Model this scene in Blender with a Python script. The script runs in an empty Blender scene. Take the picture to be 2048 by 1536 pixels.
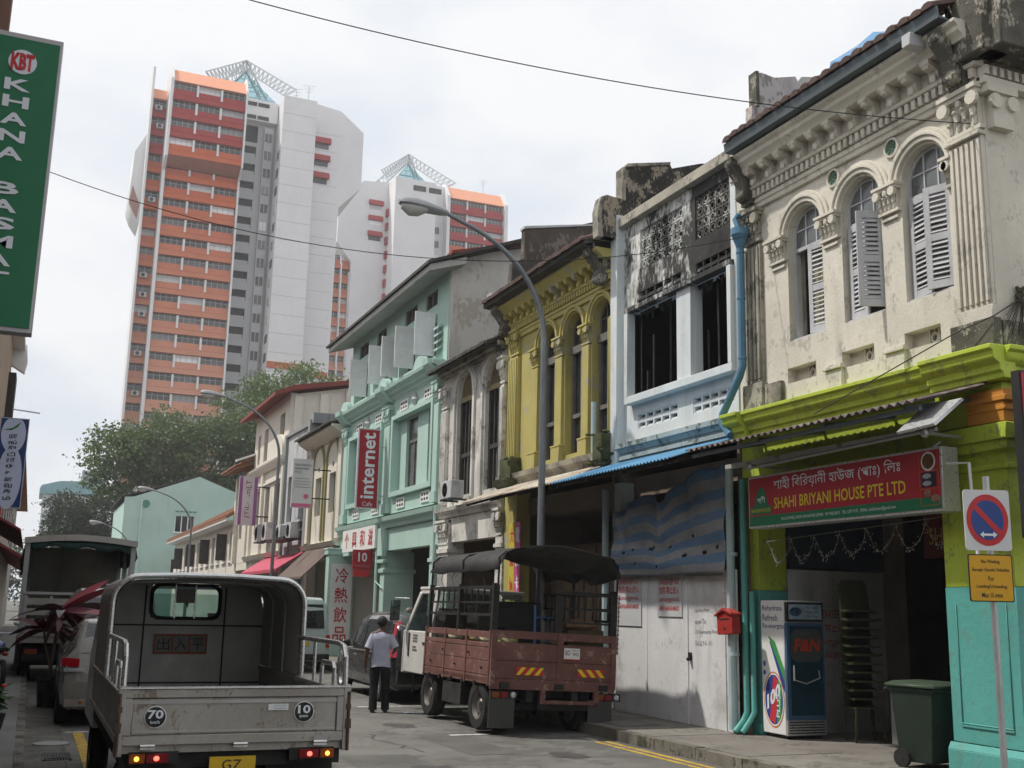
import bpy, bmesh, math, random
import numpy as np
from mathutils import Matrix, Vector
R = math.radians
rnd = random.Random(7)
SC = bpy.context.scene
COL = SC.collection

# ---------------------------------------------------------------- camera
cam_d = bpy.data.cameras.new("camera")
cam_d.sensor_width = 36.0
cam_d.lens = 2200.0 / 2048.0 * 36.0
cam_d.clip_start = 0.1
cam_d.clip_end = 3000.0
cam = bpy.data.objects.new("camera", cam_d)
COL.objects.link(cam)
PSI, TH, ROLL = R(23.039), R(11.512), R(1.2)
fw = Vector((math.sin(PSI) * math.cos(TH), math.cos(PSI) * math.cos(TH), math.sin(TH)))
rt = Vector((math.cos(PSI), -math.sin(PSI), 0))
up = rt.cross(fw)
r2 = rt * math.cos(ROLL) + up * math.sin(ROLL)
u2 = up * math.cos(ROLL) - rt * math.sin(ROLL)
cam.matrix_world = Matrix(((r2.x, u2.x, -fw.x, 0), (r2.y, u2.y, -fw.y, 0), (r2.z, u2.z, -fw.z, 1.8), (0, 0, 0, 1)))
SC.camera = cam

# ---------------------------------------------------------------- sky, sun, exposure
SUN = Vector((-1.0, 0.6, 1.8)).normalized()          # towards the sun
elev = math.asin(SUN.z)
world = bpy.data.worlds.new("World")
SC.world = world
world.use_nodes = True
wn, wl = world.node_tree.nodes, world.node_tree.links
wn.clear()
wo = wn.new("ShaderNodeOutputWorld")
wb = wn.new("ShaderNodeBackground")
wb.inputs["Strength"].default_value = 0.1
sky = wn.new("ShaderNodeTexSky")
sky.sky_type = 'NISHITA'
sky.sun_disc = False
sky.sun_elevation = elev
sky.sun_rotation = math.atan2(SUN.x, SUN.y)
sky.dust_density = 4.0
sky.air_density = 1.2
tc = wn.new("ShaderNodeTexCoord")
mp = wn.new("ShaderNodeMapping")
mp.inputs["Scale"].default_value = (1.0, 1.0, 2.2)
mp.inputs["Location"].default_value = (5.1, 0.2, 3.3)
nz = wn.new("ShaderNodeTexNoise")
nz.inputs["Scale"].default_value = 3.1
nz.inputs["Detail"].default_value = 7.0
nz.inputs["Roughness"].default_value = 0.52
cr = wn.new("ShaderNodeValToRGB")
cr.color_ramp.elements[0].position = 0.34
cr.color_ramp.elements[0].color = (6.6, 7.1, 7.8, 1)
cr.color_ramp.elements[1].position = 0.55
cr.color_ramp.elements[1].color = (8.55, 8.55, 8.6, 1)
mxw = wn.new("ShaderNodeMixRGB")
mxw.inputs[0].default_value = 0.94
wl.new(tc.outputs["Generated"], mp.inputs[0])
wl.new(mp.outputs[0], nz.inputs["Vector"])
wl.new(nz.outputs[0], cr.inputs[0])
wl.new(sky.outputs[0], mxw.inputs[1])
wl.new(cr.outputs[0], mxw.inputs[2])
wl.new(mxw.outputs[0], wb.inputs[0])
wl.new(wb.outputs[0], wo.inputs[0])
sun_d = bpy.data.lights.new("sun", 'SUN')
sun_d.energy = 3.2
sun_d.angle = R(1.5)
sun_d.color = (1.0, 0.95, 0.87)
sun = bpy.data.objects.new("sun", sun_d)
sun.rotation_euler = (-SUN).to_track_quat('-Z', 'Y').to_euler()
sun.location = (0, 0, 60)
COL.objects.link(sun)
SC.view_settings.view_transform = 'Standard'
SC.view_settings.look = 'None'
SC.view_settings.exposure = 0.26
SC.view_settings.gamma = 1.0
SC.view_settings.use_curve_mapping = False
SC.render.engine = 'CYCLES'
SC.cycles.max_bounces = 5
SC.cycles.adaptive_threshold = 0.025
SC.cycles.diffuse_bounces = 3
SC.cycles.glossy_bounces = 3
SC.cycles.transmission_bounces = 4
SC.cycles.transparent_max_bounces = 8
SC.cycles.caustics_reflective = False
SC.cycles.caustics_refractive = False

# ---------------------------------------------------------------- materials
MATS = {}
def mat(name, col, rough=0.8, var=0.12, scale=1.3, bump=0.0, bscale=30.0, metal=0.0, spec=0.35,
        streak=0.0, scol=(0.03, 0.03, 0.027), patch=0.0, pcol=(0.3, 0.29, 0.27), pscale=1.6,
        psoft=0.065, pamt=0.85, pvs=None, emit=0.0, coat=0.0, band=None, spots=()):
    """procedural surface; streak = rain stains, patch = peeling / mould patches, band=(axis,period,colour) = stripes"""
    if name in MATS:
        return MATS[name]
    m = bpy.data.materials.new(name)
    m.use_nodes = True
    N, L = m.node_tree.nodes, m.node_tree.links
    b = N["Principled BSDF"]
    b.inputs["Roughness"].default_value = rough
    b.inputs["Metallic"].default_value = metal
    b.inputs["Specular IOR Level"].default_value = spec
    if coat: b.inputs["Coat Weight"].default_value = coat
    geo = N.new("ShaderNodeNewGeometry")
    def noise(sc, det=4, vscale=None):
        n = N.new("ShaderNodeTexNoise")
        n.inputs["Scale"].default_value = sc
        n.inputs["Detail"].default_value = det
        n.inputs["Roughness"].default_value = 0.6
        if vscale:
            mpn = N.new("ShaderNodeMapping")
            mpn.inputs["Scale"].default_value = vscale
            L.new(geo.outputs["Position"], mpn.inputs[0])
            L.new(mpn.outputs[0], n.inputs["Vector"])
        else:
            L.new(geo.outputs["Position"], n.inputs["Vector"])
        return n.outputs[0]
    def ramp(src, a, bb, va=0.0, vb=1.0):
        r = N.new("ShaderNodeMapRange")
        r.inputs[1].default_value, r.inputs[2].default_value = a, bb
        r.inputs[3].default_value, r.inputs[4].default_value = va, vb
        L.new(src, r.inputs[0])
        return r.outputs[0]
    def mix(fac, a, c2):
        x = N.new("ShaderNodeMixRGB")
        if isinstance(fac, float): x.inputs[0].default_value = fac
        else: L.new(fac, x.inputs[0])
        if isinstance(a, tuple): x.inputs[1].default_value = (*a, 1)
        else: L.new(a, x.inputs[1])
        if isinstance(c2, tuple): x.inputs[2].default_value = (*c2, 1)
        else: L.new(c2, x.inputs[2])
        return x.outputs[0]
    def mul(a, c2):
        x = N.new("ShaderNodeMath"); x.operation = 'MULTIPLY'
        L.new(a, x.inputs[0])
        if isinstance(c2, float): x.inputs[1].default_value = c2
        else: L.new(c2, x.inputs[1])
        return x.outputs[0]
    lo = tuple(max(0.0, c * (1 - var)) for c in col)
    hi = tuple(min(1.0, c * (1 + var * 0.8)) for c in col)
    c = mix(ramp(noise(scale, 4), 0.3, 0.7), lo, hi)
    c = mix(ramp(noise(scale * 14, 2), 0.35, 0.7, 0.0, 0.35), c, lo)
    if band:
        ax, per, bc = band
        sx = N.new("ShaderNodeSeparateXYZ"); L.new(geo.outputs["Position"], sx.inputs[0])
        md = N.new("ShaderNodeMath"); md.operation = 'FRACT'
        dv = N.new("ShaderNodeMath"); dv.operation = 'DIVIDE'; dv.inputs[1].default_value = per
        L.new(sx.outputs[ax], dv.inputs[0]); L.new(dv.outputs[0], md.inputs[0])
        c = mix(ramp(md.outputs[0], 0.49, 0.51), c, bc)
    if patch:
        ad = N.new("ShaderNodeMath"); ad.operation = 'ADD'
        L.new(noise(pscale, 6, pvs), ad.inputs[0]); L.new(mul(noise(pscale * 9, 3, (1, 1, 0.55)), 0.55), ad.inputs[1])
        for (sy, sz, sr, sa) in spots:
            mv = N.new("ShaderNodeMapping"); mv.inputs["Scale"].default_value = (0, 1, 1); L.new(geo.outputs["Position"], mv.inputs[0])
            ds = N.new("ShaderNodeVectorMath"); ds.operation = 'DISTANCE'; ds.inputs[1].default_value = (0, sy, sz); L.new(mv.outputs[0], ds.inputs[0])
            a2 = N.new("ShaderNodeMath"); a2.operation = 'ADD'; L.new(ad.outputs[0], a2.inputs[0]); L.new(ramp(ds.outputs["Value"], sr, 0.0, 0.0, sa), a2.inputs[1]); ad = a2
        pm = ramp(ad.outputs[0], 0.93 - 0.27 * patch - psoft / 2, 0.93 - 0.27 * patch + psoft / 2)
        c = mix(mul(pm, pamt), c, pcol)
    if streak:
        s1 = ramp(noise(1.0, 5, (3.2, 3.2, 0.35)), 0.5, 0.78)
        s2 = ramp(noise(0.55, 3), 0.42, 0.62)
        s3 = ramp(noise(9.0, 4), 0.3, 0.65, 0.4, 1.0)
        c = mix(mul(mul(mul(s1, s2), s3), min(1.0, streak)), c, scol)
        if streak > 0.6:
            c = mix(mul(ramp(noise(0.9, 8), 0.52, 0.66), streak * 0.7), c, scol)
    L.new(c, b.inputs["Base Color"])
    L.new(ramp(noise(scale * 6, 1), 0.3, 0.7, max(0.02, rough - 0.1), min(1, rough + 0.08)), b.inputs["Roughness"])
    if bump:
        bp = N.new("ShaderNodeBump")
        bp.inputs["Strength"].default_value = bump
        bp.inputs["Distance"].default_value = 0.02
        L.new(noise(bscale, 3), bp.inputs["Height"])
        L.new(bp.outputs[0], b.inputs["Normal"])
    if emit:
        b.inputs["Emission Color"].default_value = (*col, 1)
        b.inputs["Emission Strength"].default_value = emit
    MATS[name] = m
    return m

def glass(name, col=(0.02, 0.025, 0.03), rough=0.08):
    m = mat(name, col, rough=rough, var=0.3, scale=0.8, spec=0.6)
    return m

def clear_glass(name, tint=(0.75, 0.85, 0.85), fac=0.7):
    if name in MATS: return MATS[name]
    m = bpy.data.materials.new(name); m.use_nodes = True
    N, L = m.node_tree.nodes, m.node_tree.links
    b = N["Principled BSDF"]
    b.inputs["Base Color"].default_value = (0.03, 0.04, 0.04, 1)
    b.inputs["Roughness"].default_value = 0.06
    t = N.new("ShaderNodeBsdfTransparent"); t.inputs[0].default_value = (*tint, 1)
    x = N.new("ShaderNodeMixShader"); x.inputs[0].default_value = fac
    nz_ = N.new("ShaderNodeTexNoise"); nz_.inputs["Scale"].default_value = 3.0
    mr = N.new("ShaderNodeMapRange"); mr.inputs[3].default_value = fac - 0.08; mr.inputs[4].default_value = fac + 0.08
    L.new(nz_.outputs[0], mr.inputs[0]); L.new(mr.outputs[0], x.inputs[0])
    L.new(b.outputs[0], x.inputs[1]); L.new(t.outputs[0], x.inputs[2])
    L.new(x.outputs[0], N["Material Output"].inputs[0])
    MATS[name] = m
    return m

# ---------------------------------------------------------------- mesh builder
class MB:
    def __init__(s):
        s.v, s.f, s.mi = [], [], []
    def add(s, vs, fs, mi=0):
        o = len(s.v)
        s.v.extend([tuple(p) for p in vs])
        for f in fs:
            s.f.append(tuple(i + o for i in f)); s.mi.append(mi)
        return s
    def box(s, x0, x1, y0, y1, z0, z1, mi=0):
        x0, x1 = min(x0, x1), max(x0, x1); y0, y1 = min(y0, y1), max(y0, y1); z0, z1 = min(z0, z1), max(z0, z1)
        vs = [(x0, y0, z0), (x1, y0, z0), (x1, y1, z0), (x0, y1, z0), (x0, y0, z1), (x1, y0, z1), (x1, y1, z1), (x0, y1, z1)]
        return s.add(vs, [(0, 3, 2, 1), (4, 5, 6, 7), (0, 1, 5, 4), (1, 2, 6, 5), (2, 3, 7, 6), (3, 0, 4, 7)], mi)
    def hexa(s, vs, mi=0):
        return s.add(vs, [(0, 3, 2, 1), (4, 5, 6, 7), (0, 1, 5, 4), (1, 2, 6, 5), (2, 3, 7, 6), (3, 0, 4, 7)], mi)
    def bar(s, p0, p1, w, h, mi=0, upv=(0, 0, 1)):
        p0, p1 = Vector(p0), Vector(p1)
        d = (p1 - p0).normalized(); u = Vector(upv)
        a = d.cross(u)
        if a.length < 1e-4: a = d.cross(Vector((1, 0, 0)))
        a.normalize(); b = a.cross(d)
        a *= w / 2; b *= h / 2
        return s.hexa([p0 - a - b, p0 + a - b, p1 + a - b, p1 - a - b, p0 - a + b, p0 + a + b, p1 + a + b, p1 - a + b], mi)
    def cyl(s, p0, p1, r0, r1=None, n=12, mi=0):
        r1 = r0 if r1 is None else r1
        p0, p1 = Vector(p0), Vector(p1)
        d = (p1 - p0).normalized()
        a = d.cross(Vector((0, 0, 1)))
        if a.length < 1e-4: a = Vector((1, 0, 0))
        a.normalize(); b = d.cross(a)
        vs = []
        for p, r in ((p0, r0), (p1, r1)):
            for i in range(n):
                t = 2 * math.pi * i / n
                vs.append(p + a * (r * math.cos(t)) + b * (r * math.sin(t)))
        fs = [(i, (i + 1) % n, n + (i + 1) % n, n + i) for i in range(n)]
        fs += [tuple(range(n - 1, -1, -1)), tuple(range(n, 2 * n))]
        return s.add(vs, fs, mi)
    def tube(s, pts, r, n=6, mi=0, caps=True):
        pts = [Vector(p) for p in pts]
        rs = r if isinstance(r, (list, tuple)) else [r] * len(pts)
        vs = []; pa = None
        for k, p in enumerate(pts):
            d = (pts[min(k + 1, len(pts) - 1)] - pts[max(k - 1, 0)]).normalized()
            if pa is None:
                a = d.cross(Vector((0, 0, 1)))
                if a.length < 1e-3: a = d.cross(Vector((0, 1, 0)))
            else:
                a = pa - d * pa.dot(d)
            a.normalize(); pa = a; b = d.cross(a)
            for i in range(n):
                t = 2 * math.pi * i / n
                vs.append(p + a * (rs[k] * math.cos(t)) + b * (rs[k] * math.sin(t)))
        fs = []
        for k in range(len(pts) - 1):
            for i in range(n):
                fs.append((k * n + i, k * n + (i + 1) % n, (k + 1) * n + (i + 1) % n, (k + 1) * n + i))
        if caps:
            fs += [tuple(range(n - 1, -1, -1)), tuple(range((len(pts) - 1) * n, len(pts) * n))]
        return s.add(vs, fs, mi)
    def prism(s, poly, fa, fb_, mi=0):
        n = len(poly)
        vs = [fa(*p) for p in poly] + [fb_(*p) for p in poly]
        fs = [tuple(range(n - 1, -1, -1)), tuple(range(n, 2 * n))]
        fs += [(i, (i + 1) % n, n + (i + 1) % n, n + i) for i in range(n)]
        return s.add(vs, fs, mi)
    def loft(s, rings, mi=0, close=True, caps=True):
        n = len(rings[0]); vs = [p for r in rings for p in r]; fs = []
        for k in range(len(rings) - 1):
            for i in range(n if close else n - 1):
                fs.append((k * n + i, k * n + (i + 1) % n, (k + 1) * n + (i + 1) % n, (k + 1) * n + i))
        if caps:
            fs += [tuple(range(n - 1, -1, -1)), tuple(range((len(rings) - 1) * n, len(rings) * n))]
        return s.add(vs, fs, mi)
    def lathe(s, prof, c=(0, 0, 0), axis='z', n=16, mi=0, ring=False):
        if ring: prof = list(prof) + [prof[0]]
        rings = []
        for r, h in prof:
            ring_ = []
            for i in range(n):
                t = 2 * math.pi * i / n
                q = (r * math.cos(t), r * math.sin(t), h)
                if axis == 'x': q = (q[2], q[0], q[1])
                elif axis == 'y': q = (q[1], q[2], q[0])
                ring_.append((c[0] + q[0], c[1] + q[1], c[2] + q[2]))
            rings.append(ring_)
        return s.loft(rings, mi, caps=not ring)
    def ball(s, c, rx, ry=None, rz=None, n=8, m=5, mi=0):
        ry = rx if ry is None else ry; rz = rx if rz is None else rz
        rings = []
        for j in range(m + 1):
            ph = -math.pi / 2 + math.pi * (j + 0.001 if j == 0 else (j - 0.001 if j == m else j)) / m
            rings.append([(c[0] + rx * math.cos(ph) * math.cos(2 * math.pi * i / n), c[1] + ry * math.cos(ph) * math.sin(2 * math.pi * i / n), c[2] + rz * math.sin(ph)) for i in range(n)])
        return s.loft(rings, mi)
    # facade helpers: the right-hand row faces -X; d is the distance in front of the facade plane
    def fb(s, y0, y1, z0, z1, d0, d1, mi=0, fx=9.35):
        return s.box(fx - d1, fx - d0, y0, y1, z0, z1, mi)
    def prof(s, y0, y1, pts, fx=9.35, mi=0):
        """extrude a (d,z) profile along Y"""
        return s.prism(pts, lambda d, z: (fx - d, y0, z), lambda d, z: (fx - d, y1, z), mi)

def mesh_of(name, mb, mats, smooth=35):
    me = bpy.data.meshes.new(name)
    me.from_pydata([tuple(v) for v in mb.v], [], mb.f)
    for m in (mats if isinstance(mats, (list, tuple)) else [mats]):
        me.materials.append(m)
    if any(mb.mi): me.polygons.foreach_set("material_index", mb.mi)
    bm_ = bmesh.new(); bm_.from_mesh(me)
    bmesh.ops.recalc_face_normals(bm_, faces=bm_.faces)
    bm_.to_mesh(me); bm_.free()
    if smooth:
        me.polygons.foreach_set("use_smooth", [True] * len(me.polygons))
        me.set_sharp_from_angle(angle=R(smooth))
    return me

def tag(o, label=None, cat=None, group=None, kind=None):
    if label: o["label"] = label
    if cat: o["category"] = cat
    if group: o["group"] = group
    if kind: o["kind"] = kind
    return o

BASE = {}
def obj(name, mb, mats, parent=None, label=None, cat=None, group=None, kind=None, bev=0.0, bs=1, smooth=35, world_coords=True):
    if parent is not None and world_coords:
        b = BASE.get(parent.name)
        if b is not None and (b[0] or b[1] or b[2]):
            mb.v = [(p[0] - b[0], p[1] - b[1], p[2] - b[2]) for p in mb.v]
    o = bpy.data.objects.new(name, mesh_of(name, mb, mats, smooth))
    COL.objects.link(o)
    if parent is not None:
        o.parent = parent
        if parent.name in BASE: BASE[o.name] = BASE[parent.name]
    else:
        BASE[o.name] = (0, 0, 0)
    if bev:
        md = o.modifiers.new("bevel", 'BEVEL'); md.width = bev; md.segments = bs
        md.limit_method = 'ANGLE'; md.angle_limit = R(40)
    tag(o, label, cat, group, kind)
    return o

def thing(name, label, cat, loc=(0, 0, 0), rotz=0.0, group=None, local=False):
    """an Empty at the thing's base; parts of a 'local' thing are modelled in its own coordinates"""
    o = bpy.data.objects.new(name, None)
    o.empty_display_size = 0.2
    COL.objects.link(o)
    o.location = loc; o.rotation_euler = (0, 0, rotz)
    tag(o, label, cat, group)
    BASE[o.name] = (0, 0, 0) if local else tuple(loc)
    return o

def inst(src, name, parent, loc, rot=(0, 0, 0), scale=(1, 1, 1)):
    """another object on the same mesh; loc in world coordinates for static things"""
    me = src if isinstance(src, bpy.types.Mesh) else src.data
    o = bpy.data.objects.new(name, me)
    COL.objects.link(o)
    b = BASE.get(parent.name, (0, 0, 0)) if parent else (0, 0, 0)
    o.location = (loc[0] - b[0], loc[1] - b[1], loc[2] - b[2])
    o.rotation_euler = rot; o.scale = scale
    if parent: o.parent = parent
    return o

def dup_tree(o, parent=None):
    c = o.copy(); COL.objects.link(c)
    if parent is not None: c.parent = parent
    for ch in list(o.children): dup_tree(ch, c)
    return c

def text(name, s, parent, org, right, upv, w, h, m, depth=0.003, bold=0.0, label=None, spacing=1.0):
    """flat print: lettering fitted into a w x h box whose lower left corner is org"""
    cu = bpy.data.curves.new(name, 'FONT')
    cu.body = s; cu.offset = bold; cu.resolution_u = 2; cu.space_character = spacing
    t = bpy.data.objects.new(name + "_tmp", cu)
    COL.objects.link(t)
    bpy.context.view_layer.update()
    me = bpy.data.meshes.new_from_object(t.evaluated_get(bpy.context.evaluated_depsgraph_get()))
    bpy.data.objects.remove(t); bpy.data.curves.remove(cu)
    n = len(me.vertices)
    if n == 0: return None
    co = np.empty(n * 3); me.vertices.foreach_get("co", co); co = co.reshape(-1, 3)
    mn, mx = co.min(0), co.max(0)
    sx = w / max(1e-6, mx[0] - mn[0]) if w else None
    sy = h / max(1e-6, mx[1] - mn[1]) if h else None
    sx = sx or sy; sy = sy or sx
    b = BASE.get(parent.name, (0, 0, 0)) if parent else (0, 0, 0)
    r, u = np.array(Vector(right).normalized()), np.array(Vector(upv).normalized())
    q = (co[:, :1] - mn[0]) * sx * r + (co[:, 1:2] - mn[1]) * sy * u + np.array(org) - np.array(b)
    me.vertices.foreach_set("co", q.ravel())
    me.materials.clear(); me.materials.append(m)
    me.update()
    o = bpy.data.objects.new(name, me); COL.objects.link(o)
    if parent: o.parent = parent
    if label: o["label"] = label
    return o

NOSPLIT = ("lettering", "dentil", "crown", "cord", "bulb", "leaf", "foliage", "side_cage", "handwriting", "joint", "chain", "stems", "tuft", "print", "litter", "rib", "channel", "bolt", "eyes", "nose", "fretwork", "trim", "hinge", "grate", "tie")
def split_pieces():
    """give every separate piece of a part an object of its own"""
    for o in [q for q in SC.objects if q.type == 'MESH' and q.parent and q.data.users == 1 and len(q.data.vertices) < 5000 and not any(s in q.name for s in NOSPLIT)]:
        me = o.data; n = len(me.vertices); par = list(range(n))
        def find(i):
            while par[i] != i: par[i] = par[par[i]]; i = par[i]
            return i
        for p in me.polygons:
            v = list(p.vertices); a = find(v[0])
            for b_ in v[1:]: par[find(b_)] = a
        co = np.empty(n * 3); me.vertices.foreach_get("co", co); co = co.reshape(-1, 3)
        root = np.array([find(i) for i in range(n)]); ids = np.unique(root)
        if not 1 < len(ids) <= 120: continue
        bx = [[co[root == r].min(0) - 0.012, co[root == r].max(0) + 0.012, [r]] for r in ids]
        ch = True
        while ch:
            ch = False
            for i in range(len(bx)):
                for j in range(len(bx) - 1, i, -1):
                    if np.all(bx[i][0] <= bx[j][1]) and np.all(bx[j][0] <= bx[i][1]):
                        bx[i] = [np.minimum(bx[i][0], bx[j][0]), np.maximum(bx[i][1], bx[j][1]), bx[i][2] + bx[j][2]]; del bx[j]; ch = True
        if not 1 < len(bx) <= 24: continue
        mats_ = list(me.materials); bx.sort(key=lambda q: -np.prod(q[1] - q[0])); base = o.name.split(".")[0]
        polys = [(tuple(p.vertices), p.material_index) for p in me.polygons]
        for k, (_, _, rs) in enumerate(bx):
            sel = np.isin(root, rs); idx = np.cumsum(sel) - 1; m_ = MB(); m_.v = [tuple(c) for c in co[sel]]
            for vs_, mi in polys:
                if sel[vs_[0]]: m_.f.append(tuple(int(idx[i]) for i in vs_)); m_.mi.append(mi)
            nm = mesh_of(base, m_, mats_)
            if k == 0: o.data = nm
            else:
                c = o.copy(); c.data = nm; COL.objects.link(c)
        bpy.data.meshes.remove(me)

# ---------------------------------------------------------------- palette
M_ASPH = mat("asphalt", (0.175, 0.17, 0.158), rough=0.9, var=0.28, scale=0.9, bump=0.7, bscale=90, streak=0.0, patch=0.4, pcol=(0.11, 0.107, 0.1), pscale=0.35)
M_PAVE = mat("pavement_concrete", (0.21, 0.195, 0.175), rough=0.92, var=0.25, scale=0.9, bump=0.4, bscale=60, streak=0.3, patch=0.2, pcol=(0.12, 0.11, 0.1))
M_KERB = mat("kerb_stone", (0.2, 0.185, 0.155), rough=0.95, var=0.35, scale=2.0, bump=0.6, bscale=40, streak=0.9, patch=0.35, pcol=(0.05, 0.055, 0.035))
M_LPAVE = mat("left_pavement_concrete", (0.2, 0.2, 0.19), rough=0.92, var=0.2, scale=1.2, bump=0.4, bscale=60)
M_YLINE = mat("yellow_road_paint", (0.55, 0.36, 0.05), rough=0.8, var=0.25, scale=4, patch=0.35, pcol=(0.2, 0.16, 0.08), pscale=9)
M_WLINE = mat("white_road_paint", (0.6, 0.6, 0.57), rough=0.8, var=0.2, scale=4, patch=0.3, pcol=(0.2, 0.2, 0.19), pscale=9)
M_EARTH = mat("earth", (0.12, 0.115, 0.1), rough=1, var=0.2, scale=0.2)
M_CREAM = mat("cream_plaster", (0.65, 0.615, 0.53), rough=0.85, var=0.16, scale=1.1, bump=0.25, bscale=25, streak=0.6, scol=(0.14, 0.13, 0.11), patch=0.16, pcol=(0.42, 0.4, 0.35), pscale=3.0)
M_CREAMD = mat("stained_plaster", (0.4, 0.375, 0.31), rough=0.9, var=0.3, scale=1.5, bump=0.3, bscale=25, streak=1.0, patch=0.3, pcol=(0.12, 0.115, 0.1), pscale=2.2)
M_MOULD = mat("mouldy_plaster", (0.11, 0.105, 0.085), rough=0.95, var=0.5, scale=2.2, bump=0.5, bscale=30, streak=0.9, patch=0.25, pcol=(0.36, 0.34, 0.28), pscale=4)
M_MOSS = mat("mossy_plaster", (0.075, 0.085, 0.035), rough=0.95, var=0.5, scale=3.0, bump=0.7, bscale=30, patch=0.3, pcol=(0.03, 0.03, 0.025), pscale=5)
M_LIME = mat("lime_green_paint", (0.45, 0.55, 0.055), rough=0.65, var=0.14, scale=1.0, bump=0.3, bscale=14, streak=0.6, scol=(0.1, 0.11, 0.04), patch=0.2, pcol=(0.25, 0.3, 0.08), pscale=4)
M_TEAL = mat("teal_paint", (0.1, 0.37, 0.335), rough=0.6, var=0.14, scale=1.0, bump=0.3, bscale=14, streak=0.6, scol=(0.04, 0.11, 0.1), patch=0.2, pcol=(0.12, 0.3, 0.27), pscale=4)
M_ORANGE = mat("orange_paint", (0.56, 0.24, 0.035), rough=0.6, var=0.1, scale=1.5, bump=0.12, bscale=20, streak=0.3)
M_BLUEW = mat("pale_blue_paint", (0.63, 0.675, 0.685), rough=0.8, var=0.1, scale=1.4, bump=0.2, bscale=25, streak=0.55, patch=0.08, pcol=(0.7, 0.68, 0.62), pscale=3)
M_BURNT = mat("smoke_stained_paint", (0.66, 0.665, 0.64), rough=0.9, var=0.1, scale=1.4, bump=0.4, bscale=25, streak=1.0, scol=(0.01, 0.01, 0.01), patch=0.42, pcol=(0.014, 0.014, 0.013), pscale=1.3, psoft=0.17, pamt=0.95, pvs=(1.6, 1.6, 0.55), spots=((13.8, 8.1, 1.3, 0.4), (14.1, 7.2, 1.0, 0.3), (16.0, 7.2, 0.8, 0.25), (15.6, 8.3, 0.9, 0.12)))
M_FLAKE = mat("flaking_parapet", (0.05, 0.047, 0.043), rough=0.95, var=0.5, scale=1.5, bump=0.5, bscale=20, patch=0.4, pcol=(0.34, 0.29, 0.22), pscale=3.0)
M_SOOT = mat("charred_black", (0.008, 0.008, 0.008), rough=0.95, var=0.4, scale=3)
M_YELLOW = mat("mustard_yellow_paint", (0.44, 0.385, 0.13), rough=0.75, var=0.15, scale=1.2, bump=0.2, bscale=25, streak=0.6, scol=(0.06, 0.055, 0.02), patch=0.12, pcol=(0.35, 0.34, 0.28), pscale=2.5)
M_DWHITE = mat("dirty_white_plaster", (0.66, 0.645, 0.6), rough=0.9, var=0.15, scale=1.2, bump=0.25, bscale=25, streak=0.65, patch=0.2, pcol=(0.3, 0.28, 0.25), pscale=2.2)
M_MINT = mat("mint_paint", (0.42, 0.58, 0.525), rough=0.7, var=0.07, scale=0.9, bump=0.1, bscale=20, streak=0.35, scol=(0.16, 0.28, 0.24))
M_MINTW = mat("pale_mint_trim", (0.5, 0.7, 0.64), rough=0.7, var=0.07, scale=0.9)
M_WHITEW = mat("whitewash", (0.55, 0.535, 0.49), rough=0.9, var=0.14, scale=0.8, bump=0.2, bscale=15, streak=0.5, patch=0.22, pcol=(0.38, 0.34, 0.28), pscale=1.0)
M_LCREAM = mat("light_cream_paint", (0.68, 0.64, 0.56), rough=0.8, var=0.08, scale=1.0, streak=0.3, bump=0.1)
M_GREYW = mat("grey_white_paint", (0.5, 0.51, 0.52), rough=0.85, var=0.12, scale=0.9, streak=0.7, bump=0.1)
M_OLIVE = mat("olive_moulding_paint", (0.28, 0.26, 0.13), rough=0.8)
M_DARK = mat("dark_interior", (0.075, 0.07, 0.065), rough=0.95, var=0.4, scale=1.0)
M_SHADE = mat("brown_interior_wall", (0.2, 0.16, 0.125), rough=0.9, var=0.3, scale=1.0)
M_GLASS = glass("window_glass")
M_GLASSL = mat("dusty_window_glass", (0.13, 0.14, 0.14), rough=0.2, var=0.25, scale=2.0, spec=0.6)
M_SHUT = mat("grey_shutter_paint", (0.5, 0.51, 0.53), rough=0.75, var=0.18, scale=3, streak=0.45, scol=(0.16, 0.15, 0.14), bump=0.15)
M_WOODD = mat("dark_window_timber", (0.055, 0.05, 0.046), rough=0.7, var=0.3, scale=4)
M_WOODG = mat("grey_window_timber", (0.16, 0.15, 0.14), rough=0.7, var=0.3, scale=4)
M_TILE = mat("clay_roof_tile", (0.1, 0.06, 0.05), rough=0.9, var=0.4, scale=3, bump=0.3, patch=0.3, pcol=(0.06, 0.05, 0.045), pscale=5)
M_TILEO = mat("orange_roof_tile", (0.3, 0.15, 0.09), rough=0.9, var=0.25, scale=1.5, bump=0.3, patch=0.2, pcol=(0.2, 0.1, 0.06), pscale=3)
M_TILED = mat("dark_roof_tile", (0.06, 0.055, 0.05), rough=0.95, var=0.4, scale=3, bump=0.3)
M_GUTTER = mat("grey_gutter_metal", (0.1, 0.12, 0.13), rough=0.6, var=0.2, scale=2, metal=0.2)
M_BPIPE = mat("blue_plastic_pipe", (0.085, 0.205, 0.32), rough=0.45, var=0.15, scale=3, streak=0.3)
M_PPIPE = mat("pale_blue_pipe", (0.42, 0.53, 0.54), rough=0.55, var=0.15, scale=3, streak=0.4)
M_BAWN = mat("blue_corrugated_sheet", (0.11, 0.29, 0.48), rough=0.5, var=0.2, scale=1.5, streak=0.3, scol=(0.2, 0.2, 0.18))
M_CAWN = mat("weathered_cream_sheet", (0.55, 0.5, 0.42), rough=0.7, var=0.2, scale=2, patch=0.3, pcol=(0.3, 0.2, 0.12), pscale=3)
M_BRAWN = mat("brown_corrugated_sheet", (0.13, 0.1, 0.09), rough=0.8, var=0.3, scale=3, patch=0.3, pcol=(0.25, 0.22, 0.2), pscale=6)
M_STEEL = mat("galvanised_steel", (0.42, 0.44, 0.45), rough=0.45, var=0.15, scale=4, metal=0.6)
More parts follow.
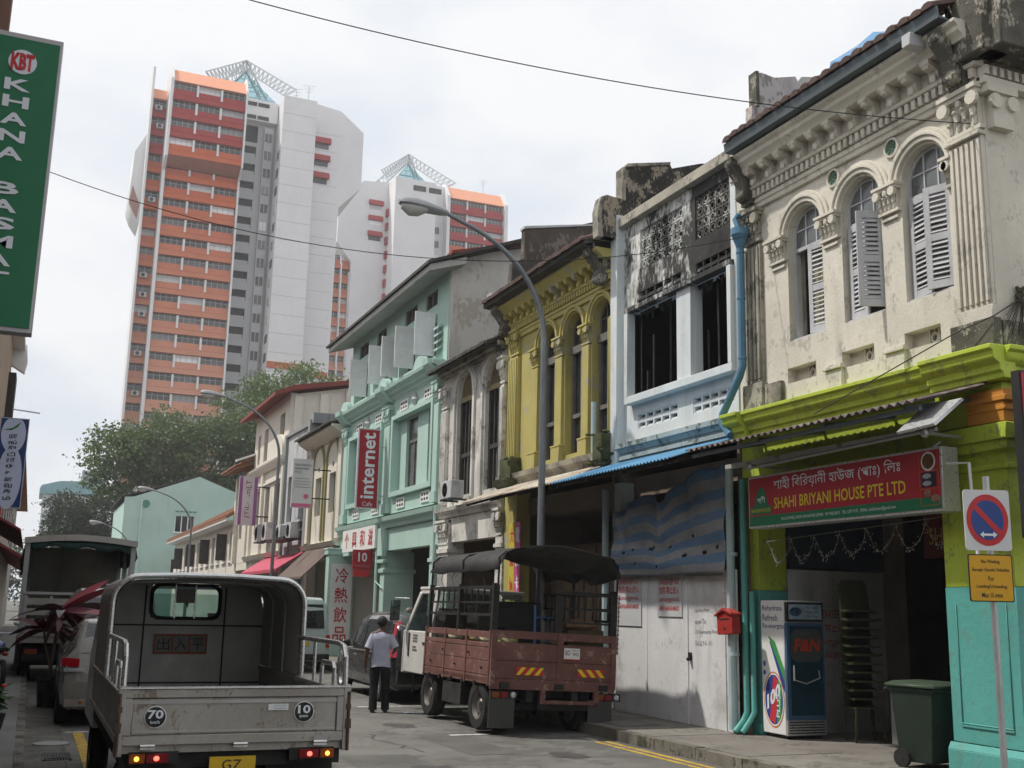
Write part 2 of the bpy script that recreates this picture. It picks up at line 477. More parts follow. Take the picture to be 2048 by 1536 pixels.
M_WHITE = mat("white_paint", (0.75, 0.75, 0.74), rough=0.6, var=0.06, scale=2)
M_HOARD = mat("white_hoarding_board", (0.68, 0.68, 0.69), rough=0.75, var=0.09, scale=1.2, streak=0.85, patch=0.1, pcol=(0.5, 0.49, 0.47), pscale=3, scol=(0.3, 0.29, 0.28), bump=0.1)
M_BLACK = mat("black_paint", (0.02, 0.02, 0.02), rough=0.6, var=0.2)
M_RED = mat("red_print", (0.5, 0.03, 0.035), rough=0.5, var=0.05)
M_REDD = mat("deep_red_sign", (0.36, 0.02, 0.035), rough=0.4, var=0.06)
M_GREEN = mat("green_sign", (0.015, 0.16, 0.07), rough=0.4, var=0.06)
M_YPRINT = mat("yellow_print", (0.7, 0.55, 0.03), rough=0.5, var=0.04)
M_WPRINT = mat("white_print", (0.72, 0.75, 0.8), rough=0.5, var=0.04)
M_ALU = mat("aluminium_frame", (0.6, 0.61, 0.62), rough=0.35, var=0.1, scale=4, metal=0.5)

# ---------------------------------------------------------------- ground, road, pavements
g = MB(); g.add([(-400, -60, -0.03), (500, -60, -0.03), (500, 700, -0.03), (-400, 700, -0.03)], [(0, 1, 2, 3)])
obj("ground", g, M_EARTH, kind="structure")
g = MB(); g.add([(0.1, -30, 0.0), (7.76, -30, 0.0), (7.76, 86, 0.0), (0.1, 86, 0.0)], [(0, 1, 2, 3)])
g.add([(-40, 86, 0.0), (5.6, 86, 0.0), (5.6, 96, 0.0), (-40, 96, 0.0)], [(0, 1, 2, 3)])
g.add([(0.1, 96, 0.0), (5.6, 96, 0.0), (5.6, 260, 0.0), (0.1, 260, 0.0)], [(0, 1, 2, 3)])
road = obj("road", g, M_ASPH, kind="structure")
for x, y0, y1, m, w in ((7.42, 3, 14.2, M_YLINE, 0.07), (7.58, 3, 14.2, M_YLINE, 0.07), (0.78, 7.0, 16.8, M_YLINE, 0.13)):
    g = MB(); g.box(x - w / 2, x + w / 2, y0, y1, 0.0005, 0.005)
    obj("painted_line", g, m, road)
for x0, x1, y in ((0.62, 2.4, 16.85), (5.7, 6.3, 15.35), (0.62, 2.4, 23.4), (5.6, 7.6, 19.9)):
    g = MB(); g.box(x0, x1, y, y + 0.1, 0.0005, 0.005)
    obj("painted_line", g, M_WLINE, road)
rr = random.Random(31)
for (x0, y0, w, l_) in ((3.6, 10.2, 0.9, 3.4), (5.2, 13.3, 0.7, 2.0), (2.9, 16.5, 1.2, 2.6), (4.2, 21.0, 0.8, 5.0)):
    g = MB(); g.add([(x0 + rr.uniform(-.04, .04), y0, 0.003), (x0 + w, y0 + rr.uniform(-.05, .05), 0.003), (x0 + w + rr.uniform(-.04, .04), y0 + l_, 0.003), (x0, y0 + l_, 0.003)], [(0, 1, 2, 3)]); obj("road_patch", g, mat("patched_asphalt", (0.12, 0.117, 0.11), rough=0.9, var=0.25, scale=1.5, bump=0.7, bscale=70), road)
for k in range(7):
    x, y = rr.uniform(2.6, 6.6), rr.uniform(9.5, 19); pts = [(x, y, 0.0035)]
    for _ in range(9): x += rr.uniform(-.16, .16); y += rr.uniform(0.1, 0.35); pts.append((x, y, 0.0035))
    g = MB(); g.add([p for q in pts for p in ((q[0] - rr.uniform(.004, .012), q[1], q[2]), (q[0] + rr.uniform(.004, .012), q[1], q[2]))], [(2 * i, 2 * i + 1, 2 * i + 3, 2 * i + 2) for i in range(9)]); obj("road_crack", g, M_BLACK, road)
for (x, y, r_) in ((4.4, 12.2, 0.3), (5.4, 16.8, 0.25), (3.6, 14.6, 0.18), (6.4, 13.0, 0.22)):
    g = MB(); g.add([(x + r_ * rr.uniform(.6, 1.2) * math.cos(a), y + 1.6 * r_ * rr.uniform(.6, 1.2) * math.sin(a), 0.0037) for a in [2 * math.pi * i / 14 for i in range(14)]], [tuple(range(14))]); obj("oil_stain", g, mat("oily_asphalt", (0.075, 0.073, 0.07), rough=0.6, var=0.3, scale=5), road)
g = MB(); g.box(0.1, 0.56, -10, 60, -0.02, 0.006)
for k in range(70): g.box(0.545, 0.575, -10 + k, -9.02 + k, 0.0, 0.012)
obj("drain_channel", g, mat("drain_concrete", (0.15, 0.145, 0.13), rough=0.95, var=0.3, scale=2, bump=0.5, patch=0.3, pcol=(0.08, 0.075, 0.07), pscale=3), kind="structure")
g = MB()
g.box(0.3, 0.62, 14.0, 14.62, 0.0065, 0.014, 0)
for k in range(9): g.box(0.33 + k * 0.032, 0.346 + k * 0.032, 14.05, 14.57, 0.0145, 0.026, 0)
obj("drain_grate", g, M_BLACK, label="black iron drain grate in the gutter by the left kerb", cat="drain grate")
g = MB(); g.lathe([(0.22, 0.0065), (0.22, 0.02), (0.2, 0.024), (0.0, 0.024)], c=(0.42, 15.55, 0), n=20)
obj("manhole_cover", g, mat("pale_cover", (0.28, 0.28, 0.28), rough=0.8, var=0.2), label="round pale cover in the gutter beyond the iron grate", cat="manhole cover")

rp = MB(); rp.box(7.9, 16.4, 6.2, 54, -0.02, 0.15)
rp = obj("pavement", rp, M_PAVE, kind="structure")
rp2 = MB(); rp2.box(7.9, 12.4, 54, 86, -0.02, 0.15)
obj("pavement", rp2, M_PAVE, kind="structure")
g = MB()
for y in (9.2, 11.3, 13.4, 15.6, 17.8): g.box(7.92, 9.3, y, y + 0.02, 0.145, 0.152)
obj("pavement_joint", g, M_BLACK, rp)
ks = MB(); ks.box(7.76, 7.9, 0, 0.985, -0.02, 0.152)
ksm = mesh_of("kerb_stone", ks, M_KERB)
for k in range(47):
    o = inst(ksm, "kerb_stone", rp, (rnd.uniform(-0.006, 0.006), 6.2 + k, rnd.uniform(-0.008, 0.004)))
g = MB(); g.box(8.0, 8.75, 14.55, 15.35, 0.15, 0.158); g.box(8.06, 8.69, 14.61, 15.29, 0.158, 0.166)
obj("inspection_cover", g, mat("cover_plate", (0.16, 0.16, 0.15), rough=0.9, var=0.3, scale=4), label="square inspection cover in the pavement before the white hoarding", cat="cover plate")
lp = MB(); lp.box(-3.0, 0.0, -12, 75, -0.02, 0.13)
lp = obj("pavement", lp, M_LPAVE, kind="structure")
ks = MB(); ks.box(0.0, 0.1, 0, 0.985, -0.02, 0.132)
ksm2 = mesh_of("kerb_stone", ks, M_KERB)
for k in range(45):
    inst(ksm2, "kerb_stone", lp, (rnd.uniform(-0.004, 0.004), 5 + k, rnd.uniform(-0.006, 0.003)))

# ---------------------------------------------------------------- facade helpers
FX = 9.35
def wall_grid(mb, y0, y1, z0, z1, ops, d0=-0.25, d1=0.0, mi=0):
    ys = sorted({y0, y1} | {v for o in ops for v in o[:2] if y0 < v < y1})
    for a, b in zip(ys, ys[1:]):
        holes = sorted([(o[2], o[3]) for o in ops if o[0] <= a + 1e-6 and o[1] >= b - 1e-6])
        z = z0
        for h0, h1 in holes:
            if h0 > z + 1e-6: mb.fb(a, b, z, h0, d0, d1, mi)
            z = max(z, h1)
        if z < z1 - 1e-6: mb.fb(a, b, z, z1, d0, d1, mi)

def arch_pts(c, hw, zs, rise, n=14, a0=0.0, a1=math.pi):
    return [(c + hw * math.cos(a0 + (a1 - a0) * i / n), zs + rise * math.sin(a0 + (a1 - a0) * i / n)) for i in range(n + 1)]

def arch_fill(mb, c, hw, zs, rise, ztop, d0=-0.25, d1=0.0, mi=0):
    p = arch_pts(c, hw, zs, rise)
    for (ya, za), (yb, zb) in zip(p, p[1:]):
        if min(ztop - za, ztop - zb) < 1e-5:
            zt = ztop + 1e-4
        else: zt = ztop
        mb.prism([(yb, zb), (ya, za), (ya, zt), (yb, zt)], lambda y, z: (FX - d0, y, z), lambda y, z: (FX - d1, y, z), mi)

def archivolt(mb, c, r1, r2, zs, k, d0, d1, mi=0):
    a, b = arch_pts(c, r1, zs, r1 * k, 18), arch_pts(c, r2, zs, r2 * k, 18)
    mb.loft([[(FX - d0, *p), (FX - d1, *p), (FX - d1, *q), (FX - d0, *q)] for p, q in zip(a, b)], mi)

def capital(mb, y0, y1, z0, z1, pr=0.1, mi=0):
    """leafy capital: neck ring, two rows of leaves, corner scrolls, abacus"""
    h = z1 - z0; w = y1 - y0
    mb.fb(y0 - 0.02, y1 + 0.02, z0, z0 + 0.05 * h + 0.02, 0.0, pr * 0.55, mi)
    mb.fb(y0 + 0.015, y1 - 0.015, z0 + 0.05, z1 - 0.2 * h, 0.0, pr * 0.45, mi)
    n = 4
    for r in range(2):
        for i in range(n):
            yy = y0 + w * (i + 0.5) / n
            mb.ball((FX - pr * (0.45 + 0.22 * r), yy, z0 + h * (0.22 + 0.22 * r)), pr * 0.3, w * 0.075, h * 0.14, 6, 4, mi); mb.ball((FX - pr * (0.75 + 0.2 * r), yy, z0 + h * (0.32 + 0.22 * r)), pr * 0.2, w * 0.06, h * 0.05, 6, 4, mi)
    for yy in (y0 + 0.02, y1 - 0.02):
        mb.lathe([(0.02, -0.02), (h * 0.16, -0.02), (h * 0.16, 0.03), (0.03, 0.05)], c=(FX - pr * 0.9 - 0.02, yy, z1 - 0.32 * h), axis='x', n=10, mi=mi)
    mb.ball((FX - pr * 0.9, (y0 + y1) / 2, z1 - 0.3 * h), 0.035, 0.04, 0.05, 6, 4, mi)
    mb.fb(y0 - 0.03, y1 + 0.03, z1 - 0.2 * h, z1 - 0.1 * h, 0.0, pr, mi)
    mb.fb(y0 - 0.05, y1 + 0.05, z1 - 0.1 * h, z1, 0.0, pr + 0.03, mi)

def leaf_frame(w, h, panels, st=0.07, t=0.035):
    """shutter leaf frame in its own coordinates: x across from the hinge, z up; panels = list of (z0,z1)"""
    mb = MB()
    mb.box(0, st, -t / 2, t / 2, 0, h); mb.box(w - st, w, -t / 2, t / 2, 0, h)
    z = 0.0
    for a, b in panels:
        mb.box(st, w - st, -t / 2 + 0.002, t / 2 - 0.002, z, a); z = b
    mb.box(st, w - st, -t / 2 + 0.002, t / 2 - 0.002, z, h)
    return mb

SLAT = {}
def louvre_shutter(parent, y, z, w, h, ang, m, d=0.02, nsl=None):
    pan = [(0.09, h * 0.46), (h * 0.53, h - 0.09)]
    mb = leaf_frame(w, h, pan)
    o = bpy.data.objects.new("shutter", mesh_of("shutter", mb, m)); COL.objects.link(o)
    b = BASE[parent.name]
    o.parent = parent
    o.location = (FX - d - b[0], y - b[1], z - b[2]); o.rotation_euler = (0, 0, R(ang))
    BASE[o.name] = (0, 0, 0)
    key = round(w, 2)
    if key not in SLAT:
        s = MB(); s.bar((0.066, 0, 0), (w - 0.066, 0, 0), 0.012, 0.058)
        SLAT[key] = mesh_of("slat", s, m)
    for a, c in pan:
        n = nsl or max(3, int((c - a) / 0.058))
        for i in range(n):
            q = inst(SLAT[key], "slat", o, (0, rnd.uniform(-0.003, 0.003), a + (c - a) * (i + 0.5) / n), (R(-38 + rnd.uniform(-9, 9)) * (1 if ang < 0 else -1), rnd.uniform(-0.012, 0.012), 0))
    return o

def fanlight(parent, c, hw, zs, rise, d, mframe, mglass, nc=3, sub=0.0):
    """arched light above the shutters: frame with bars, one pane to each cell"""
    f = MB()
    archivolt(f, c, hw - 0.04, hw, zs, rise / hw, d - 0.02, d + 0.025)
    f.fb(c - hw, c + hw, zs - sub - 0.05, zs - sub, d - 0.02, d + 0.025)
    w = 2 * (hw - 0.04)
    zz = lambda y: zs + (rise - 0.04) * math.sqrt(max(0, 1 - ((y - c) / (hw - 0.035)) ** 2))
    for i in range(1, nc):
        y = c - w / 2 + w * i / nc
        f.fb(y - 0.011, y + 0.011, zs - sub, zz(y), d - 0.012, d + 0.018)
    zm = zs - sub + (rise + sub) * 0.48
    f.fb(c - hw + 0.03, c + hw - 0.03, zm - 0.011, zm + 0.011, d - 0.010, d + 0.016)
    if sub:
        f.fb(c - hw, c - hw + 0.04, zs - sub, zs, d - 0.02, d + 0.025); f.fb(c + hw - 0.04, c + hw, zs - sub, zs, d - 0.02, d + 0.025)
    fo = obj("fanlight", f, mframe, parent)
    for i in range(nc):
        ya, yb = c - w / 2 + w * i / nc, c - w / 2 + w * (i + 1) / nc
        for r in range(2):
            p = MB()
            if r == 0: poly = [(ya, zs - sub), (yb, zs - sub), (yb, min(zm, zz(yb))), (ya, min(zm, zz(ya)))]
            else:
                ym = (ya + yb) / 2
                poly = [(ya, min(zm, zz(ya))), (yb, min(zm, zz(yb))), (yb, zz(yb)), (ym, zz(ym)), (ya, zz(ya))]
            p.prism(poly, lambda y, z: (FX - d + 0.004, y, z), lambda y, z: (FX - d - 0.004, y, z))
            obj("pane", p, mglass, fo)
    return fo

def corrugated(mb, y0, y1, da, za, db, zb, pitch=0.09, amp=0.014, t=0.004):
    """corrugated sheet running down from (da,za) at the wall to (db,zb) at the eave"""
    n = int((y1 - y0) / pitch * 4)
    L_ = math.hypot(db - da, za - zb); nx, nz_ = (za - zb) / L_, (db - da) / L_
    vs = []
    for i in range(n + 1):
        y = y0 + (y1 - y0) * i / n
        a = amp * math.sin(2 * math.pi * (y - y0) / pitch)
        for (d, z) in ((da, za), (db, zb)):
            for s_ in (a, a - t):
                vs.append((FX - (d + nx * s_), y, z + nz_ * s_))
    fs = []
    for i in range(n):
        o = i * 4; q = o + 4
        fs += [(o, q, q + 2, o + 2), (o + 1, o + 3, q + 3, q + 1), (o + 2, q + 2, q + 3, o + 3), (o, o + 1, q + 1, q)]
    mb.add(vs, fs)

def shell(t, y0, y1, ze, zr, mroof, mside, deep=6.0, pw=True, ceil=3.75, roof=True, eave=0.0):
    """the body behind a facade: floor slab, rear wall, shop wall under the arcade, roof"""
    b = MB(); b.box(FX + 0.26, FX + deep, y0 + 0.1, y1 - 0.1, ceil, ceil + 0.35)
    obj("floor_slab", b, M_SHADE, t)
    b = MB(); b.box(FX + 4.4, FX + 4.6, y0 + 0.1, y1 - 0.1, ceil + 0.36, ze)
    b.box(FX + 2.4, FX + 2.55, y0 + 0.1, y1 - 0.1, 0.151, ceil - 0.002)
    obj("inner_wall", b, M_DARK, t)
    if pw:
        b = MB()
        for y in (y0, y1 - 0.1): b.box(FX + 0.02, FX + deep, y + 0.005, y + 0.095, 0.152, ze)
        obj("party_wall", b, mside, t)
    if roof:
        b = MB(); b.prism([(eave, ze), (eave, ze + 0.1), (-deep, zr + 0.1), (-deep, zr)], lambda d, z: (FX - d, y0 + 0.012, z), lambda d, z: (FX - d, y1 - 0.012, z))
        obj("roof", b, mroof, t)

def tile_row(t, y0, y1, d, z, m, pitch=0.2, slope=0.42, n2=2):
    """rounded pantile ends along the eave, each its own piece"""
    s = MB()
    prof_ = [(-0.09, 0.0), (-0.075, 0.05), (-0.03, 0.08), (0.03, 0.08), (0.075, 0.05), (0.09, 0.0)]
    s.prism(prof_, lambda y, zz: (-0.03, y, zz), lambda y, zz: (0.34, y, zz + 0.34 * slope))
    me = mesh_of("roof_tile", s, m)
    n = int((y1 - y0) / pitch)
    for i in range(n):
        for k in range(n2):
            inst(me, "roof_tile", t, (FX - d + 0.3 * k, y0 + (i + 0.5) * (y1 - y0) / n + rnd.uniform(-0.015, 0.015), z + 0.3 * k * slope + rnd.uniform(-0.008, 0.012) + 0.03 * k), (rnd.uniform(-0.05, 0.05), 0, rnd.uniform(-0.03, 0.03)))

def bracket_mesh(m, w=0.14):
    s = MB()
    s.prism([(0, -0.2), (0.05, -0.2), (0.09, -0.15), (0.11, -0.06), (0.2, -0.03), (0.24, 0), (0.24, 0.05), (0, 0.05)], lambda d, z: (-d, -w / 2, z), lambda d, z: (-d, w / 2, z))
    s.ball((-0.1, 0, -0.15), 0.05, w * 0.4, 0.06, 6, 4); s.ball((-0.2, 0, -0.02), 0.045, w * 0.42, 0.045, 6, 4)
    return mesh_of("bracket", s, m)

def flutes(mb, y0, y1, z0, z1, pr, n, mi=0):
    mb.fb(y0, y1, z0, z1, 0.0, pr - 0.03, mi)
    w = (y1 - y0) / n
    for i in range(n):
        mb.fb(y0 + w * (i + 0.22), y0 + w * (i + 0.78), z0 + 0.04, z1 - 0.04, pr - 0.031, pr, mi)

# ================================================================ right row, nearest first
# ---- corner shophouse, cream above, lime and teal below
t = thing("corner_shophouse", "corner shophouse with cream upper floor, grey louvre shutters and lime and teal ground floor", "building", (9.35, 11, 0))
WC = (11.77, 10.63, 9.515); HW = 0.375; ZS = 7.0
b = MB()
ops = [(c - HW, c + HW, 5.5, ZS + HW) for c in WC] + [(a, c, 4.92, 5.13) for a, c in ((11.61, 12.22), (10.49, 11.09), (9.38, 9.96))]
wall_grid(b, 8.56, 13.35, 4.6, 7.75, ops, -0.3, 0.0)
for c in WC: arch_fill(b, c, HW, ZS, HW, ZS + HW, -0.3, 0.0)
b.box(9.64, 9.66, 8.57, 13.3, 7.75, 8.4)
b.fb(8.56, 13.35, 7.75, 8.45, -0.3, 0.0)
obj("upper_wall", b, M_CREAM, t)
b = MB(); b.box(FX + 0.301, 16, 8.56, 8.8, 4.6, 8.45)
obj("side_wall", b, M_CREAM, t)
b = MB(); b.box(12.201, 16, 8.56, 8.8, 2.122, 4.599); obj("side_wall", b, M_LIME, t)
b = MB(); b.box(12.201, 16, 8.555, 8.8, 0.15, 2.12); obj("side_wall", b, M_TEAL, t)
b = MB(); b.box(15.8, 15.99, 8.81, 13.3, 0.15, 8.44); obj("rear_wall", b, M_CREAM, t)
b = MB()
for c in WC:
    archivolt(b, c, HW + 0.03, HW + 0.09, ZS, 1.0, 0.0, 0.05)
    archivolt(b, c, HW + 0.09, HW + 0.14, ZS, 1.0, 0.0, 0.075)
    archivolt(b, c, HW + 0.14, HW + 0.19, ZS, 1.0, 0.0, 0.045)
obj("arch_moulding", b, M_CREAM, t, bev=0.008)
for y0, y1 in ((12.17, 12.5), (11.04, 11.36), (9.92, 10.23)):
    b = MB(); capital(b, y0, y1, 6.68, 7.04, 0.1)
    b.fb(y0 + 0.02, y1 - 0.02, 6.60, 6.64, 0.0, 0.03)
    obj("capital", b, M_CREAM, t, bev=0.004)
b = MB(); capital(b, 9.05, 9.12, 6.68, 7.04, 0.08); obj("capital", b, M_CREAM, t)
b = MB(); flutes(b, 8.56, 9.03, 5.15, 7.12, 0.09, 6); b.fb(8.555, 9.05, 5.0, 5.15, 0.0, 0.07)
b.fb(8.54, 9.06, 7.12, 7.17, 0, 0.12)
obj("corner_pilaster", b, M_CREAM, t, bev=0.006)
b = MB(); capital(b, 8.56, 9.03, 7.2, 7.72, 0.14)
b.box(9.4, 9.7, 8.46, 8.559, 7.2, 7.6); b.box(9.3, 9.75, 8.42, 8.559, 7.6, 7.72)
for x in (9.42, 9.68): b.lathe([(0.02, -0.14), (0.09, -0.14), (0.09, -0.1), (0.03, -0.08)], c=(x, 8.56, 7.5), axis='y', n=10)
obj("corner_capital", b, M_CREAM, t, bev=0.005)
b = MB(); flutes(b, 12.72, 13.1, 5.05, 7.1, 0.09, 4); capital(b, 12.72, 13.1, 7.15, 7.65, 0.13)
b.fb(12.68, 13.14, 4.64, 5.03, 0.0, 0.11); b.fb(12.3, 12.67, 4.64, 4.98, 0.0, 0.07)
obj("left_pilaster", b, M_CREAMD, t, bev=0.006)
b = MB(); b.fb(8.5, 9.12, 4.64, 4.99, 0.002, 0.13); b.box(9.36, 16.0, 8.49, 8.559, 4.64, 4.97)
obj("pilaster_base", b, M_MOULD, t, bev=0.01)
b = MB()
for y0, y1 in ((11.05, 11.36), (9.92, 10.23)):
    b.fb(y0, y1, 4.66, 4.92, 0.0, 0.06); b.fb(y0 - 0.02, y1 + 0.02, 4.92, 4.96, 0, 0.09); b.fb(y0 - 0.005, y1 + 0.005, 4.96, 4.99, 0, 0.07)
obj("pedestal", b, M_CREAM, t, bev=0.006)
b = MB()
for a, c in ((11.61, 12.22), (10.49, 11.09), (9.38, 9.96)):
    w = c - a
    for k in range(2):
        yc = a + 0.02 + w * 0.22 * (k + 0.5) + (0.0 if k == 0 else 0.02)
        for s_ in range(10):
            t0, t1 = 2 * math.pi * s_ / 10, 2 * math.pi * (s_ + 1) / 10
            b.prism([(yc + 0.035 * math.cos(t0), 5.025 + 0.045 * math.sin(t0)), (yc + 0.06 * math.cos(t0), 5.025 + 0.075 * math.sin(t0)), (yc + 0.06 * math.cos(t1), 5.025 + 0.075 * math.sin(t1)), (yc + 0.035 * math.cos(t1), 5.025 + 0.045 * math.sin(t1))], lambda y, z: (FX + 0.18, y, z), lambda y, z: (FX + 0.13, y, z))
        b.fb(yc + 0.06, yc + 0.085, 4.92, 5.13, -0.18, -0.12); b.fb(yc - 0.012, yc + 0.012, 4.92, 4.96, -0.18, -0.13); b.fb(yc - 0.012, yc + 0.012, 5.09, 5.13, -0.18, -0.13)
    b.fb(a + w * 0.52, c, 4.92, 5.13, -0.29, -0.15)
obj("vent_grille", b, M_CREAM, t)
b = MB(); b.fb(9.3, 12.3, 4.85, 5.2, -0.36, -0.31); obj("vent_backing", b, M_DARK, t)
# entablature
b = MB()
b.prof(8.5, 13.2, [(0.0, 7.66), (0.05, 7.66), (0.05, 7.72), (0.08, 7.74), (0.08, 7.80), (0.0, 7.80)])
b.prof(8.5, 13.0, [(0.0, 7.93), (0.14, 7.93), (0.16, 7.97), (0.05, 7.99), (0.05, 8.22), (0.28, 8.22), (0.3, 8.27), (0.36, 8.31), (0.36, 8.36), (0.42, 8.40), (0.42, 8.44), (0.0, 8.44)])
b.box(9.3, 16, 8.2, 8.555, 8.22, 8.43); b.box(9.27, 16, 8.44, 8.555, 7.7, 7.79)
obj("cornice", b, M_CREAM, t, bev=0.005)
b = MB()
for i in range(40): b.fb(8.57 + i * 0.112, 8.63 + i * 0.112, 7.81, 7.925, 0.0, 0.12)
for i in range(12): b.box(9.3 + i * 0.112, 9.36 + i * 0.112, 8.44, 8.555, 7.81, 7.92)
obj("dentil_band", b, M_CREAM, t)
bm1 = bracket_mesh(M_CREAM)
for i in range(12):
    inst(bm1, "bracket", t, (FX - 0.05, 8.75 + i * 0.36, 8.17))
for c_ in (8.78, 12.9):
    b = MB(); b.fb(c_ - 0.12, c_ + 0.12, 7.73, 8.4, 0.06, 0.16); b.prof(c_ - 0.1, c_ + 0.1, [(0.16, 7.78), (0.2, 7.78), (0.27, 7.86), (0.25, 7.98), (0.3, 8.1), (0.44, 8.26), (0.46, 8.42), (0.16, 8.42)]); b.ball((FX - 0.24, c_, 7.84), 0.06, 0.12, 0.07); b.ball((FX - 0.42, c_, 8.32), 0.06, 0.12, 0.07)
    obj("console", b, M_MOULD, t, bev=0.01)
b = MB(); b.box(9.2, 12, 8.1, 8.5, 8.0, 8.6); b.box(9.1, 9.5, 8.25, 8.7, 8.0, 8.75); b.prism([(9.2, 8.46), (9.2, 9.4), (9.45, 9.42), (9.5, 9.9), (12.2, 10.9), (16.0, 10.0), (16.0, 8.46)], lambda x, z: (x, 8.56, z), lambda x, z: (x, 8.9, z))
obj("parapet", b, M_MOULD, t, bev=0.02)
b = MB(); b.prof(8.6, 12.85, [(0.38, 8.46), (0.54, 8.46), (0.56, 8.6), (0.54, 8.6), (0.525, 8.49), (0.4, 8.48)])
obj("gutter", b, M_GUTTER, t)
for yy, dd in ((9.05, 0.02),):
    b = MB(); b.box(8.74, 8.98, yy - 0.07, yy + 0.07, 8.3, 8.46); obj("gutter_outlet", b, M_GREYW, t, bev=0.01)
tile_row(t, 8.6, 12.85, 0.57, 8.605, M_TILE, 0.2)
shell(t, 8.9, 12.85, 8.45, 10.4, M_TILE, M_SHADE, deep=6.6, eave=0.36, pw=False)
# windows: shutters, fanlights, curtain
for c in WC:
    fanlight(t, c, HW, ZS, HW - 0.005, -0.14, M_SHUT, M_GLASSL, 3, 0.16)
    b = MB(); b.fb(c - HW, c + HW, 5.5, 5.53, -0.22, -0.04); b.fb(c - HW, c - HW + 0.04, 5.53, 6.8, -0.2, -0.11); b.fb(c + HW - 0.04, c + HW, 5.53, 6.8, -0.2, -0.11)
    obj("window_frame", b, M_SHUT, t)
lw = HW - 0.035
louvre_shutter(t, 11.77 - HW + 0.03, 5.54, lw, 1.26, 97, M_SHUT, d=-0.1)
o = louvre_shutter(t, 10.63 + HW - 0.03, 5.54, lw, 1.26, -93, M_SHUT, d=-0.1)
louvre_shutter(t, 10.63 - HW + 0.03, 5.56, lw, 1.24, 156, M_SHUT, d=-0.05)
louvre_shutter(t, 9.515 + HW - 0.03, 5.54, lw, 1.26, -97, M_SHUT, d=-0.1)
louvre_shutter(t, 9.515 - HW + 0.03, 5.55, lw, 1.25, 110, M_SHUT, d=-0.08)
b = MB(); b.loft([[(9.62 + 0.02 * math.sin(i * 1.9), 11.78 + i * 0.035, 5.55), (9.635 + 0.02 * math.sin(i * 1.9), 11.78 + i * 0.035, 5.55), (9.635 + 0.015 * math.sin(i * 2.3), 11.72 + i * 0.045, 6.8), (9.62 + 0.015 * math.sin(i * 2.3), 11.72 + i * 0.045, 6.8)] for i in range(7)])
obj("curtain", b, mat("curtain_cloth", (0.3, 0.27, 0.12), rough=0.9), t)
for y_ in (11.1, 10.0):
    b = MB()
    b.lathe([(0.13, 0.0), (0.13, 0.03), (0.1, 0.035), (0.1, 0.0)], c=(FX, y_, 7.53), axis='x', n=18)
    b.v = [(2 * FX - p[0], p[1], p[2]) for p in b.v]
    b2 = obj("round_vent", b, M_CREAM, t)
    g = MB(); g.lathe([(0.098, -0.012), (0.098, -0.001)], c=(FX, y_, 7.53), axis='x', n=18)
    for k in range(4): g.bar((FX - 0.015, y_ - 0.09 * math.cos(k * math.pi / 4), 7.53 - 0.09 * math.sin(k * math.pi / 4)), (FX - 0.015, y_ + 0.09 * math.cos(k * math.pi / 4), 7.53 + 0.09 * math.sin(k * math.pi / 4)), 0.012, 0.012, 0, (1, 0, 0))
    obj("vent_rose", g, mat("green_vent", (0.1, 0.17, 0.12), rough=0.7), b2)
# lime band and ground floor
b = MB()
LP = [(0.0, 4.28), (0.09, 4.28), (0.09, 4.34), (0.13, 4.36), (0.13, 4.43), (0.2, 4.47), (0.22, 4.5), (0.22, 4.56), (0.26, 4.58), (0.26, 4.63), (0.0, 4.63)]
b.prof(9.42, 13.0, LP)
b.prof(8.36, 9.41, [(d + 0.1 if d else 0, z + 0.004) for d, z in LP]); b.prof(13.01, 13.42, [(d + 0.08 if d else 0, z - 0.004) for d, z in LP])
b.prism(LP, lambda d, z: (9.2, 8.53 - d * 0.95, z + 0.002), lambda d, z: (16.0, 8.53 - d * 0.95, z + 0.002))
obj("lime_cornice", b, M_LIME, t, bev=0.006)
b = MB(); b.fb(8.56, 13.35, 3.72, 4.6, -0.3, -0.003); b.fb(8.5, 9.45, 3.86, 4.27, 0.0, 0.08)
b.box(9.36, 12.2, 8.53, 8.8, 4.2, 4.6)
obj("fascia", b, M_LIME, t)
b = MB(); b.box(9.22, 12.2, 8.44, 8.95, 3.84, 4.19); b.box(9.2, 12.2, 8.40, 8.95, 4.06, 4.12); b.box(9.21, 12.2, 8.42, 8.95, 3.96, 4.0)
obj("orange_band", b, M_ORANGE, t, bev=0.006)
b = MB(); b.box(9.27, 12.2, 8.5, 9.45, 2.122, 3.7); b.box(9.2, 12.2, 8.42, 9.5, 3.55, 3.65); b.box(9.16, 12.2, 8.38, 9.53, 3.65, 3.82); b.box(9.24, 12.2, 8.46, 9.47, 3.35, 3.4)
obj("lime_corner_pier", b, M_LIME, t, bev=0.008)
b = MB(); b.box(9.265, 12.2, 8.495, 9.455, 0.5, 2.12); b.box(9.22, 12.2, 8.45, 9.5, 0.15, 0.42); b.prism([(0, 0.42), (-0.045, 0.42), (0, 0.5)], lambda d, z: (9.265 + d, 8.45, z), lambda d, z: (9.265 + d, 9.5, z))
b.box(9.25, 9.27, 8.62, 9.32, 0.66, 0.69); b.box(9.245, 9.262, 8.62, 9.32, 0.69, 0.705); b.box(9.25, 9.262, 9.3, 9.32, 0.7, 1.95); b.box(9.25, 9.262, 8.62, 8.64, 0.7, 1.95)
obj("teal_pier_foot", b, M_TEAL, t, bev=0.008)
b = MB(); b.box(9.5, 9.98, 13.21, 13.5, 2.122, 3.715); b.box(9.45, 10.0, 13.18, 13.52, 3.5, 3.7)
obj("lime_pier", b, M_LIME, t, bev=0.006)
b = MB(); b.box(9.495, 9.985, 13.205, 13.5, 0.3, 2.12); b.box(9.47, 10.0, 13.19, 13.52, 0.15, 0.3)
obj("teal_pier", b, M_TEAL, t, bev=0.006)
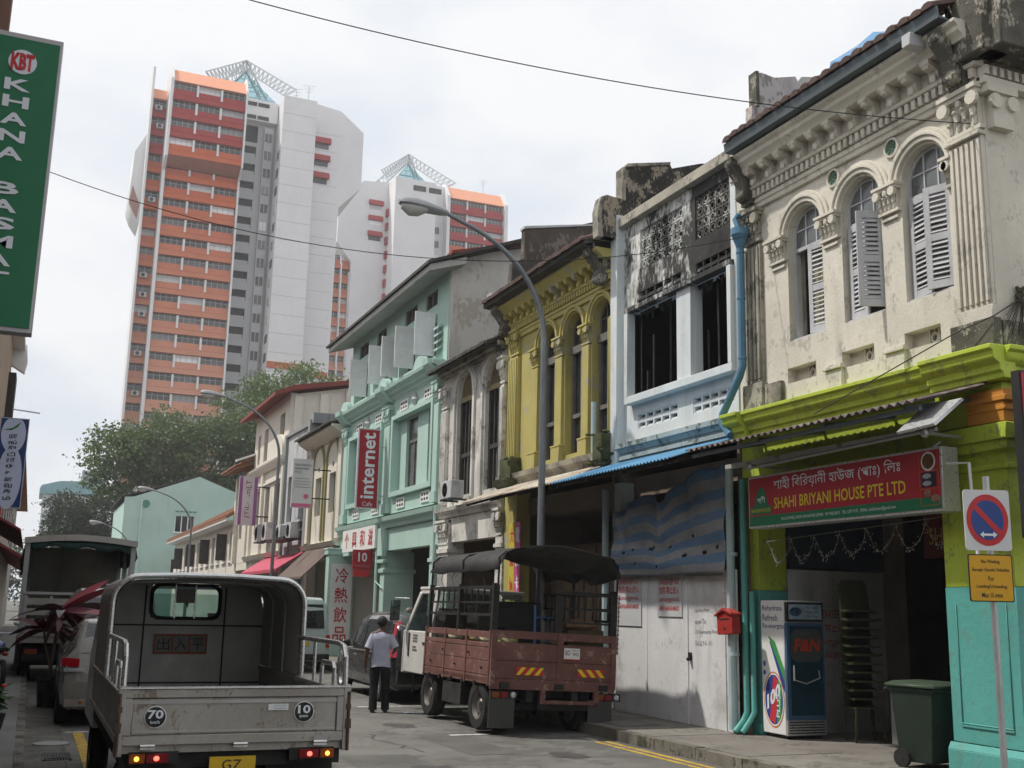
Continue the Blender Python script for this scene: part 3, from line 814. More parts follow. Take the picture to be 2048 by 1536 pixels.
# shop front inside the arcade
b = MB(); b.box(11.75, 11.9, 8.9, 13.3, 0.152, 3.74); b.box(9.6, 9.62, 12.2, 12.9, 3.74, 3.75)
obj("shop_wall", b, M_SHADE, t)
b = MB(); b.box(10.9, 11.1, 10.85, 11.02, 0.15, 3.74); obj("yellow_post", b, mat("shop_yellow", (0.42, 0.33, 0.05), rough=0.7), t)
b = MB(); b.box(10.92, 11.06, 9.5, 10.84, 2.3, 2.85); b.box(10.95, 11.0, 10.2, 10.28, 0.152, 2.3)
obj("door_frame", b, mat("shop_yellow_dark", (0.3, 0.25, 0.06), rough=0.7), t)
b = MB(); b.box(10.75, 10.8, 9.6, 11.3, 2.55, 3.4); obj("inner_sign", b, mat("maroon_board", (0.1, 0.012, 0.015), rough=0.5), t)
text("inner_sign_lettering", "SHAHI BRIYANI", t, (10.745, 11.2, 2.72), (0, -1, 0), (0, 0, 1), 1.5, 0.22, mat("dim_yellow_print", (0.35, 0.25, 0.04)))
b = MB(); b.box(10.02, 11.75, 13.18, 13.2, 2.45, 3.7); obj("blue_panel", b, mat("navy_panel", (0.02, 0.035, 0.06)), t)
# awning over the restaurant front
b = MB(); corrugated(b, 8.62, 13.1, 0.12, 4.27, 1.12, 4.0, 0.13, 0.022); obj("awning_sheet", b, M_BRAWN, t)
b = MB()
for yy in (8.9, 10.2, 11.5, 12.8): b.bar((FX, yy, 4.16), (FX - 1.05, yy, 3.95), 0.04, 0.05)
b.bar((FX - 1.02, 8.7, 3.93), (FX - 1.02, 13.05, 3.93), 0.04, 0.05)
obj("awning_frame", b, M_GUTTER, t)
b = MB(); b.tube([(8.68, 8.85, 3.76), (8.68, 12.3, 3.7)], 0.022, 8)
for yy in (9.0, 12.2): b.tube([(8.68, yy, 3.74), (9.3, yy, 3.72)], 0.018, 8); b.ball((8.66, yy, 3.73), 0.05, 0.05, 0.05)
obj("blind_roller", b, M_STEEL, t)
b = MB()
for k in range(3): b.box(8.92, 9.0, 9.5 + k * 1.25, 10.65 + k * 1.25, 3.8, 3.86)
obj("tube_lamp", b, mat("lamp_tube_plastic", (0.5, 0.5, 0.48), rough=0.4), t)
b = MB(); b.hexa([(8.22, 8.42, 3.72), (8.25, 8.42, 3.70), (8.25, 8.95, 3.68), (8.22, 8.95, 3.70), (8.62, 8.42, 4.02), (8.65, 8.42, 4.0), (8.65, 8.95, 4.0), (8.62, 8.95, 4.02)])
obj("flashing_sheet", b, M_ALU, t)
# party wall stub to the burnt house
b = MB(); b.prism([(9.3, 8.3), (9.3, 9.0), (9.62, 9.05), (9.64, 9.6), (9.76, 9.62), (9.77, 10.16), (9.83, 10.2), (10.1, 10.17), (10.5, 10.28), (10.55, 10.2), (10.62, 10.3), (11.6, 10.5), (15, 11.1), (15, 8.3)], lambda x, z: (x, 13.3, z), lambda x, z: (x, 13.46, z))
obj("parapet_wall", b, mat("pinkish_plaster", (0.5, 0.45, 0.42), rough=0.9, var=0.15, scale=1.2, streak=0.7, patch=0.15, pcol=(0.2, 0.18, 0.16)), t)
b = MB(); b.box(9.72, 9.78, 13.28, 13.48, 9.6, 10.2); b.box(9.26, 9.66, 13.28, 13.48, 9.0, 9.07)
obj("parapet_coping", b, M_MOULD, t)
# drainpipes at the left pier
b = MB(); b.tube([(9.34, 13.34, 3.7), (9.34, 13.34, 0.45), (9.28, 13.35, 0.32), (9.15, 13.36, 0.18)], 0.045, 10); b.tube([(9.4, 13.25, 2.1), (9.4, 13.25, 0.45), (9.32, 13.26, 0.32), (9.2, 13.26, 0.18)], 0.04, 10)
obj("teal_downpipe", b, M_TEAL, t)

# tarpaulin bundle on its roof
b = MB(); rr = random.Random(3)
rings = []
for k, (z, s_) in enumerate(((8.85, 1.0), (9.2, 1.02), (9.6, 0.98), (9.88, 0.86), (10.05, 0.55))):
    ring = []
    for i in range(18):
        a = 2 * math.pi * i / 18
        e = (abs(math.cos(a)) ** 4 + abs(math.sin(a)) ** 4) ** -0.25 * s_
        ring.append((10.95 + 0.85 * e * math.cos(a) + rr.uniform(-0.05, 0.05), 11.65 + 0.85 * e * math.sin(a) + rr.uniform(-0.05, 0.05), z + rr.uniform(-0.06, 0.06)))
    rings.append(ring)
b.loft(rings)
obj("roof_tarpaulin", b, mat("blue_tarpaulin_cloth", (0.1, 0.25, 0.45), rough=0.45, var=0.25, scale=3, bump=0.6, bscale=6), label="blue tarpaulin bundle on the tiled roof of the corner shophouse", cat="tarpaulin")

# ---- burnt-out pale blue house
t = thing("burnt_shophouse", "fire-damaged pale blue shophouse with black empty windows and smoke stains", "building", (9.35, 15.2, 0))
b = MB(); wall_grid(b, 13.4, 17.0, 4.68, 7.05, [(13.52, 14.64, 5.46, 6.98), (15.07, 16.6, 5.46, 6.98), (13.55, 14.73, 4.88, 5.15), (15.2, 16.5, 4.88, 5.15)], -0.2, -0.06)
obj("lower_wall", b, M_BLUEW, t)
b = MB(); wall_grid(b, 13.4, 17.0, 7.05, 8.72, [(13.55, 14.6, 7.08, 7.34), (15.05, 16.5, 7.08, 7.34), (13.5, 14.6, 7.74, 8.48), (15.0, 16.4, 7.74, 8.48)], -0.2, -0.06)
obj("upper_wall", b, M_BURNT, t)
b = MB(); b.fb(16.98, 17.22, 4.3, 8.95, -0.3, 0.1); b.fb(13.36, 13.5, 4.7, 8.4, -0.2, 0.02)
obj("side_pilaster", b, M_BLUEW, t, bev=0.008)
b = MB(); b.fb(13.44, 16.96, 8.68, 8.86, -0.25, 0.08); obj("coping", b, M_CREAMD, t, bev=0.01)
b = MB(); b.fb(13.42, 16.72, 5.33, 5.46, -0.2, 0.1); b.fb(13.42, 13.52, 5.46, 6.98, -0.2, 0.1); b.fb(16.6, 16.72, 5.46, 6.98, -0.2, 0.1); b.fb(14.645, 15.065, 5.461, 6.979, -0.2, 0.03)
obj("window_surround", b, M_BLUEW, t, bev=0.006)
b = MB(); b.fb(13.42, 16.72, 6.981, 7.07, -0.2, 0.1); obj("lintel", b, M_BURNT, t, bev=0.006)
b = MB()
for y, h in ((14.1, 6.98), (15.55, 6.98), (16.1, 6.5), (13.7, 6.1), (14.4, 6.2), (15.3, 6.4), (16.3, 5.9)): b.bar((9.5, y, 5.46), (9.5 + rnd.uniform(-.01, .01), y + rnd.uniform(-.015, .015), h), 0.03, 0.03)
for k in range(34):
    y = rnd.uniform(13.55, 16.55)
    if not 14.6 < y < 15.1: b.prism([(y - 0.05, 6.99), (y + 0.05, 6.99), (y + rnd.uniform(-.03, .03), 6.97 - rnd.uniform(0.04, 0.2))], lambda a_, z: (9.44, a_, z), lambda a_, z: (9.47, a_, z))
obj("charred_frame", b, mat("charred_timber", (0.03, 0.03, 0.03), rough=0.9, var=0.6, scale=5), t)
b = MB(); b.box(9.56, 13.5, 13.42, 16.98, 4.6, 8.6); b.v = b.v
b.f = [f for i, f in enumerate(b.f) if i != 5]; b.mi = b.mi[:5]
obj("burnt_room", b, M_SOOT, t)
# vent and lattice blocks
vb = MB(); w_, h_ = 0.26, 0.135
vb.box(-0.05, 0.05, 0, 0.022, 0, h_); vb.box(-0.05, 0.05, w_ - 0.022, w_, 0, h_); vb.box(-0.05, 0.05, 0.022, w_ - 0.022, 0, 0.02); vb.box(-0.05, 0.05, 0.022, w_ - 0.022, h_ - 0.02, h_)
vb.hexa([(-0.04, 0.022, 0.02), (0.02, 0.022, 0.07), (0.02, w_ - 0.022, 0.07), (-0.04, w_ - 0.022, 0.02), (-0.04, 0.022, 0.03), (0.02, 0.022, 0.08), (0.02, w_ - 0.022, 0.08), (-0.04, w_ - 0.022, 0.03)])
vbm, vbb = mesh_of("vent_block", vb, M_BLUEW), mesh_of("vent_block", vb, M_BURNT)
for ya, yb, za, me in ((13.55, 14.73, 4.88, vbm), (15.2, 16.5, 4.88, vbm), (13.55, 14.6, 7.08, vbb), (15.05, 16.5, 7.08, vbb)):
    for i in range(5):
        for k in range(2):
            if me is vbb and rnd.random() < 0.12: continue
            inst(me, "vent_block", t, (FX + 0.12, ya + (yb - ya) * i / 5, za + k * h_), scale=(1, (yb - ya) / 5 / w_, 0.99))
lb = MB(); q = 0.185
lb.box(-0.03, 0.03, 0, 0.016, 0, q); lb.box(-0.03, 0.03, q - 0.016, q, 0, q); lb.box(-0.03, 0.03, 0.016, q - 0.016, 0, 0.016); lb.box(-0.03, 0.03, 0.016, q - 0.016, q - 0.016, q)
for s_ in range(10):
    t0, t1 = 2 * math.pi * s_ / 10, 2 * math.pi * (s_ + 1) / 10
    lb.prism([(q / 2 + 0.045 * math.cos(a) * k, q / 2 + 0.045 * math.sin(a) * k) for a, k in ((t0, 1), (t0, 1.5), (t1, 1.5), (t1, 1))], lambda y, z: (-0.028, y, z), lambda y, z: (0.02, y, z))
lbm, lbs = mesh_of("lattice_block", lb, M_BURNT), mesh_of("lattice_block", lb, mat("sooted_block", (0.1, 0.098, 0.09), rough=0.9, var=0.5, scale=4, patch=0.3, pcol=(0.5, 0.49, 0.46), pscale=5))
for ya, n in ((13.5, 6), (15.0, 8)):
    for i in range(n):
        for k in range(4):
            inst(lbm if ya > 14 else lbs, "lattice_block", t, (FX + 0.12, ya + (1.1 if ya < 14 else 1.4) * i / n, 7.74 + k * q))
b = MB(); b.fb(13.4, 17.0, 4.32, 4.67, -0.2, 0.02); b.prof(13.38, 17.05, [(0, 4.5), (0.05, 4.5), (0.08, 4.56), (0.12, 4.58), (0.12, 4.66), (0, 4.66)]); b.prof(13.4, 17.0, [(0.02, 4.36), (0.06, 4.38), (0.06, 4.44), (0.02, 4.46)])
obj("string_course", b, mat("mouldy_pale_blue", (0.36, 0.43, 0.44), rough=0.9, var=0.25, scale=2, streak=1.0, scol=(0.04, 0.045, 0.03), patch=0.25, pcol=(0.07, 0.08, 0.05), pscale=4), t)
shell(t, 13.4, 17.1, 8.45, 9.6, M_TILED, M_SHADE, deep=5.5, roof=False)
b = MB(); corrugated(b, 13.3, 17.25, 0.1, 4.32, 1.25, 3.93, 0.1, 0.016); obj("awning_sheet", b, M_BAWN, t)
b = MB()
for yy in (13.6, 14.8, 16.0, 17.1): b.bar((FX, yy, 4.2), (FX - 1.2, yy, 3.87), 0.04, 0.05)
b.bar((FX - 1.1, 13.35, 3.9), (FX - 1.1, 17.2, 3.9), 0.04, 0.04)
obj("awning_frame", b, M_WOODD, t)
b = MB(); b.fb(16.98, 17.2, 0.15, 4.0, -0.25, 0.02); obj("pier", b, M_BLUEW, t)
b = MB(); b.tube([(9.22, 17.32, 3.9), (9.22, 17.32, 0.2)], 0.06, 10); b.tube([(9.2, 13.47, 3.9), (9.2, 13.47, 0.2)], 0.06, 10)
for z in (1.2, 2.6): b.cyl((9.22, 13.45, z), (9.22, 13.45, z + 0.05), 0.075)
obj("downpipe", b, M_PPIPE, t)
b = MB(); b.tube([(9.14, 12.98, 7.3), (9.14, 12.98, 5.3), (9.13, 13.05, 5.15), (9.13, 13.5, 4.66), (9.13, 13.53, 4.56), (9.12, 13.3, 4.33)], 0.055, 10)
b.lathe([(0.058, 7.08), (0.08, 7.15), (0.125, 7.27), (0.135, 7.28), (0.135, 7.38), (0.12, 7.38), (0.115, 7.29), (0.02, 7.25)], c=(9.14, 12.98, 0), n=14)
for z in (5.4, 6.3, 7.0): b.cyl((9.14, 12.98, z), (9.14, 12.98, z + 0.03), 0.064)
obj("rainwater_pipe", b, M_BPIPE, t)
b = MB(); b.tube([(9.3, 13.0, 7.62), (9.16, 13.06, 7.62), (9.13, 13.08, 7.56), (9.14, 13.0, 7.36)], 0.042, 8); obj("spout", b, M_BPIPE, t)
# party wall to the yellow house
b = MB(); b.prism([(9.0, 8.5), (8.96, 8.9), (9.0, 9.22), (9.1, 9.3), (9.4, 9.28), (9.41, 9.85), (9.48, 9.95), (9.95, 10.08), (10.4, 10.18), (10.45, 10.08), (11.1, 10.3), (15, 11.0), (15, 8.5)], lambda x, z: (x, 17.0, z), lambda x, z: (x, 17.2, z))
obj("parapet_wall", b, M_FLAKE, t)
b = MB(); b.box(9.36, 9.44, 16.97, 17.23, 9.25, 9.9); b.prism([(9.4, 9.9), (9.48, 10.0), (10.42, 10.2), (10.4, 10.13), (9.5, 9.93)], lambda x, z: (x, 16.97, z), lambda x, z: (x, 17.24, z)); b.prism([(8.9, 8.5), (8.88, 9.0), (8.95, 9.27), (9.08, 9.33), (9.3, 9.3), (9.3, 8.5)], lambda x, z: (x, 17.03, z), lambda x, z: (x, 17.26, z))
obj("parapet_coping", b, M_CREAMD, t, bev=0.01)

# hoarding below it
t = thing("hoarding", "white painted plywood hoarding with a door across the burnt shopfront", "hoarding", (9.3, 15.2, 0.15))
for ya, yb in ((15.93, 17.0), (14.73, 15.92), (13.72, 14.7), (13.42, 13.71)):
    b = MB(); b.box(9.25, 9.28, ya, yb, 0.152, 2.36 + rnd.uniform(0, 0.05)); obj("board", b, M_HOARD, t, bev=0.003)
b = MB(); b.box(9.235, 9.25, 14.69, 14.75, 0.15, 2.36); b.box(9.235, 9.25, 13.69, 13.72, 0.15, 2.36); b.box(9.23, 9.25, 13.7, 14.72, 2.3, 2.335)
obj("door_batten", b, M_HOARD, t)
b = MB(); b.box(9.215, 9.25, 14.6, 14.66, 1.08, 1.2); b.ball((9.2, 14.63, 1.1), 0.03); obj("padlock", b, M_BLACK, t)
b = MB(); b.box(10.0, 11.75, 13.22, 13.25, 0.152, 2.43); obj("return_board", b, M_HOARD, t)
for i, s_ in enumerate(("DANGER-KEEP OUT", "危险·禁止进入", "அபாயம்-நுழையாதே", "BAHAYA-JANGAN MASUK")):
    text("danger_lettering", s_, t, (10.35, 13.214, 1.75 - i * 0.2), (1, 0, 0), (0, 0, 1), 0.75, 0.12, M_RED)
for (ya, yb, za, zb, nm) in ((16.1, 16.93, 1.55, 2.38, 0), (14.85, 15.58, 1.72, 2.36, 1)):
    s = thing("danger_notice", ("grey danger notice in red beside the hoarding door" if nm else "larger grey danger notice in red half hidden behind the red lorry"), "notice", (9.24, (ya + yb) / 2, za))
    b = MB(); b.box(9.232, 9.246, ya, yb, za, zb); obj("board", b, mat("pale_notice", (0.52, 0.53, 0.54), rough=0.6), s)
    h = 0.64 if nm == 0 else zb - za
    for i, s_ in enumerate(("DANGER-KEEP OUT", "危险·禁止进入", "அபாயம்-நுழையாதே", "BAHAYA-JANGAN MASUK")):
        text("lettering", s_, s, (9.229, yb - 0.07, zb - 0.15 - i * h * 0.22), (0, -1, 0), (0, 0, 1), yb - ya - 0.14, 0.1 if i != 1 else 0.12, M_RED, bold=0.012)
for i, (s_, w) in enumerate((("Low Hee Motor ___ Co", 0.6), ("now To", 0.3), ("21 Veerasamy Road", 0.62), ("Tel 62 9 4 - 4 1", 0.45))):
    text("handwriting", s_, t, (9.246, 14.5, 1.78 - i * 0.16), (0, -1, 0.04), (0, 0, 1), w, 0.075, mat("pencil", (0.22, 0.23, 0.25)))
# striped tarpaulin above
vs, fs, vb_ = [], [], []
ny, nzz = 56, 30
for j in range(nzz + 1):
    for i in range(ny + 1):
        u, v = i / ny, j / nzz
        top = 3.62 + 0.42 * (u - 0.1) - 0.5 * max(0, 0.2 - u) - 0.08 * abs(math.sin(u * 7.5 + 0.4)) - 0.22 * math.exp(-((u - 0.47) / 0.1) ** 2)
        y = 16.9 - u * 3.42
        sagm = (-0.08 * math.sin(math.pi * u) * math.sin(math.pi * v) + 0.007 * math.sin(u * 11 + v * 4))
        z = 2.36 + (top - 2.36) * v + sagm
        fold = 0.05 * v * math.sin(u * 21 - 7 * (1 - v) * (u - 0.5)) + 0.03 * math.sin(u * 47 + 9 * v) * v * v + 0.025 * math.sin(v * 13 + u * 5)
        vs.append((9.12 + fold, y, z)); vb_.append(v * 1.36 + 0.004 * math.sin(u * 17))
for j in range(nzz):
    for i in range(ny):
        if (i, j) in ((7, 10), (8, 10), (12, 11), (20, 11), (21, 11), (22, 12), (31, 11), (41, 12), (13, 5), (37, 6), (38, 6), (46, 6), (47, 6), (25, 4), (52, 7)): continue
        a = j * (ny + 1) + i; fs.append((a, a + 1, a + ny + 2, a + ny + 1))
b = MB(); b.add(vs, fs)
mt_ = mat("striped_tarp_cloth", (0.27, 0.275, 0.29), rough=0.5, var=0.25, scale=3, bump=0.8, bscale=7, streak=0.5)
N_, L_ = mt_.node_tree.nodes, mt_.node_tree.links; bs_ = N_["Principled BSDF"]; old = bs_.inputs["Base Color"].links[0].from_socket
at_ = N_.new("ShaderNodeAttribute"); at_.attribute_name = "cloth_v"
cr2 = N_.new("ShaderNodeMath"); cr2.operation = 'FRACT'; dv2 = N_.new("ShaderNodeMath"); dv2.operation = 'DIVIDE'; dv2.inputs[1].default_value = 0.27
mr2 = N_.new("ShaderNodeMapRange"); mr2.inputs[1].default_value, mr2.inputs[2].default_value = 0.5, 0.53
mx2 = N_.new("ShaderNodeMixRGB"); mx2.inputs[2].default_value = (0.1, 0.18, 0.3, 1)
L_.new(at_.outputs["Fac"], dv2.inputs[0]); L_.new(dv2.outputs[0], cr2.inputs[0]); L_.new(cr2.outputs[0], mr2.inputs[0]); L_.new(mr2.outputs[0], mx2.inputs[0]); L_.new(old, mx2.inputs[1]); L_.new(mx2.outputs[0], bs_.inputs["Base Color"])
tp = obj("striped_tarpaulin", b, mt_, label="blue and grey striped tarpaulin hung above the white hoarding", cat="tarpaulin", smooth=70)
at2 = tp.data.attributes.new("cloth_v", 'FLOAT', 'POINT'); at2.data.foreach_set("value", vb_)
sm = tp.modifiers.new("thick", 'SOLIDIFY'); sm.thickness = 0.006
# red letter box
t = thing("letter_box", "small red letter box on the pale pipe beside the hoarding", "letter box", (9.15, 13.42, 1.5), local=True)
b = MB(); b.prism([(-0.19, 0.0), (0.19, 0.0), (0.19, 0.27), (0.0, 0.34), (-0.19, 0.27)], lambda y, z: (-0.1, y, z), lambda y, z: (0.04, y, z)); obj("body", b, mat("letterbox_red", (0.36, 0.035, 0.03), rough=0.4), t, bev=0.008)
b = MB(); b.prism([(-0.21, 0.255), (0.0, 0.335), (0.21, 0.255), (0.21, 0.28), (0.0, 0.365), (-0.21, 0.28)], lambda y, z: (-0.13, y, z), lambda y, z: (0.05, y, z)); obj("lid", b, mat("letterbox_red2", (0.42, 0.05, 0.04), rough=0.35), t)
b = MB(); b.box(-0.104, -0.1, -0.12, 0.12, 0.2, 0.22); b.lathe([(0.02, -0.107), (0.02, -0.1)], c=(0, 0, 0.08), axis='x', n=8); obj("slot", b, M_BLACK, t)
t.rotation_euler = (R(-4), 0, 0)

# ---- mustard yellow house
t = thing("yellow_shophouse", "weathered mustard yellow shophouse with three tall arched windows", "building", (9.35, 19.8, 0))
WC3 = (20.1, 18.9, 17.74); HW3 = 0.4; ZS3 = 7.15
b = MB(); wall_grid(b, 17.2, 22.25, 4.5, 8.05, [(c - HW3, c + HW3, 4.75, ZS3 + HW3) for c in WC3], -0.3, 0.0)
for c in WC3: arch_fill(b, c, HW3, ZS3, HW3, ZS3 + HW3, -0.3, 0)
obj("upper_wall", b, M_YELLOW, t)
b = MB()
for c in WC3:
    archivolt(b, c, HW3 + 0.03, HW3 + 0.09, ZS3, 1, 0, 0.05); archivolt(b, c, HW3 + 0.09, HW3 + 0.15, ZS3, 1, 0, 0.08)
obj("arch_moulding", b, M_YELLOW, t, bev=0.006)
for y0, y1 in ((20.5, 20.82), (19.34, 19.66), (18.17, 18.47)):
    b = MB(); capital(b, y0, y1, 6.78, 7.17, 0.1); b.fb(y0 + 0.01, y1 - 0.01, 4.95, 6.75, 0, 0.06); b.fb(y0 - 0.03, y1 + 0.03, 4.62, 4.93, 0, 0.12); b.fb(y0 - 0.04, y1 + 0.04, 4.93, 4.97, 0, 0.13)
    obj("column", b, M_YELLOW, t, bev=0.006)
b = MB(); flutes(b, 17.22, 17.34, 4.9, 7.1, 0.1, 2); flutes(b, 21.5, 21.95, 4.95, 7.2, 0.12, 5); capital(b, 21.5, 21.95, 7.25, 7.8, 0.14)
obj("pilaster", b, M_YELLOW, t, bev=0.006)
for c in WC3:
    fanlight(t, c, HW3, ZS3, HW3 - 0.005, -0.2, M_WOODG, M_GLASS, 3, 0.2)
    b = MB(); b.fb(c - HW3, c + HW3, 6.78, 6.93, -0.26, -0.12); b.fb(c - HW3, c + HW3, 5.48, 5.56, -0.26, -0.14); b.fb(c - HW3, c - HW3 + 0.07, 4.76, 6.78, -0.26, -0.15); b.fb(c + HW3 - 0.07, c + HW3, 4.76, 6.78, -0.26, -0.15); b.fb(c - 0.03, c + 0.03, 4.76, 6.78, -0.25, -0.16)
    fo = obj("window_frame", b, M_WOODG, t)
    for sgn in (-1, 1):
        for za, zb in ((4.78, 5.47), (5.57, 6.77)):
            b = MB(); b.fb(c + sgn * 0.04, c + sgn * (HW3 - 0.08), za, zb, -0.225, -0.205); obj("pane", b, M_GLASS, fo)
b = MB()
for sgn in (-1, 1): b.fb(17.74 - 0.36, 17.74 + 0.36, 4.76, 4.9, -0.22, -0.16)
obj("window_foot", b, M_WOODD, t)
b = MB(); b.prof(17.2, 22.28, [(0, 7.62), (0.05, 7.62), (0.05, 7.7), (0.08, 7.72), (0.08, 7.78), (0, 7.78)])
b.prof(17.2, 22.28, [(0, 7.9), (0.13, 7.9), (0.15, 7.95), (0.05, 7.97), (0.05, 8.18), (0.28, 8.18), (0.32, 8.24), (0.42, 8.3), (0.42, 8.36), (0, 8.36)])
obj("cornice", b, M_YELLOW, t, bev=0.005)
b = MB()
for i in range(46): b.fb(17.22 + i * 0.11, 17.28 + i * 0.11, 7.79, 7.895, 0, 0.12)
obj("dentil_band", b, M_YELLOW, t)
bm3 = bracket_mesh(M_YELLOW)
for i in range(14): inst(bm3, "bracket", t, (FX - 0.05, 17.4 + i * 0.345, 8.13))
for c_ in (17.45, 22.0):
    b = MB(); b.fb(c_ - 0.15, c_ + 0.15, 7.75, 8.34, 0.06, 0.2); b.prof(c_ - 0.12, c_ + 0.12, [(0.2, 7.72), (0.24, 7.72), (0.32, 7.84), (0.28, 7.98), (0.36, 8.1), (0.5, 8.24), (0.52, 8.37), (0.2, 8.37)]); b.ball((FX - 0.28, c_, 7.8), 0.07, 0.15, 0.08); b.ball((FX - 0.46, c_, 8.28), 0.07, 0.15, 0.08)
    obj("console", b, M_MOULD, t, bev=0.01)
b = MB(); b.prof(17.3, 22.25, [(0.42, 8.36), (0.62, 8.38), (0.64, 8.5), (0.42, 8.46)]); obj("gutter", b, M_TILED, t)
b = MB(); b.box(8.76, 8.96, 17.3, 17.5, 8.38, 8.52); obj("gutter_outlet", b, M_GREYW, t, bev=0.01)
tile_row(t, 17.3, 22.2, 0.66, 8.46, M_TILE, 0.16)
shell(t, 17.25, 22.2, 8.4, 10.2, M_TILED, M_SHADE, deep=5.5, eave=0.6)
b = MB(); b.prof(17.22, 22.3, [(0, 4.3), (0.1, 4.32), (0.12, 4.45), (0.2, 4.5), (0.22, 4.6), (0, 4.62)]); obj("string_course", b, M_CREAMD, t)
b = MB(); b.fb(21.4, 22.0, 4.5, 4.95, 0.0, 0.25); b.fb(17.2, 17.55, 4.4, 4.9, 0.0, 0.28); b.prof(21.35, 22.1, [(0.0, 4.2), (0.3, 4.35), (0.36, 4.5), (0.0, 4.5)]); b.prof(17.2, 17.6, [(0.0, 4.25), (0.3, 4.35), (0.36, 4.42), (0.0, 4.42)])
rr = random.Random(5)
for i in range(26): b.ball((FX - rr.uniform(0.1, 0.34), rr.choice((21.7, 17.4)) + rr.uniform(-0.3, 0.3), rr.uniform(4.3, 4.95)), rr.uniform(0.03, 0.09), rr.uniform(0.03, 0.1), rr.uniform(0.02, 0.06), 6, 4)
obj("mossy_ledge", b, M_MOSS, t, bev=0.02)
b = MB(); corrugated(b, 17.25, 21.9, 0.1, 4.36, 1.15, 3.96, 0.1, 0.016); obj("awning_sheet", b, M_CAWN, t)
b = MB()
for yy in (17.6, 19.0, 20.4, 21.7): b.bar((FX, yy, 4.24), (FX - 1.1, yy, 3.9), 0.05, 0.05)
obj("awning_frame", b, M_WOODD, t)
b = MB(); b.fb(21.55, 22.2, 0.15, 4.3, -0.3, 0.02); obj("pier", b, M_YELLOW, t)
b = MB(); b.tube([(9.2, 17.75, 5.55), (9.2, 17.75, 4.4)], 0.055, 10); obj("waste_pipe", b, M_PPIPE, t)
b = MB(); b.box(10.2, 10.35, 17.3, 21.5, 1.0, 3.1)
for k in range(8): b.box(10.12, 10.2, 17.35 + k * 0.52, 17.8 + k * 0.52, 1.05, 3.0)
obj("folding_shopfront", b, mat("dusty_timber", (0.16, 0.12, 0.08), rough=0.8, var=0.3), t)
b = MB(); b.prism([(9.2, 8.6), (9.22, 8.95), (9.36, 9.0), (9.4, 9.55), (9.68, 9.68), (9.69, 10.4), (11.6, 10.78), (15, 11.3), (15, 8.6)], lambda x, z: (x, 22.2, z), lambda x, z: (x, 22.4, z))
obj("parapet_wall", b, mat("brown_black_plaster", (0.085, 0.07, 0.06), rough=0.95, var=0.35, scale=1.5, streak=0.8, patch=0.3, pcol=(0.2, 0.17, 0.15), pscale=2), t)
b = MB(); b.prism([(9.66, 10.4), (11.7, 10.8), (11.7, 10.84), (9.66, 10.46)], lambda x, z: (x, 22.17, z), lambda x, z: (x, 22.42, z)); b.prism([(8.9, 8.45), (8.85, 8.75), (9.2, 8.95), (9.3, 8.5)], lambda x, z: (x, 22.1, z), lambda x, z: (x, 22.4, z))
obj("parapet_coping", b, M_GREYW, t)
for i, (ya, yb, m, tx) in enumerate(((21.56, 21.84, mat("poster_yellow", (0.6, 0.5, 0.05), rough=0.5), "大減價"), (21.26, 21.54, mat("poster_pink", (0.55, 0.1, 0.25), rough=0.5), "電話卡"))):
    s = thing("poster", ("yellow vertical poster with red characters on the yellow pier" if i == 0 else "pink vertical poster beside the yellow one on the pier"), "poster", (9.2, ya, 2.0))
    b = MB(); b.box(9.3, 9.32, ya, yb, 2.0, 3.58); obj("sheet", b, m, s)
    for k, ch in enumerate(tx): text("lettering", ch, s, (9.297, yb - 0.04, 3.15 - k * 0.5), (0, -1, 0), (0, 0, 1), 0.2, 0.32, M_RED if i == 0 else M_WPRINT, bold=0.02)

# ---- dirty white house with two arches
t = thing("grimy_white_shophouse", "grimy white shophouse with two tall arched windows and fretwork", "building", (9.35, 24.4, 0))
WC4 = (24.9, 23.02); HW4 = 0.55; ZS4 = 6.95
b = MB(); wall_grid(b, 22.35, 26.45, 4.2, 7.75, [(c - HW4, c + HW4, 4.45, ZS4 + HW4) for c in WC4], -0.3, 0)
for c in WC4: arch_fill(b, c, HW4, ZS4, HW4, ZS4 + HW4, -0.3, 0)
obj("upper_wall", b, M_DWHITE, t)
b = MB()
for c in WC4:
    archivolt(b, c, HW4 + 0.04, HW4 + 0.16, ZS4, 1, 0, 0.06); archivolt(b, c, HW4 + 0.16, HW4 + 0.24, ZS4, 1, 0, 0.04)
    for s_ in (-1, 1): b.fb(c + s_ * (HW4 + 0.12) - 0.06, c + s_ * (HW4 + 0.12) + 0.06, 4.3, ZS4, 0, 0.06)
obj("arch_moulding", b, M_DWHITE, t, bev=0.006)
b = MB(); flutes(b, 22.25, 22.42, 4.3, 6.7, 0.12, 3); capital(b, 22.22, 22.45, 6.75, 7.35, 0.15); flutes(b, 26.0, 26.4, 4.3, 6.7, 0.1, 4); capital(b, 26.0, 26.4, 6.75, 7.3, 0.14)
obj("pilaster", b, M_DWHITE, t, bev=0.006)
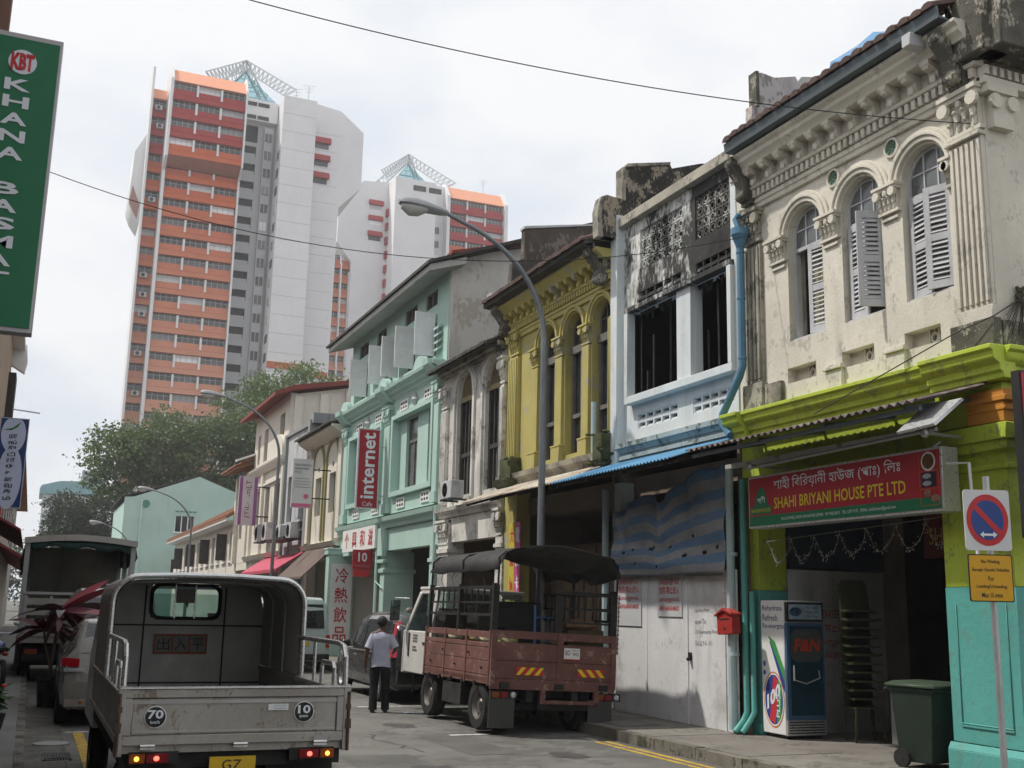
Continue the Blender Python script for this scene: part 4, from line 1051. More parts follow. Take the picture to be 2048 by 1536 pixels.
for c in WC4:
    b = MB(); archivolt(b, c, HW4 - 0.06, HW4, ZS4, 1, -0.2, -0.12)
    b.fb(c - HW4, c + HW4, ZS4 - 0.16, ZS4 - 0.04, -0.24, -0.1)
    for i in range(-4, 5):
        for k in range(4):
            y, z = c + i * 0.11 + (k % 2) * 0.055, ZS4 + 0.03 + k * 0.11
            if ((y - c) / (HW4 - 0.05)) ** 2 + ((z - ZS4) / (HW4 - 0.05)) ** 2 < 0.95:
                b.bar((FX + 0.17, y - 0.05, z - 0.04), (FX + 0.17, y + 0.05, z + 0.06), 0.02, 0.02, 0, (1, 0, 0)); b.bar((FX + 0.165, y + 0.05, z - 0.04), (FX + 0.165, y - 0.05, z + 0.06), 0.02, 0.02, 0, (1, 0, 0))
    obj("fretwork", b, mat("ochre_fretwork", (0.3, 0.24, 0.14), rough=0.8), t)
    b = MB(); b.fb(c - HW4, c - HW4 + 0.08, 4.46, ZS4 - 0.16, -0.24, -0.1); b.fb(c + HW4 - 0.08, c + HW4, 4.46, ZS4 - 0.16, -0.24, -0.1); b.fb(c - 0.04, c + 0.04, 4.46, ZS4 - 0.16, -0.22, -0.12); b.fb(c - HW4, c + HW4, 5.4, 5.5, -0.23, -0.11)
    for s_ in (-1, 1): b.fb(c + s_ * 0.27 - 0.025, c + s_ * 0.27 + 0.025, 4.46, ZS4 - 0.16, -0.21, -0.13)
    fo = obj("window_frame", b, M_WOODD, t)
    for i in range(4):
        for za, zb in ((4.47, 5.39), (5.51, ZS4 - 0.17)):
            y = c - 0.36 + i * 0.24
            b = MB(); b.fb(y - 0.09, y + 0.09, za, zb, -0.19, -0.17); obj("pane", b, M_GLASSL if (i + int(za)) % 3 == 0 else M_GLASS, fo)
b = MB(); b.fb(22.3, 26.45, 7.55, 7.62, 0, 0.12); b.fb(22.3, 26.45, 7.62, 7.72, 0, 0.22); obj("cornice", b, M_CREAMD, t)
tile_row(t, 22.4, 26.4, 0.5, 7.62, M_TILED, 0.15, 0.4, 2)
shell(t, 22.35, 26.4, 7.6, 10.0, M_TILED, M_SHADE, deep=5.5, eave=0.48)
b = MB(); b.prof(22.3, 26.5, [(0, 3.95), (0.06, 3.97), (0.08, 4.06), (0.18, 4.1), (0.2, 4.18), (0, 4.2)]); b.fb(22.35, 26.4, 3.35, 3.94, -0.3, 0.0)
obj("fascia", b, M_DWHITE, t)
b = MB(); b.fb(25.65, 26.4, 0.15, 3.9, -0.35, 0.06); capital(b, 25.7, 26.35, 3.3, 3.9, 0.14); b.fb(22.2, 22.6, 0.15, 3.34, -0.3, 0.06); capital(b, 22.25, 22.55, 3.36, 3.95, 0.15); b.fb(25.6, 26.42, 3.1, 3.2, -0.35, 0.1); b.fb(22.18, 22.62, 3.1, 3.18, -0.3, 0.1)
obj("pier", b, M_DWHITE, t, bev=0.008)
b = MB(); b.box(10.8, 10.9, 22.6, 25.6, 0.16, 3.3); obj("shopfront", b, M_SHADE, t)
def aircon(y, z, d0=0.1, w=0.75, h=0.5, lab=None, fx=FX):
    a = thing("air_conditioner", lab, "air conditioner", (fx - d0, y, z), local=True)
    b = MB(); b.box(-0.32, 0, -w / 2, w / 2, 0, h); obj("casing", b, M_GREYW, a, bev=0.012)
    b = MB(); b.lathe([(h * 0.4, 0), (h * 0.4, 0.006), (h * 0.36, 0.006), (h * 0.36, 0.0)], c=(-0.328, w * 0.12, h / 2), axis='x', n=16)
    for k in range(3): b.bar((-0.327, w * 0.12 - h * 0.37 * math.cos(k * 1.05), h / 2 - h * 0.37 * math.sin(k * 1.05)), (-0.327, w * 0.12 + h * 0.37 * math.cos(k * 1.05), h / 2 + h * 0.37 * math.sin(k * 1.05)), 0.012, 0.01, 0, (1, 0, 0))
    obj("fan_grille", b, M_BLACK, a)
    b = MB(); b.box(-0.36, 0.1, -w / 2 + 0.05, -w / 2 + 0.09, -0.05, -0.004); b.box(-0.36, 0.1, w / 2 - 0.09, w / 2 - 0.05, -0.05, -0.004); obj("wall_bracket", b, M_GUTTER, a)
    return a
aircon(24.5, 4.3, 0.25, 0.7, 0.42, "window air conditioner under the left arch of the grimy white shophouse")

# ---- mint house, double width, with attic storey
t = thing("mint_shophouse", "double-width mint green shophouse with attic storey and open grey shutters", "building", (9.35, 31.3, 0))
b = MB(); BAYS = ((27.15, 30.55), (31.85, 35.4))
wops = []
for a, c in BAYS: wops += [(a + 0.1, a + 0.85, 5.05, 7.05), (a + 1.75, a + 2.75, 5.05, 7.05)]
wall_grid(b, 26.5, 36.25, 4.4, 7.75, wops, -0.3, -0.12)
for a, c in BAYS:
    wall_grid(b, a - 0.14, c + 0.14, 4.86, 7.22, [(a, c, 5.0, 7.1)], -0.12, 0.12)
b.fb(26.5, 36.25, 7.23, 7.75, -0.12, 0.0); b.fb(26.5, 36.25, 4.4, 4.85, -0.12, 0.0)
for ya, yb in ((26.5, 27.005), (30.695, 31.705), (35.545, 36.25)): b.fb(ya, yb, 4.855, 7.225, -0.12, 0.0)
obj("upper_wall", b, M_MINT, t)
b = MB()
for y0, y1 in ((26.6, 26.95), (30.9, 31.45), (35.7, 36.15)):
    b.fb(y0, y1, 4.45, 6.95, 0, 0.1); capital(b, y0, y1, 6.95, 7.6, 0.16); b.fb(y0 - 0.03, y1 + 0.03, 4.42, 4.7, 0, 0.14)
obj("pilaster", b, M_MINT, t, bev=0.008)
for a, c in BAYS:
    for ya, yb in ((a + 0.1, a + 0.85), (a + 1.75, a + 2.75)):
        b = MB(); wall_grid(b, ya, yb, 5.05, 7.05, [(ya + 0.05, (ya + yb) / 2 - 0.025, 5.1, 6.35), ((ya + yb) / 2 + 0.025, yb - 0.05, 5.1, 6.35), (ya + 0.05, yb - 0.05, 6.43, 7.0)], -0.27, -0.2)
        fo = obj("window_frame", b, M_WOODG, t)
        for qa, qb, za, zb in ((ya + 0.05, (ya + yb) / 2 - 0.025, 5.1, 6.35), ((ya + yb) / 2 + 0.025, yb - 0.05, 5.1, 6.35), (ya + 0.05, yb - 0.05, 6.43, 7.0)):
            b = MB(); b.fb(qa, qb, za, zb, -0.25, -0.235); obj("pane", b, M_GLASSL, fo)
wv = MB(); wv.fb(0, 0.7, 0, 0.3, 0.0, 0.03, fx=0)
for i in range(3):
    for k in range(2): wv.fb(0.07 + i * 0.21, 0.21 + i * 0.21, 0.05 + k * 0.12, 0.12 + k * 0.12, 0.031, 0.033, 1, fx=0)
wvm = mesh_of("vent_panel", wv, [M_WHITE, M_DARK])
for a, c in BAYS:
    for yy in (a + 0.15, a + 2.3):
        inst(wvm, "vent_panel", t, (FX - 0.005, yy, 7.3)); inst(wvm, "vent_panel", t, (FX - 0.005, yy, 4.5))
    b = MB(); ym = (a + c) / 2
    b.add([(FX - 0.02, ym - 0.28, 7.45), (FX - 0.02, ym, 7.22), (FX - 0.02, ym + 0.28, 7.45), (FX - 0.02, ym, 7.7), (FX - 0.12, ym, 7.45), (FX + 0.0, ym - 0.28, 7.45)], [(0, 1, 4), (1, 2, 4), (2, 3, 4), (3, 0, 4)])
    obj("diamond_boss", b, M_GREYW, t)
b = MB(); b.prof(26.45, 36.3, [(0, 7.76), (0.08, 7.76), (0.1, 7.84), (0.2, 7.88), (0.22, 7.95), (0.34, 8.0), (0.36, 8.08), (0, 8.12)])
for y0, y1 in ((26.55, 27.0), (30.85, 31.5), (35.65, 36.2)): b.prof(y0, y1, [(0, 7.7), (0.18, 7.72), (0.3, 7.86), (0.44, 8.0), (0.46, 8.14), (0, 8.16)])
for yc in (27.8, 31.2, 35.6): b.prism([(0.45 * math.cos(a), 0.35 * math.sin(a)) for a in [math.pi * i / 8 for i in range(9)]], lambda y, z: (FX - 0.3, yc + y, 8.1 + z), lambda y, z: (FX - 0.12, yc + y, 8.1 + z))
obj("cornice", b, M_MINT, t)
b = MB()
aw = ((34.05, 35.15), (32.05, 33.1), (29.05, 30.2), (27.3, 28.3))
sh_ops = [(33.95, 35.6, 8.4, 9.55), (31.75, 33.3, 8.4, 9.55), (29.1, 30.6, 8.4, 9.55), (27.3, 28.85, 8.4, 9.55)]
wall_grid(b, 26.4, 36.0, 8.08, 10.65, [(a, c, 9.83, 10.3) for a, c in aw] + sh_ops, -0.3, -0.02)
obj("attic_wall", b, M_MINT, t)
for a, c in aw:
    b = MB(); wall_grid(b, a, c, 9.83, 10.3, [(a + 0.06, (a + c) / 2 - 0.03, 9.88, 10.25), ((a + c) / 2 + 0.03, c - 0.06, 9.88, 10.25)], -0.2, -0.06); fo = obj("attic_window", b, M_WOODG, t)
    for qa, qb in ((a + 0.06, (a + c) / 2 - 0.03), ((a + c) / 2 + 0.03, c - 0.06)):
        b = MB(); b.fb(qa, qb, 9.88, 10.25, -0.17, -0.15); obj("pane", b, M_GLASSL, fo)
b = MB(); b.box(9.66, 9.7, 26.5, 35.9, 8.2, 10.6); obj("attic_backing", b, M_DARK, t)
for i, (yy, op) in enumerate(((33.97, 84), (31.78, 86), (30.58, -80), (29.13, 88), (27.33, 86))):
    pan = [(0.1, 0.62), (0.7, 1.1)]
    mb = leaf_frame(0.56, 1.2, pan, 0.08, 0.04)
    for a, c in pan: mb.box(0.08, 0.48, -0.008, 0.008, a, c)
    o = obj("casement_shutter", mb, mat("pale_shutter_paint", (0.72, 0.73, 0.74), rough=0.7, var=0.1, scale=3, streak=0.3, scol=(0.4, 0.39, 0.37)), t, world_coords=False)
    o.location = (FX - 0.02 - 9.35, yy - 31.3, 8.38); o.rotation_euler = (0, 0, R(90 + op) if op > 0 else R(-90 + op))
for yy in (27.0, 31.5):
    b = MB()
    for k in range(4): b.hexa([(FX - 0.02, yy - 0.22, 8.5 + k * 0.2), (FX - 0.12, yy - 0.22, 8.44 + k * 0.2), (FX - 0.12, yy + 0.22, 8.44 + k * 0.2), (FX - 0.02, yy + 0.22, 8.5 + k * 0.2), (FX - 0.02, yy - 0.22, 8.56 + k * 0.2), (FX - 0.12, yy - 0.22, 8.5 + k * 0.2), (FX - 0.12, yy + 0.22, 8.5 + k * 0.2), (FX - 0.02, yy + 0.22, 8.56 + k * 0.2)])
    obj("wall_vent", b, M_MINT, t)
b = MB(); b.prof(25.9, 36.6, [(-0.3, 10.62), (0.68, 10.3), (0.7, 10.32), (0.7, 10.47), (0.66, 10.48), (-0.3, 10.8)])
obj("eave_board", b, mat("grey_eave_paint", (0.42, 0.42, 0.4), rough=0.8, streak=0.4), t)
b = MB(); b.prism([(0.78, 10.46), (0.78, 10.54), (-5.5, 12.9), (-5.5, 12.8)], lambda d, z: (FX - d, 25.8, z), lambda d, z: (FX - d, 36.7, z)); obj("roof", b, M_TILED, t)
shell(t, 26.5, 36.2, 10.6, 12, M_TILED, M_MINT, deep=5.5, roof=False, pw=False)
b = MB(); b.prism([(9.4, 7.4), (9.4, 10.62), (9.42, 10.9), (11.5, 11.45), (13.2, 12.0), (15.5, 11.4), (15.5, 7.4)], lambda x, z: (x, 26.35, z), lambda x, z: (x, 26.49, z)); obj("party_wall", b, M_WHITEW, t)
b = MB(); b.prism([(9.35, 10.95), (11.5, 11.5), (13.2, 12.05), (13.2, 12.15), (11.5, 11.6), (9.35, 11.03)], lambda x, z: (x, 26.2, z), lambda x, z: (x, 26.6, z)); obj("roof_edge", b, mat("dark_red_capping", (0.2, 0.035, 0.03), rough=0.7), t)
b = MB(); b.prof(26.45, 36.3, [(0, 3.98), (0.1, 4.0), (0.12, 4.12), (0.22, 4.18), (0.25, 4.3), (0, 4.36)]); b.fb(26.5, 36.25, 3.35, 3.97, -0.3, 0.02)
obj("fascia", b, M_MINT, t)
b = MB(); b.box(8.9, 9.78, 36.0, 36.4, 0.15, 3.4); b.box(8.85, 9.83, 35.95, 36.42, 3.4, 3.56); b.box(8.83, 9.85, 35.92, 36.44, 3.56, 3.62); b.fb(30.9, 31.45, 3.2, 4.0, 0.02, 0.16); b.fb(30.85, 31.5, 3.0, 3.1, 0, 0.14)
b.box(9.3, 10.2, 31.0, 31.4, 0.15, 3.34); b.box(9.25, 10.25, 30.95, 31.45, 2.72, 2.84); b.fb(26.5, 26.9, 0.15, 3.34, -0.3, 0.1); b.fb(26.45, 26.95, 2.9, 3.0, -0.3, 0.14)
obj("pier", b, M_MINT, t, bev=0.01)
b = MB(); b.tube([(9.22, 31.55, 3.4), (9.22, 31.55, 0.2)], 0.045, 8); b.tube([(9.2, 26.45, 4.3), (9.2, 26.45, 1.0)], 0.04, 8); b.tube([(9.2, 31.6, 2.5), (9.24, 31.0, 2.3), (9.24, 30.95, 2.28)], 0.015); obj("downpipe", b, M_MINTW, t)
b = MB(); b.box(10.9, 11.0, 26.6, 30.9, 0.16, 3.3)
for k in range(9): b.box(10.84, 10.9, 26.7 + k * 0.46, 27.1 + k * 0.46, 0.2, 2.9)
obj("folding_shopfront", b, mat("grey_brown_timber", (0.15, 0.13, 0.11), rough=0.8, var=0.25), t)
# its signs
s = thing("cafe_sign", "tall red sign reading internet sideways on the mint shophouse", "sign", (8.8, 31.3, 4.5))
b = MB(); b.box(8.42, 9.1, 31.26, 31.36, 4.55, 6.92); obj("frame", b, M_ALU, s)
b = MB(); b.box(8.46, 9.06, 31.25, 31.258, 4.59, 6.88); obj("face", b, M_REDD, s)
text("lettering", "internet", s, (8.95, 31.245, 4.85), (0, 0, 1), (-1, 0, 0), 1.95, 0.4, M_WPRINT, bold=0.02)
text("lettering", "Cafe", s, (8.62, 31.245, 4.63), (1, 0, 0), (0, 0, 1), 0.3, 0.13, M_WPRINT)
b = MB(); b.bar((9.1, 31.31, 6.4), (9.35, 31.31, 6.4), 0.03, 0.03); b.bar((9.1, 31.31, 4.95), (9.35, 31.31, 4.95), 0.03, 0.03); obj("bracket", b, M_STEEL, s)
s = thing("house_number_sign", "small dark red hanging sign with the number 10", "sign", (8.95, 32.0, 2.7))
b = MB(); b.box(8.62, 9.22, 31.97, 32.03, 2.84, 3.4); obj("face", b, M_REDD, s, bev=0.004)
b = MB(); b.box(8.66, 9.15, 31.97, 32.03, 2.62, 2.82); obj("lower_panel", b, M_RED, s)
text("lettering", "10", s, (8.78, 31.962, 3.05), (1, 0, 0), (0, 0, 1), 0.27, 0.27, M_WPRINT, bold=0.02)
text("lettering", "Rowell Road", s, (8.68, 31.962, 2.9), (1, 0, 0), (0, 0, 1), 0.46, 0.07, mat("pink_print", (0.5, 0.25, 0.25)))
b = MB(); b.bar((9.22, 32.0, 3.12), (9.5, 32.0, 3.12), 0.025, 0.025); obj("bracket", b, M_WHITE, s)
s = thing("shop_name_board", "white board with red Chinese characters above the mint shophouse entrance", "sign", (9.2, 33.3, 3.4))
b = MB(); b.box(9.12, 9.2, 31.5, 35.2, 3.44, 4.12); obj("board", b, M_WHITE, s)
for k, ch in enumerate("个興和滋"): text("lettering", ch, s, (9.112, 34.9 - k * 0.9, 3.54), (0, -1, 0), (0, 0, 1), 0.5, 0.5, M_RED, bold=0.009)
s = thing("drinks_sign", "tall white pillar sign with large red Chinese characters", "sign", (9.7, 35.97, 0.9))
b = MB(); b.box(9.0, 9.7, 35.94, 35.99, 0.7, 3.12); obj("board", b, M_WHITE, s)
for k, ch in enumerate("冷熱飲品"): text("lettering", ch, s, (9.13, 35.932, 2.48 - k * 0.63), (1, 0, 0), (0, 0, 1), 0.44, 0.5, M_RED, bold=0.009)

# ---- narrow cream house with blind arches
def low_piers(t, y0, y1, m, ztop=3.7):
    b = MB()
    for y in (y0, y1 - 0.35): b.fb(y, y + 0.35, 0.15, ztop, -0.35, 0.0)
    b.fb(y0 + 0.351, y1 - 0.351, ztop - 0.35, ztop, -0.3, -0.01)
    obj("pier", b, m, t)
t = thing("blind_arch_shophouse", "narrow cream shophouse with two blind arches next to the mint house", "building", (9.35, 39, 0))
WC6 = (40.0, 37.9); b = MB(); wall_grid(b, 36.4, 41.5, 3.72, 7.8, [(c - 0.45, c + 0.45, 4.95, 6.35) for c in WC6], -0.3, 0); obj("upper_wall", b, M_LCREAM, t)
b = MB()
for c in WC6:
    archivolt(b, c, 0.8, 0.92, 6.75, 0.9, 0, 0.07)
    for s_ in (-1, 1): b.fb(c + s_ * 0.86 - 0.06, c + s_ * 0.86 + 0.06, 4.0, 6.75, 0, 0.07)
obj("arch_moulding", b, M_OLIVE, t)
for c in WC6:
    b = MB(); b.fb(c - 0.45, c - 0.02, 4.95, 6.35, -0.22, -0.18); b.fb(c + 0.02, c + 0.45, 4.95, 6.35, -0.22, -0.18); obj("window", b, M_GLASSL, t)
    b = MB(); b.lathe([(0.09, -0.01), (0.09, 0.0)], c=(FX, c, 6.65), axis='x', n=10); obj("vent_hole", b, M_DARK, t)
b = MB(); b.fb(36.45, 36.9, 4.0, 7.3, 0, 0.1); b.fb(41.0, 41.45, 4.0, 7.3, 0, 0.1); capital(b, 41.0, 41.4, 7.0, 7.5, 0.12); b.prof(36.3, 41.6, [(0, 3.72), (0.15, 3.75), (0.25, 3.9), (0, 3.95)]); obj("pilaster", b, M_LCREAM, t)
b = MB(); b.prof(36.3, 41.6, [(0, 7.5), (0.1, 7.5), (0.5, 7.75), (0.5, 7.82), (0, 7.82)]); obj("cornice", b, M_LCREAM, t)
tile_row(t, 36.4, 41.6, 0.62, 7.82, M_TILED, 0.2, 0.4, 2); shell(t, 36.4, 41.5, 7.8, 10, M_TILED, M_LCREAM, eave=0.55); low_piers(t, 36.5, 41.5, M_LCREAM)
b = MB(); b.prism([(0.1, 3.72), (0.1, 3.76), (1.2, 2.68), (1.2, 2.64)], lambda d, z: (FX - d, 36.6, z), lambda d, z: (FX - d, 40.8, z)); b.fb(36.6, 40.8, 2.6, 2.68, 1.16, 1.22); obj("awning_sheet", b, mat("brown_awning_cloth", (0.13, 0.09, 0.075), rough=0.7, var=0.25, scale=2, streak=0.4, scol=(0.3, 0.25, 0.22)), t)
# ---- grey-white house
t = thing("plain_grey_shophouse", "plain grey-white flat-topped shophouse with outdoor units below its windows", "building", (9.35, 43.8, 0))
b = MB(); wall_grid(b, 41.5, 46.0, 3.7, 8.6, [(42.2, 43.2, 5.0, 6.9), (44.4, 45.4, 5.0, 6.9)], -0.3, 0.0); obj("upper_wall", b, M_GREYW, t)
b = MB(); b.fb(41.4, 41.75, 3.7, 8.75, -0.3, 0.12); b.fb(45.8, 46.1, 3.7, 8.7, -0.3, 0.12); b.prism([(41.45, 8.55), (46.05, 8.62), (46.05, 8.74), (41.45, 8.7)], lambda y, z: (FX + 0.3, y, z), lambda y, z: (FX - 0.1, y, z)); b.box(9.3, 10.2, 41.2, 41.7, 8.6, 9.0); obj("frame", b, mat("grey_frame", (0.27, 0.29, 0.29), rough=0.85, streak=0.5), t)
for ya, yb in ((42.2, 43.2), (44.4, 45.4)):
    b = MB(); b.fb(ya, yb, 5.0, 6.9, -0.2, -0.17); obj("window", b, M_GLASS, t)
    b = MB(); b.fb(ya - 0.1, yb + 0.1, 4.9, 4.98, 0, 0.15); b.fb((ya + yb) / 2 - 0.03, (ya + yb) / 2 + 0.03, 5.0, 6.9, -0.165, -0.12); obj("window_sill", b, M_GREYW, t)
shell(t, 41.5, 46, 8.5, 9, M_TILED, M_GREYW, eave=-0.3); low_piers(t, 41.6, 46, M_GREYW)
b = MB(); b.fb(42.0, 45.6, 4.2, 4.24, 0.1, 0.75); b.fb(42, 45.6, 4.24, 4.3, 0.7, 0.74); obj("unit_ledge", b, M_BLACK, t)
b = MB(); b.prism([(0.1, 3.68), (0.1, 3.72), (1.1, 3.05), (1.1, 3.0)], lambda d, z: (FX - d, 41.3, z), lambda d, z: (FX - d, 48.8, z)); b.fb(41.3, 48.8, 2.92, 3.03, 1.08, 1.12); obj("awning_sheet", b, mat("pink_awning_cloth", (0.5, 0.07, 0.12), rough=0.6, var=0.12), t)
aircon(42.6, 4.25, 0.15, 0.8, 0.62, "outdoor unit on the black ledge of the plain grey shophouse, nearer one")
aircon(44.6, 4.25, 0.15, 0.8, 0.62, "outdoor unit on the black ledge of the plain grey shophouse, farther one")
# ---- cream three-storey house
t = thing("three_storey_house", "cream three-storey house with curved parapet and red roof edge", "building", (9.35, 50, 0))
b = MB(); wall_grid(b, 46.0, 53.7, 3.7, 10.6, [(47.0, 48.3, 4.9, 6.9), (49.3, 50.3, 4.9, 6.9), (51.6, 52.6, 4.9, 6.9), (46.9, 47.9, 8.2, 9.9), (50.5, 51.4, 8.2, 9.7), (52.3, 52.9, 8.2, 9.6)], -0.3, 0); obj("upper_wall", b, M_LCREAM, t)
for ya, yb, za, zb in ((47.0, 48.3, 4.9, 6.9), (49.3, 50.3, 4.9, 6.9), (51.6, 52.6, 4.9, 6.9), (46.9, 47.9, 8.2, 9.9), (50.5, 51.4, 8.2, 9.7), (52.3, 52.9, 8.2, 9.6)):
    b = MB(); b.fb(ya, yb, za, zb, -0.2, -0.17); b.fb((ya + yb) / 2 - 0.03, (ya + yb) / 2 + 0.03, za, zb, -0.165, -0.12); obj("window", b, M_GLASS, t)
b = MB(); b.fb(46.05, 46.5, 3.8, 8.0, 0, 0.12); b.fb(50.6, 51.0, 3.8, 8, 0, 0.12); b.fb(53.2, 53.7, 3.8, 8, 0, 0.12); b.prof(45.95, 53.8, [(0, 7.6), (0.12, 7.6), (0.3, 7.8), (0.32, 7.9), (0, 7.95)]); b.prof(45.95, 53.8, [(0, 7.0), (0.1, 7.0), (0.1, 7.1), (0, 7.12)])
b.prism(arch_pts(47.2, 1.1, 7.95, 1.0, 10), lambda y, z: (FX - 0.02, y, z), lambda y, z: (FX - 0.2, y, z)); b.prof(45.95, 53.8, [(0, 3.7), (0.2, 3.72), (0.3, 3.9), (0, 3.95)])
obj("moulding", b, M_LCREAM, t)
b = MB(); b.prism([(9.36, 8.5), (9.36, 10.5), (13, 11.25), (13, 8.5)], lambda x, z: (x, 45.9, z), lambda x, z: (x, 46.05, z))
for x in (9.5, 10.6, 11.7): b.box(x, x + 0.35, 45.75, 45.9, 8.5, 10.4 + (x - 9.4) * 0.2)
obj("party_wall", b, M_LCREAM, t)
b = MB(); b.prism([(8.6, 10.35), (9.36, 10.62), (13, 11.35), (13, 11.5), (9.36, 10.85), (8.6, 10.5)], lambda x, z: (x, 45.5, z), lambda x, z: (x, 54.0, z)); obj("roof", b, mat("dark_red_roof", (0.2, 0.05, 0.04), rough=0.8), t)
shell(t, 46, 53.7, 10.3, 11, M_TILED, M_LCREAM, roof=False, pw=False); low_piers(t, 46.1, 53.6, M_LCREAM)
aircon(47.3, 4.4, 0.2, 0.9, 0.75, "large outdoor unit on the cream three-storey house, nearer one")
aircon(49.0, 4.4, 0.2, 0.9, 0.75, "large outdoor unit on the cream three-storey house, farther one")
# ---- tiled house beyond
t = thing("tiled_shophouse", "small cream shophouse with overhanging tiled eave and white roof edge", "building", (9.35, 56, 0))
b = MB(); wall_grid(b, 53.7, 57.5, 3.7, 8.2, [(54.4, 55.2, 4.9, 6.9), (56.0, 56.8, 4.9, 6.9)], -0.3, 0); b.fb(53.75, 54.1, 3.7, 8.0, 0, 0.2); b.fb(57.1, 57.5, 3.7, 8.0, 0, 0.2); obj("upper_wall", b, M_LCREAM, t)
b = MB(); b.fb(54.4, 55.2, 4.9, 6.9, -0.2, -0.17); b.fb(56, 56.8, 4.9, 6.9, -0.2, -0.17); obj("window", b, M_GLASS, t)
tile_row(t, 53.6, 58.0, 0.9, 8.2, M_TILEO, 0.2, 0.42, 3); shell(t, 53.7, 57.5, 8.1, 10.2, M_TILEO, M_LCREAM, eave=0.85); low_piers(t, 53.8, 57.5, M_LCREAM)
b = MB(); b.prism([(0.9, 8.42), (0.9, 8.52), (-3, 10.1), (-3, 10.0)], lambda d, z: (FX - d, 53.4, z), lambda d, z: (FX - d, 53.7, z)); obj("roof_edge", b, M_WHITE, t)
# ---- low row with orange roof
t = thing("low_tiled_row", "low cream row house with orange tiled roof and many small windows", "building", (9.35, 70, 0))
wy = [58.3 + k * 2.1 for k in range(12)]
b = MB(); wall_grid(b, 57.5, 84, 0.15, 6.0, [(y, y + 1.1, 3.9, 5.4) for y in wy], -0.3, 0); obj("front_wall", b, M_LCREAM, t)
for i, y in enumerate(wy):
    b = MB(); b.fb(y, y + 0.53, 3.9, 5.4, -0.22, -0.19); b.fb(y + 0.57, y + 1.1, 3.9, 5.4, -0.22, -0.19); wo_ = obj("window", b, M_GLASSL if i % 3 else M_GLASS, t)
    b = MB(); b.fb(y - 0.05, y + 1.15, 3.8, 3.89, 0, 0.1); b.fb(y + 0.53, y + 0.57, 3.9, 5.4, -0.2, -0.16); obj("frame", b, M_WHITE, wo_)
    if i % 3 == 1:
        b = MB(); b.box(FX - 0.55, FX - 0.02, y - 0.03, y + 0.01, 3.95, 5.35); obj("casement", b, M_WOODD, wo_)
b = MB(); b.prism([(0.6, 5.95), (0.6, 6.08), (-4.5, 9.0), (-4.5, 8.9)], lambda d, z: (FX - d, 57.3, z), lambda d, z: (FX - d, 84.3, z))
for k in range(90): b.prism([(0.62, 6.08), (0.62, 6.14), (-4.5, 9.06), (-4.5, 9.0)], lambda d, z: (FX - d, 57.4 + k * 0.3, z), lambda d, z: (FX - d, 57.52 + k * 0.3, z))
obj("roof", b, M_TILEO, t)
b = MB(); b.fb(57.3, 84.3, 5.85, 5.95, 0.52, 0.58); b.fb(57.5, 84, 5.8, 5.9, 0, 0.5); obj("eave_board", b, M_WHITE, t)
b = MB(); b.box(9.65, 14, 57.5, 84, 0.15, 6.0); obj("body", b, M_LCREAM, t)
# ---- mint gable house across the bend
t = thing("mint_gable_house", "plain mint green gable end wall standing across the far bend of the street", "building", (10, 88, 0))
def rectwall(mb, x0, x1, z0, z1, ops, y0, y1):
    xs = sorted({x0, x1} | {v for o in ops for v in o[:2]})
    for a, c in zip(xs, xs[1:]):
        z = z0
        for h0, h1 in sorted([(o[2], o[3]) for o in ops if o[0] <= a + 1e-6 and o[1] >= c - 1e-6]):
            if h0 > z: mb.box(a, c, y0, y1, z, h0)
            z = h1
        if z < z1: mb.box(a, c, y0, y1, z, z1)
gops = [(9.6, 11.1, 7.0, 8.2), (9.5, 11.0, 3.2, 4.9)]
b = MB(); rectwall(b, 5.85, 16.5, 0, 9.2, gops, 88, 88.3); b.prism([(5.85, 9.2), (16.5, 9.2), (16.5, 9.3), (11.2, 11.3), (6.5, 9.5), (5.85, 9.45)], lambda x, z: (x, 88, z), lambda x, z: (x, 88.3, z)); b.box(5.85, 16.5, 88.301, 100, 0, 9.1); obj("gable_wall", b, M_MINT, t)
for x0, x1, z0, z1 in gops:
    b = MB(); b.box(x0, x1, 88.2, 88.25, z0, z1); w_ = obj("window", b, M_GLASS, t)
    b = MB()
    for k in range(4): b.box(x0 + (x1 - x0 - 0.08) * k / 3, x0 + (x1 - x0 - 0.08) * k / 3 + 0.08, 88.1, 88.18, z0, z1)
    b.box(x0 - 0.1, x1 + 0.1, 87.9, 87.99, z0 - 0.12, z0); obj("frame", b, M_WHITE, w_)
b = MB()
for k in range(5): b.box(9.6 + k * 0.33, 9.85 + k * 0.33, 87.97, 87.995, 8.5, 8.6)
b.lathe([(0.3, 87.94), (0.3, 87.99)], c=(7.4, 0, 9.0), axis='y', n=14); obj("wall_vent", b, mat("dark_mint", (0.1, 0.25, 0.2)), t)
b = MB(); b.prism([(5.6, 9.4), (11.2, 11.32), (16.7, 9.2), (16.7, 9.3), (11.2, 11.45), (5.6, 9.5)], lambda x, z: (x, 88.05, z), lambda x, z: (x, 100, z)); obj("roof", b, M_TILED, t)
b = MB(); b.box(7.05, 7.15, 87.9, 87.99, 0, 9.3); obj("downpipe", b, M_MINTW, t)

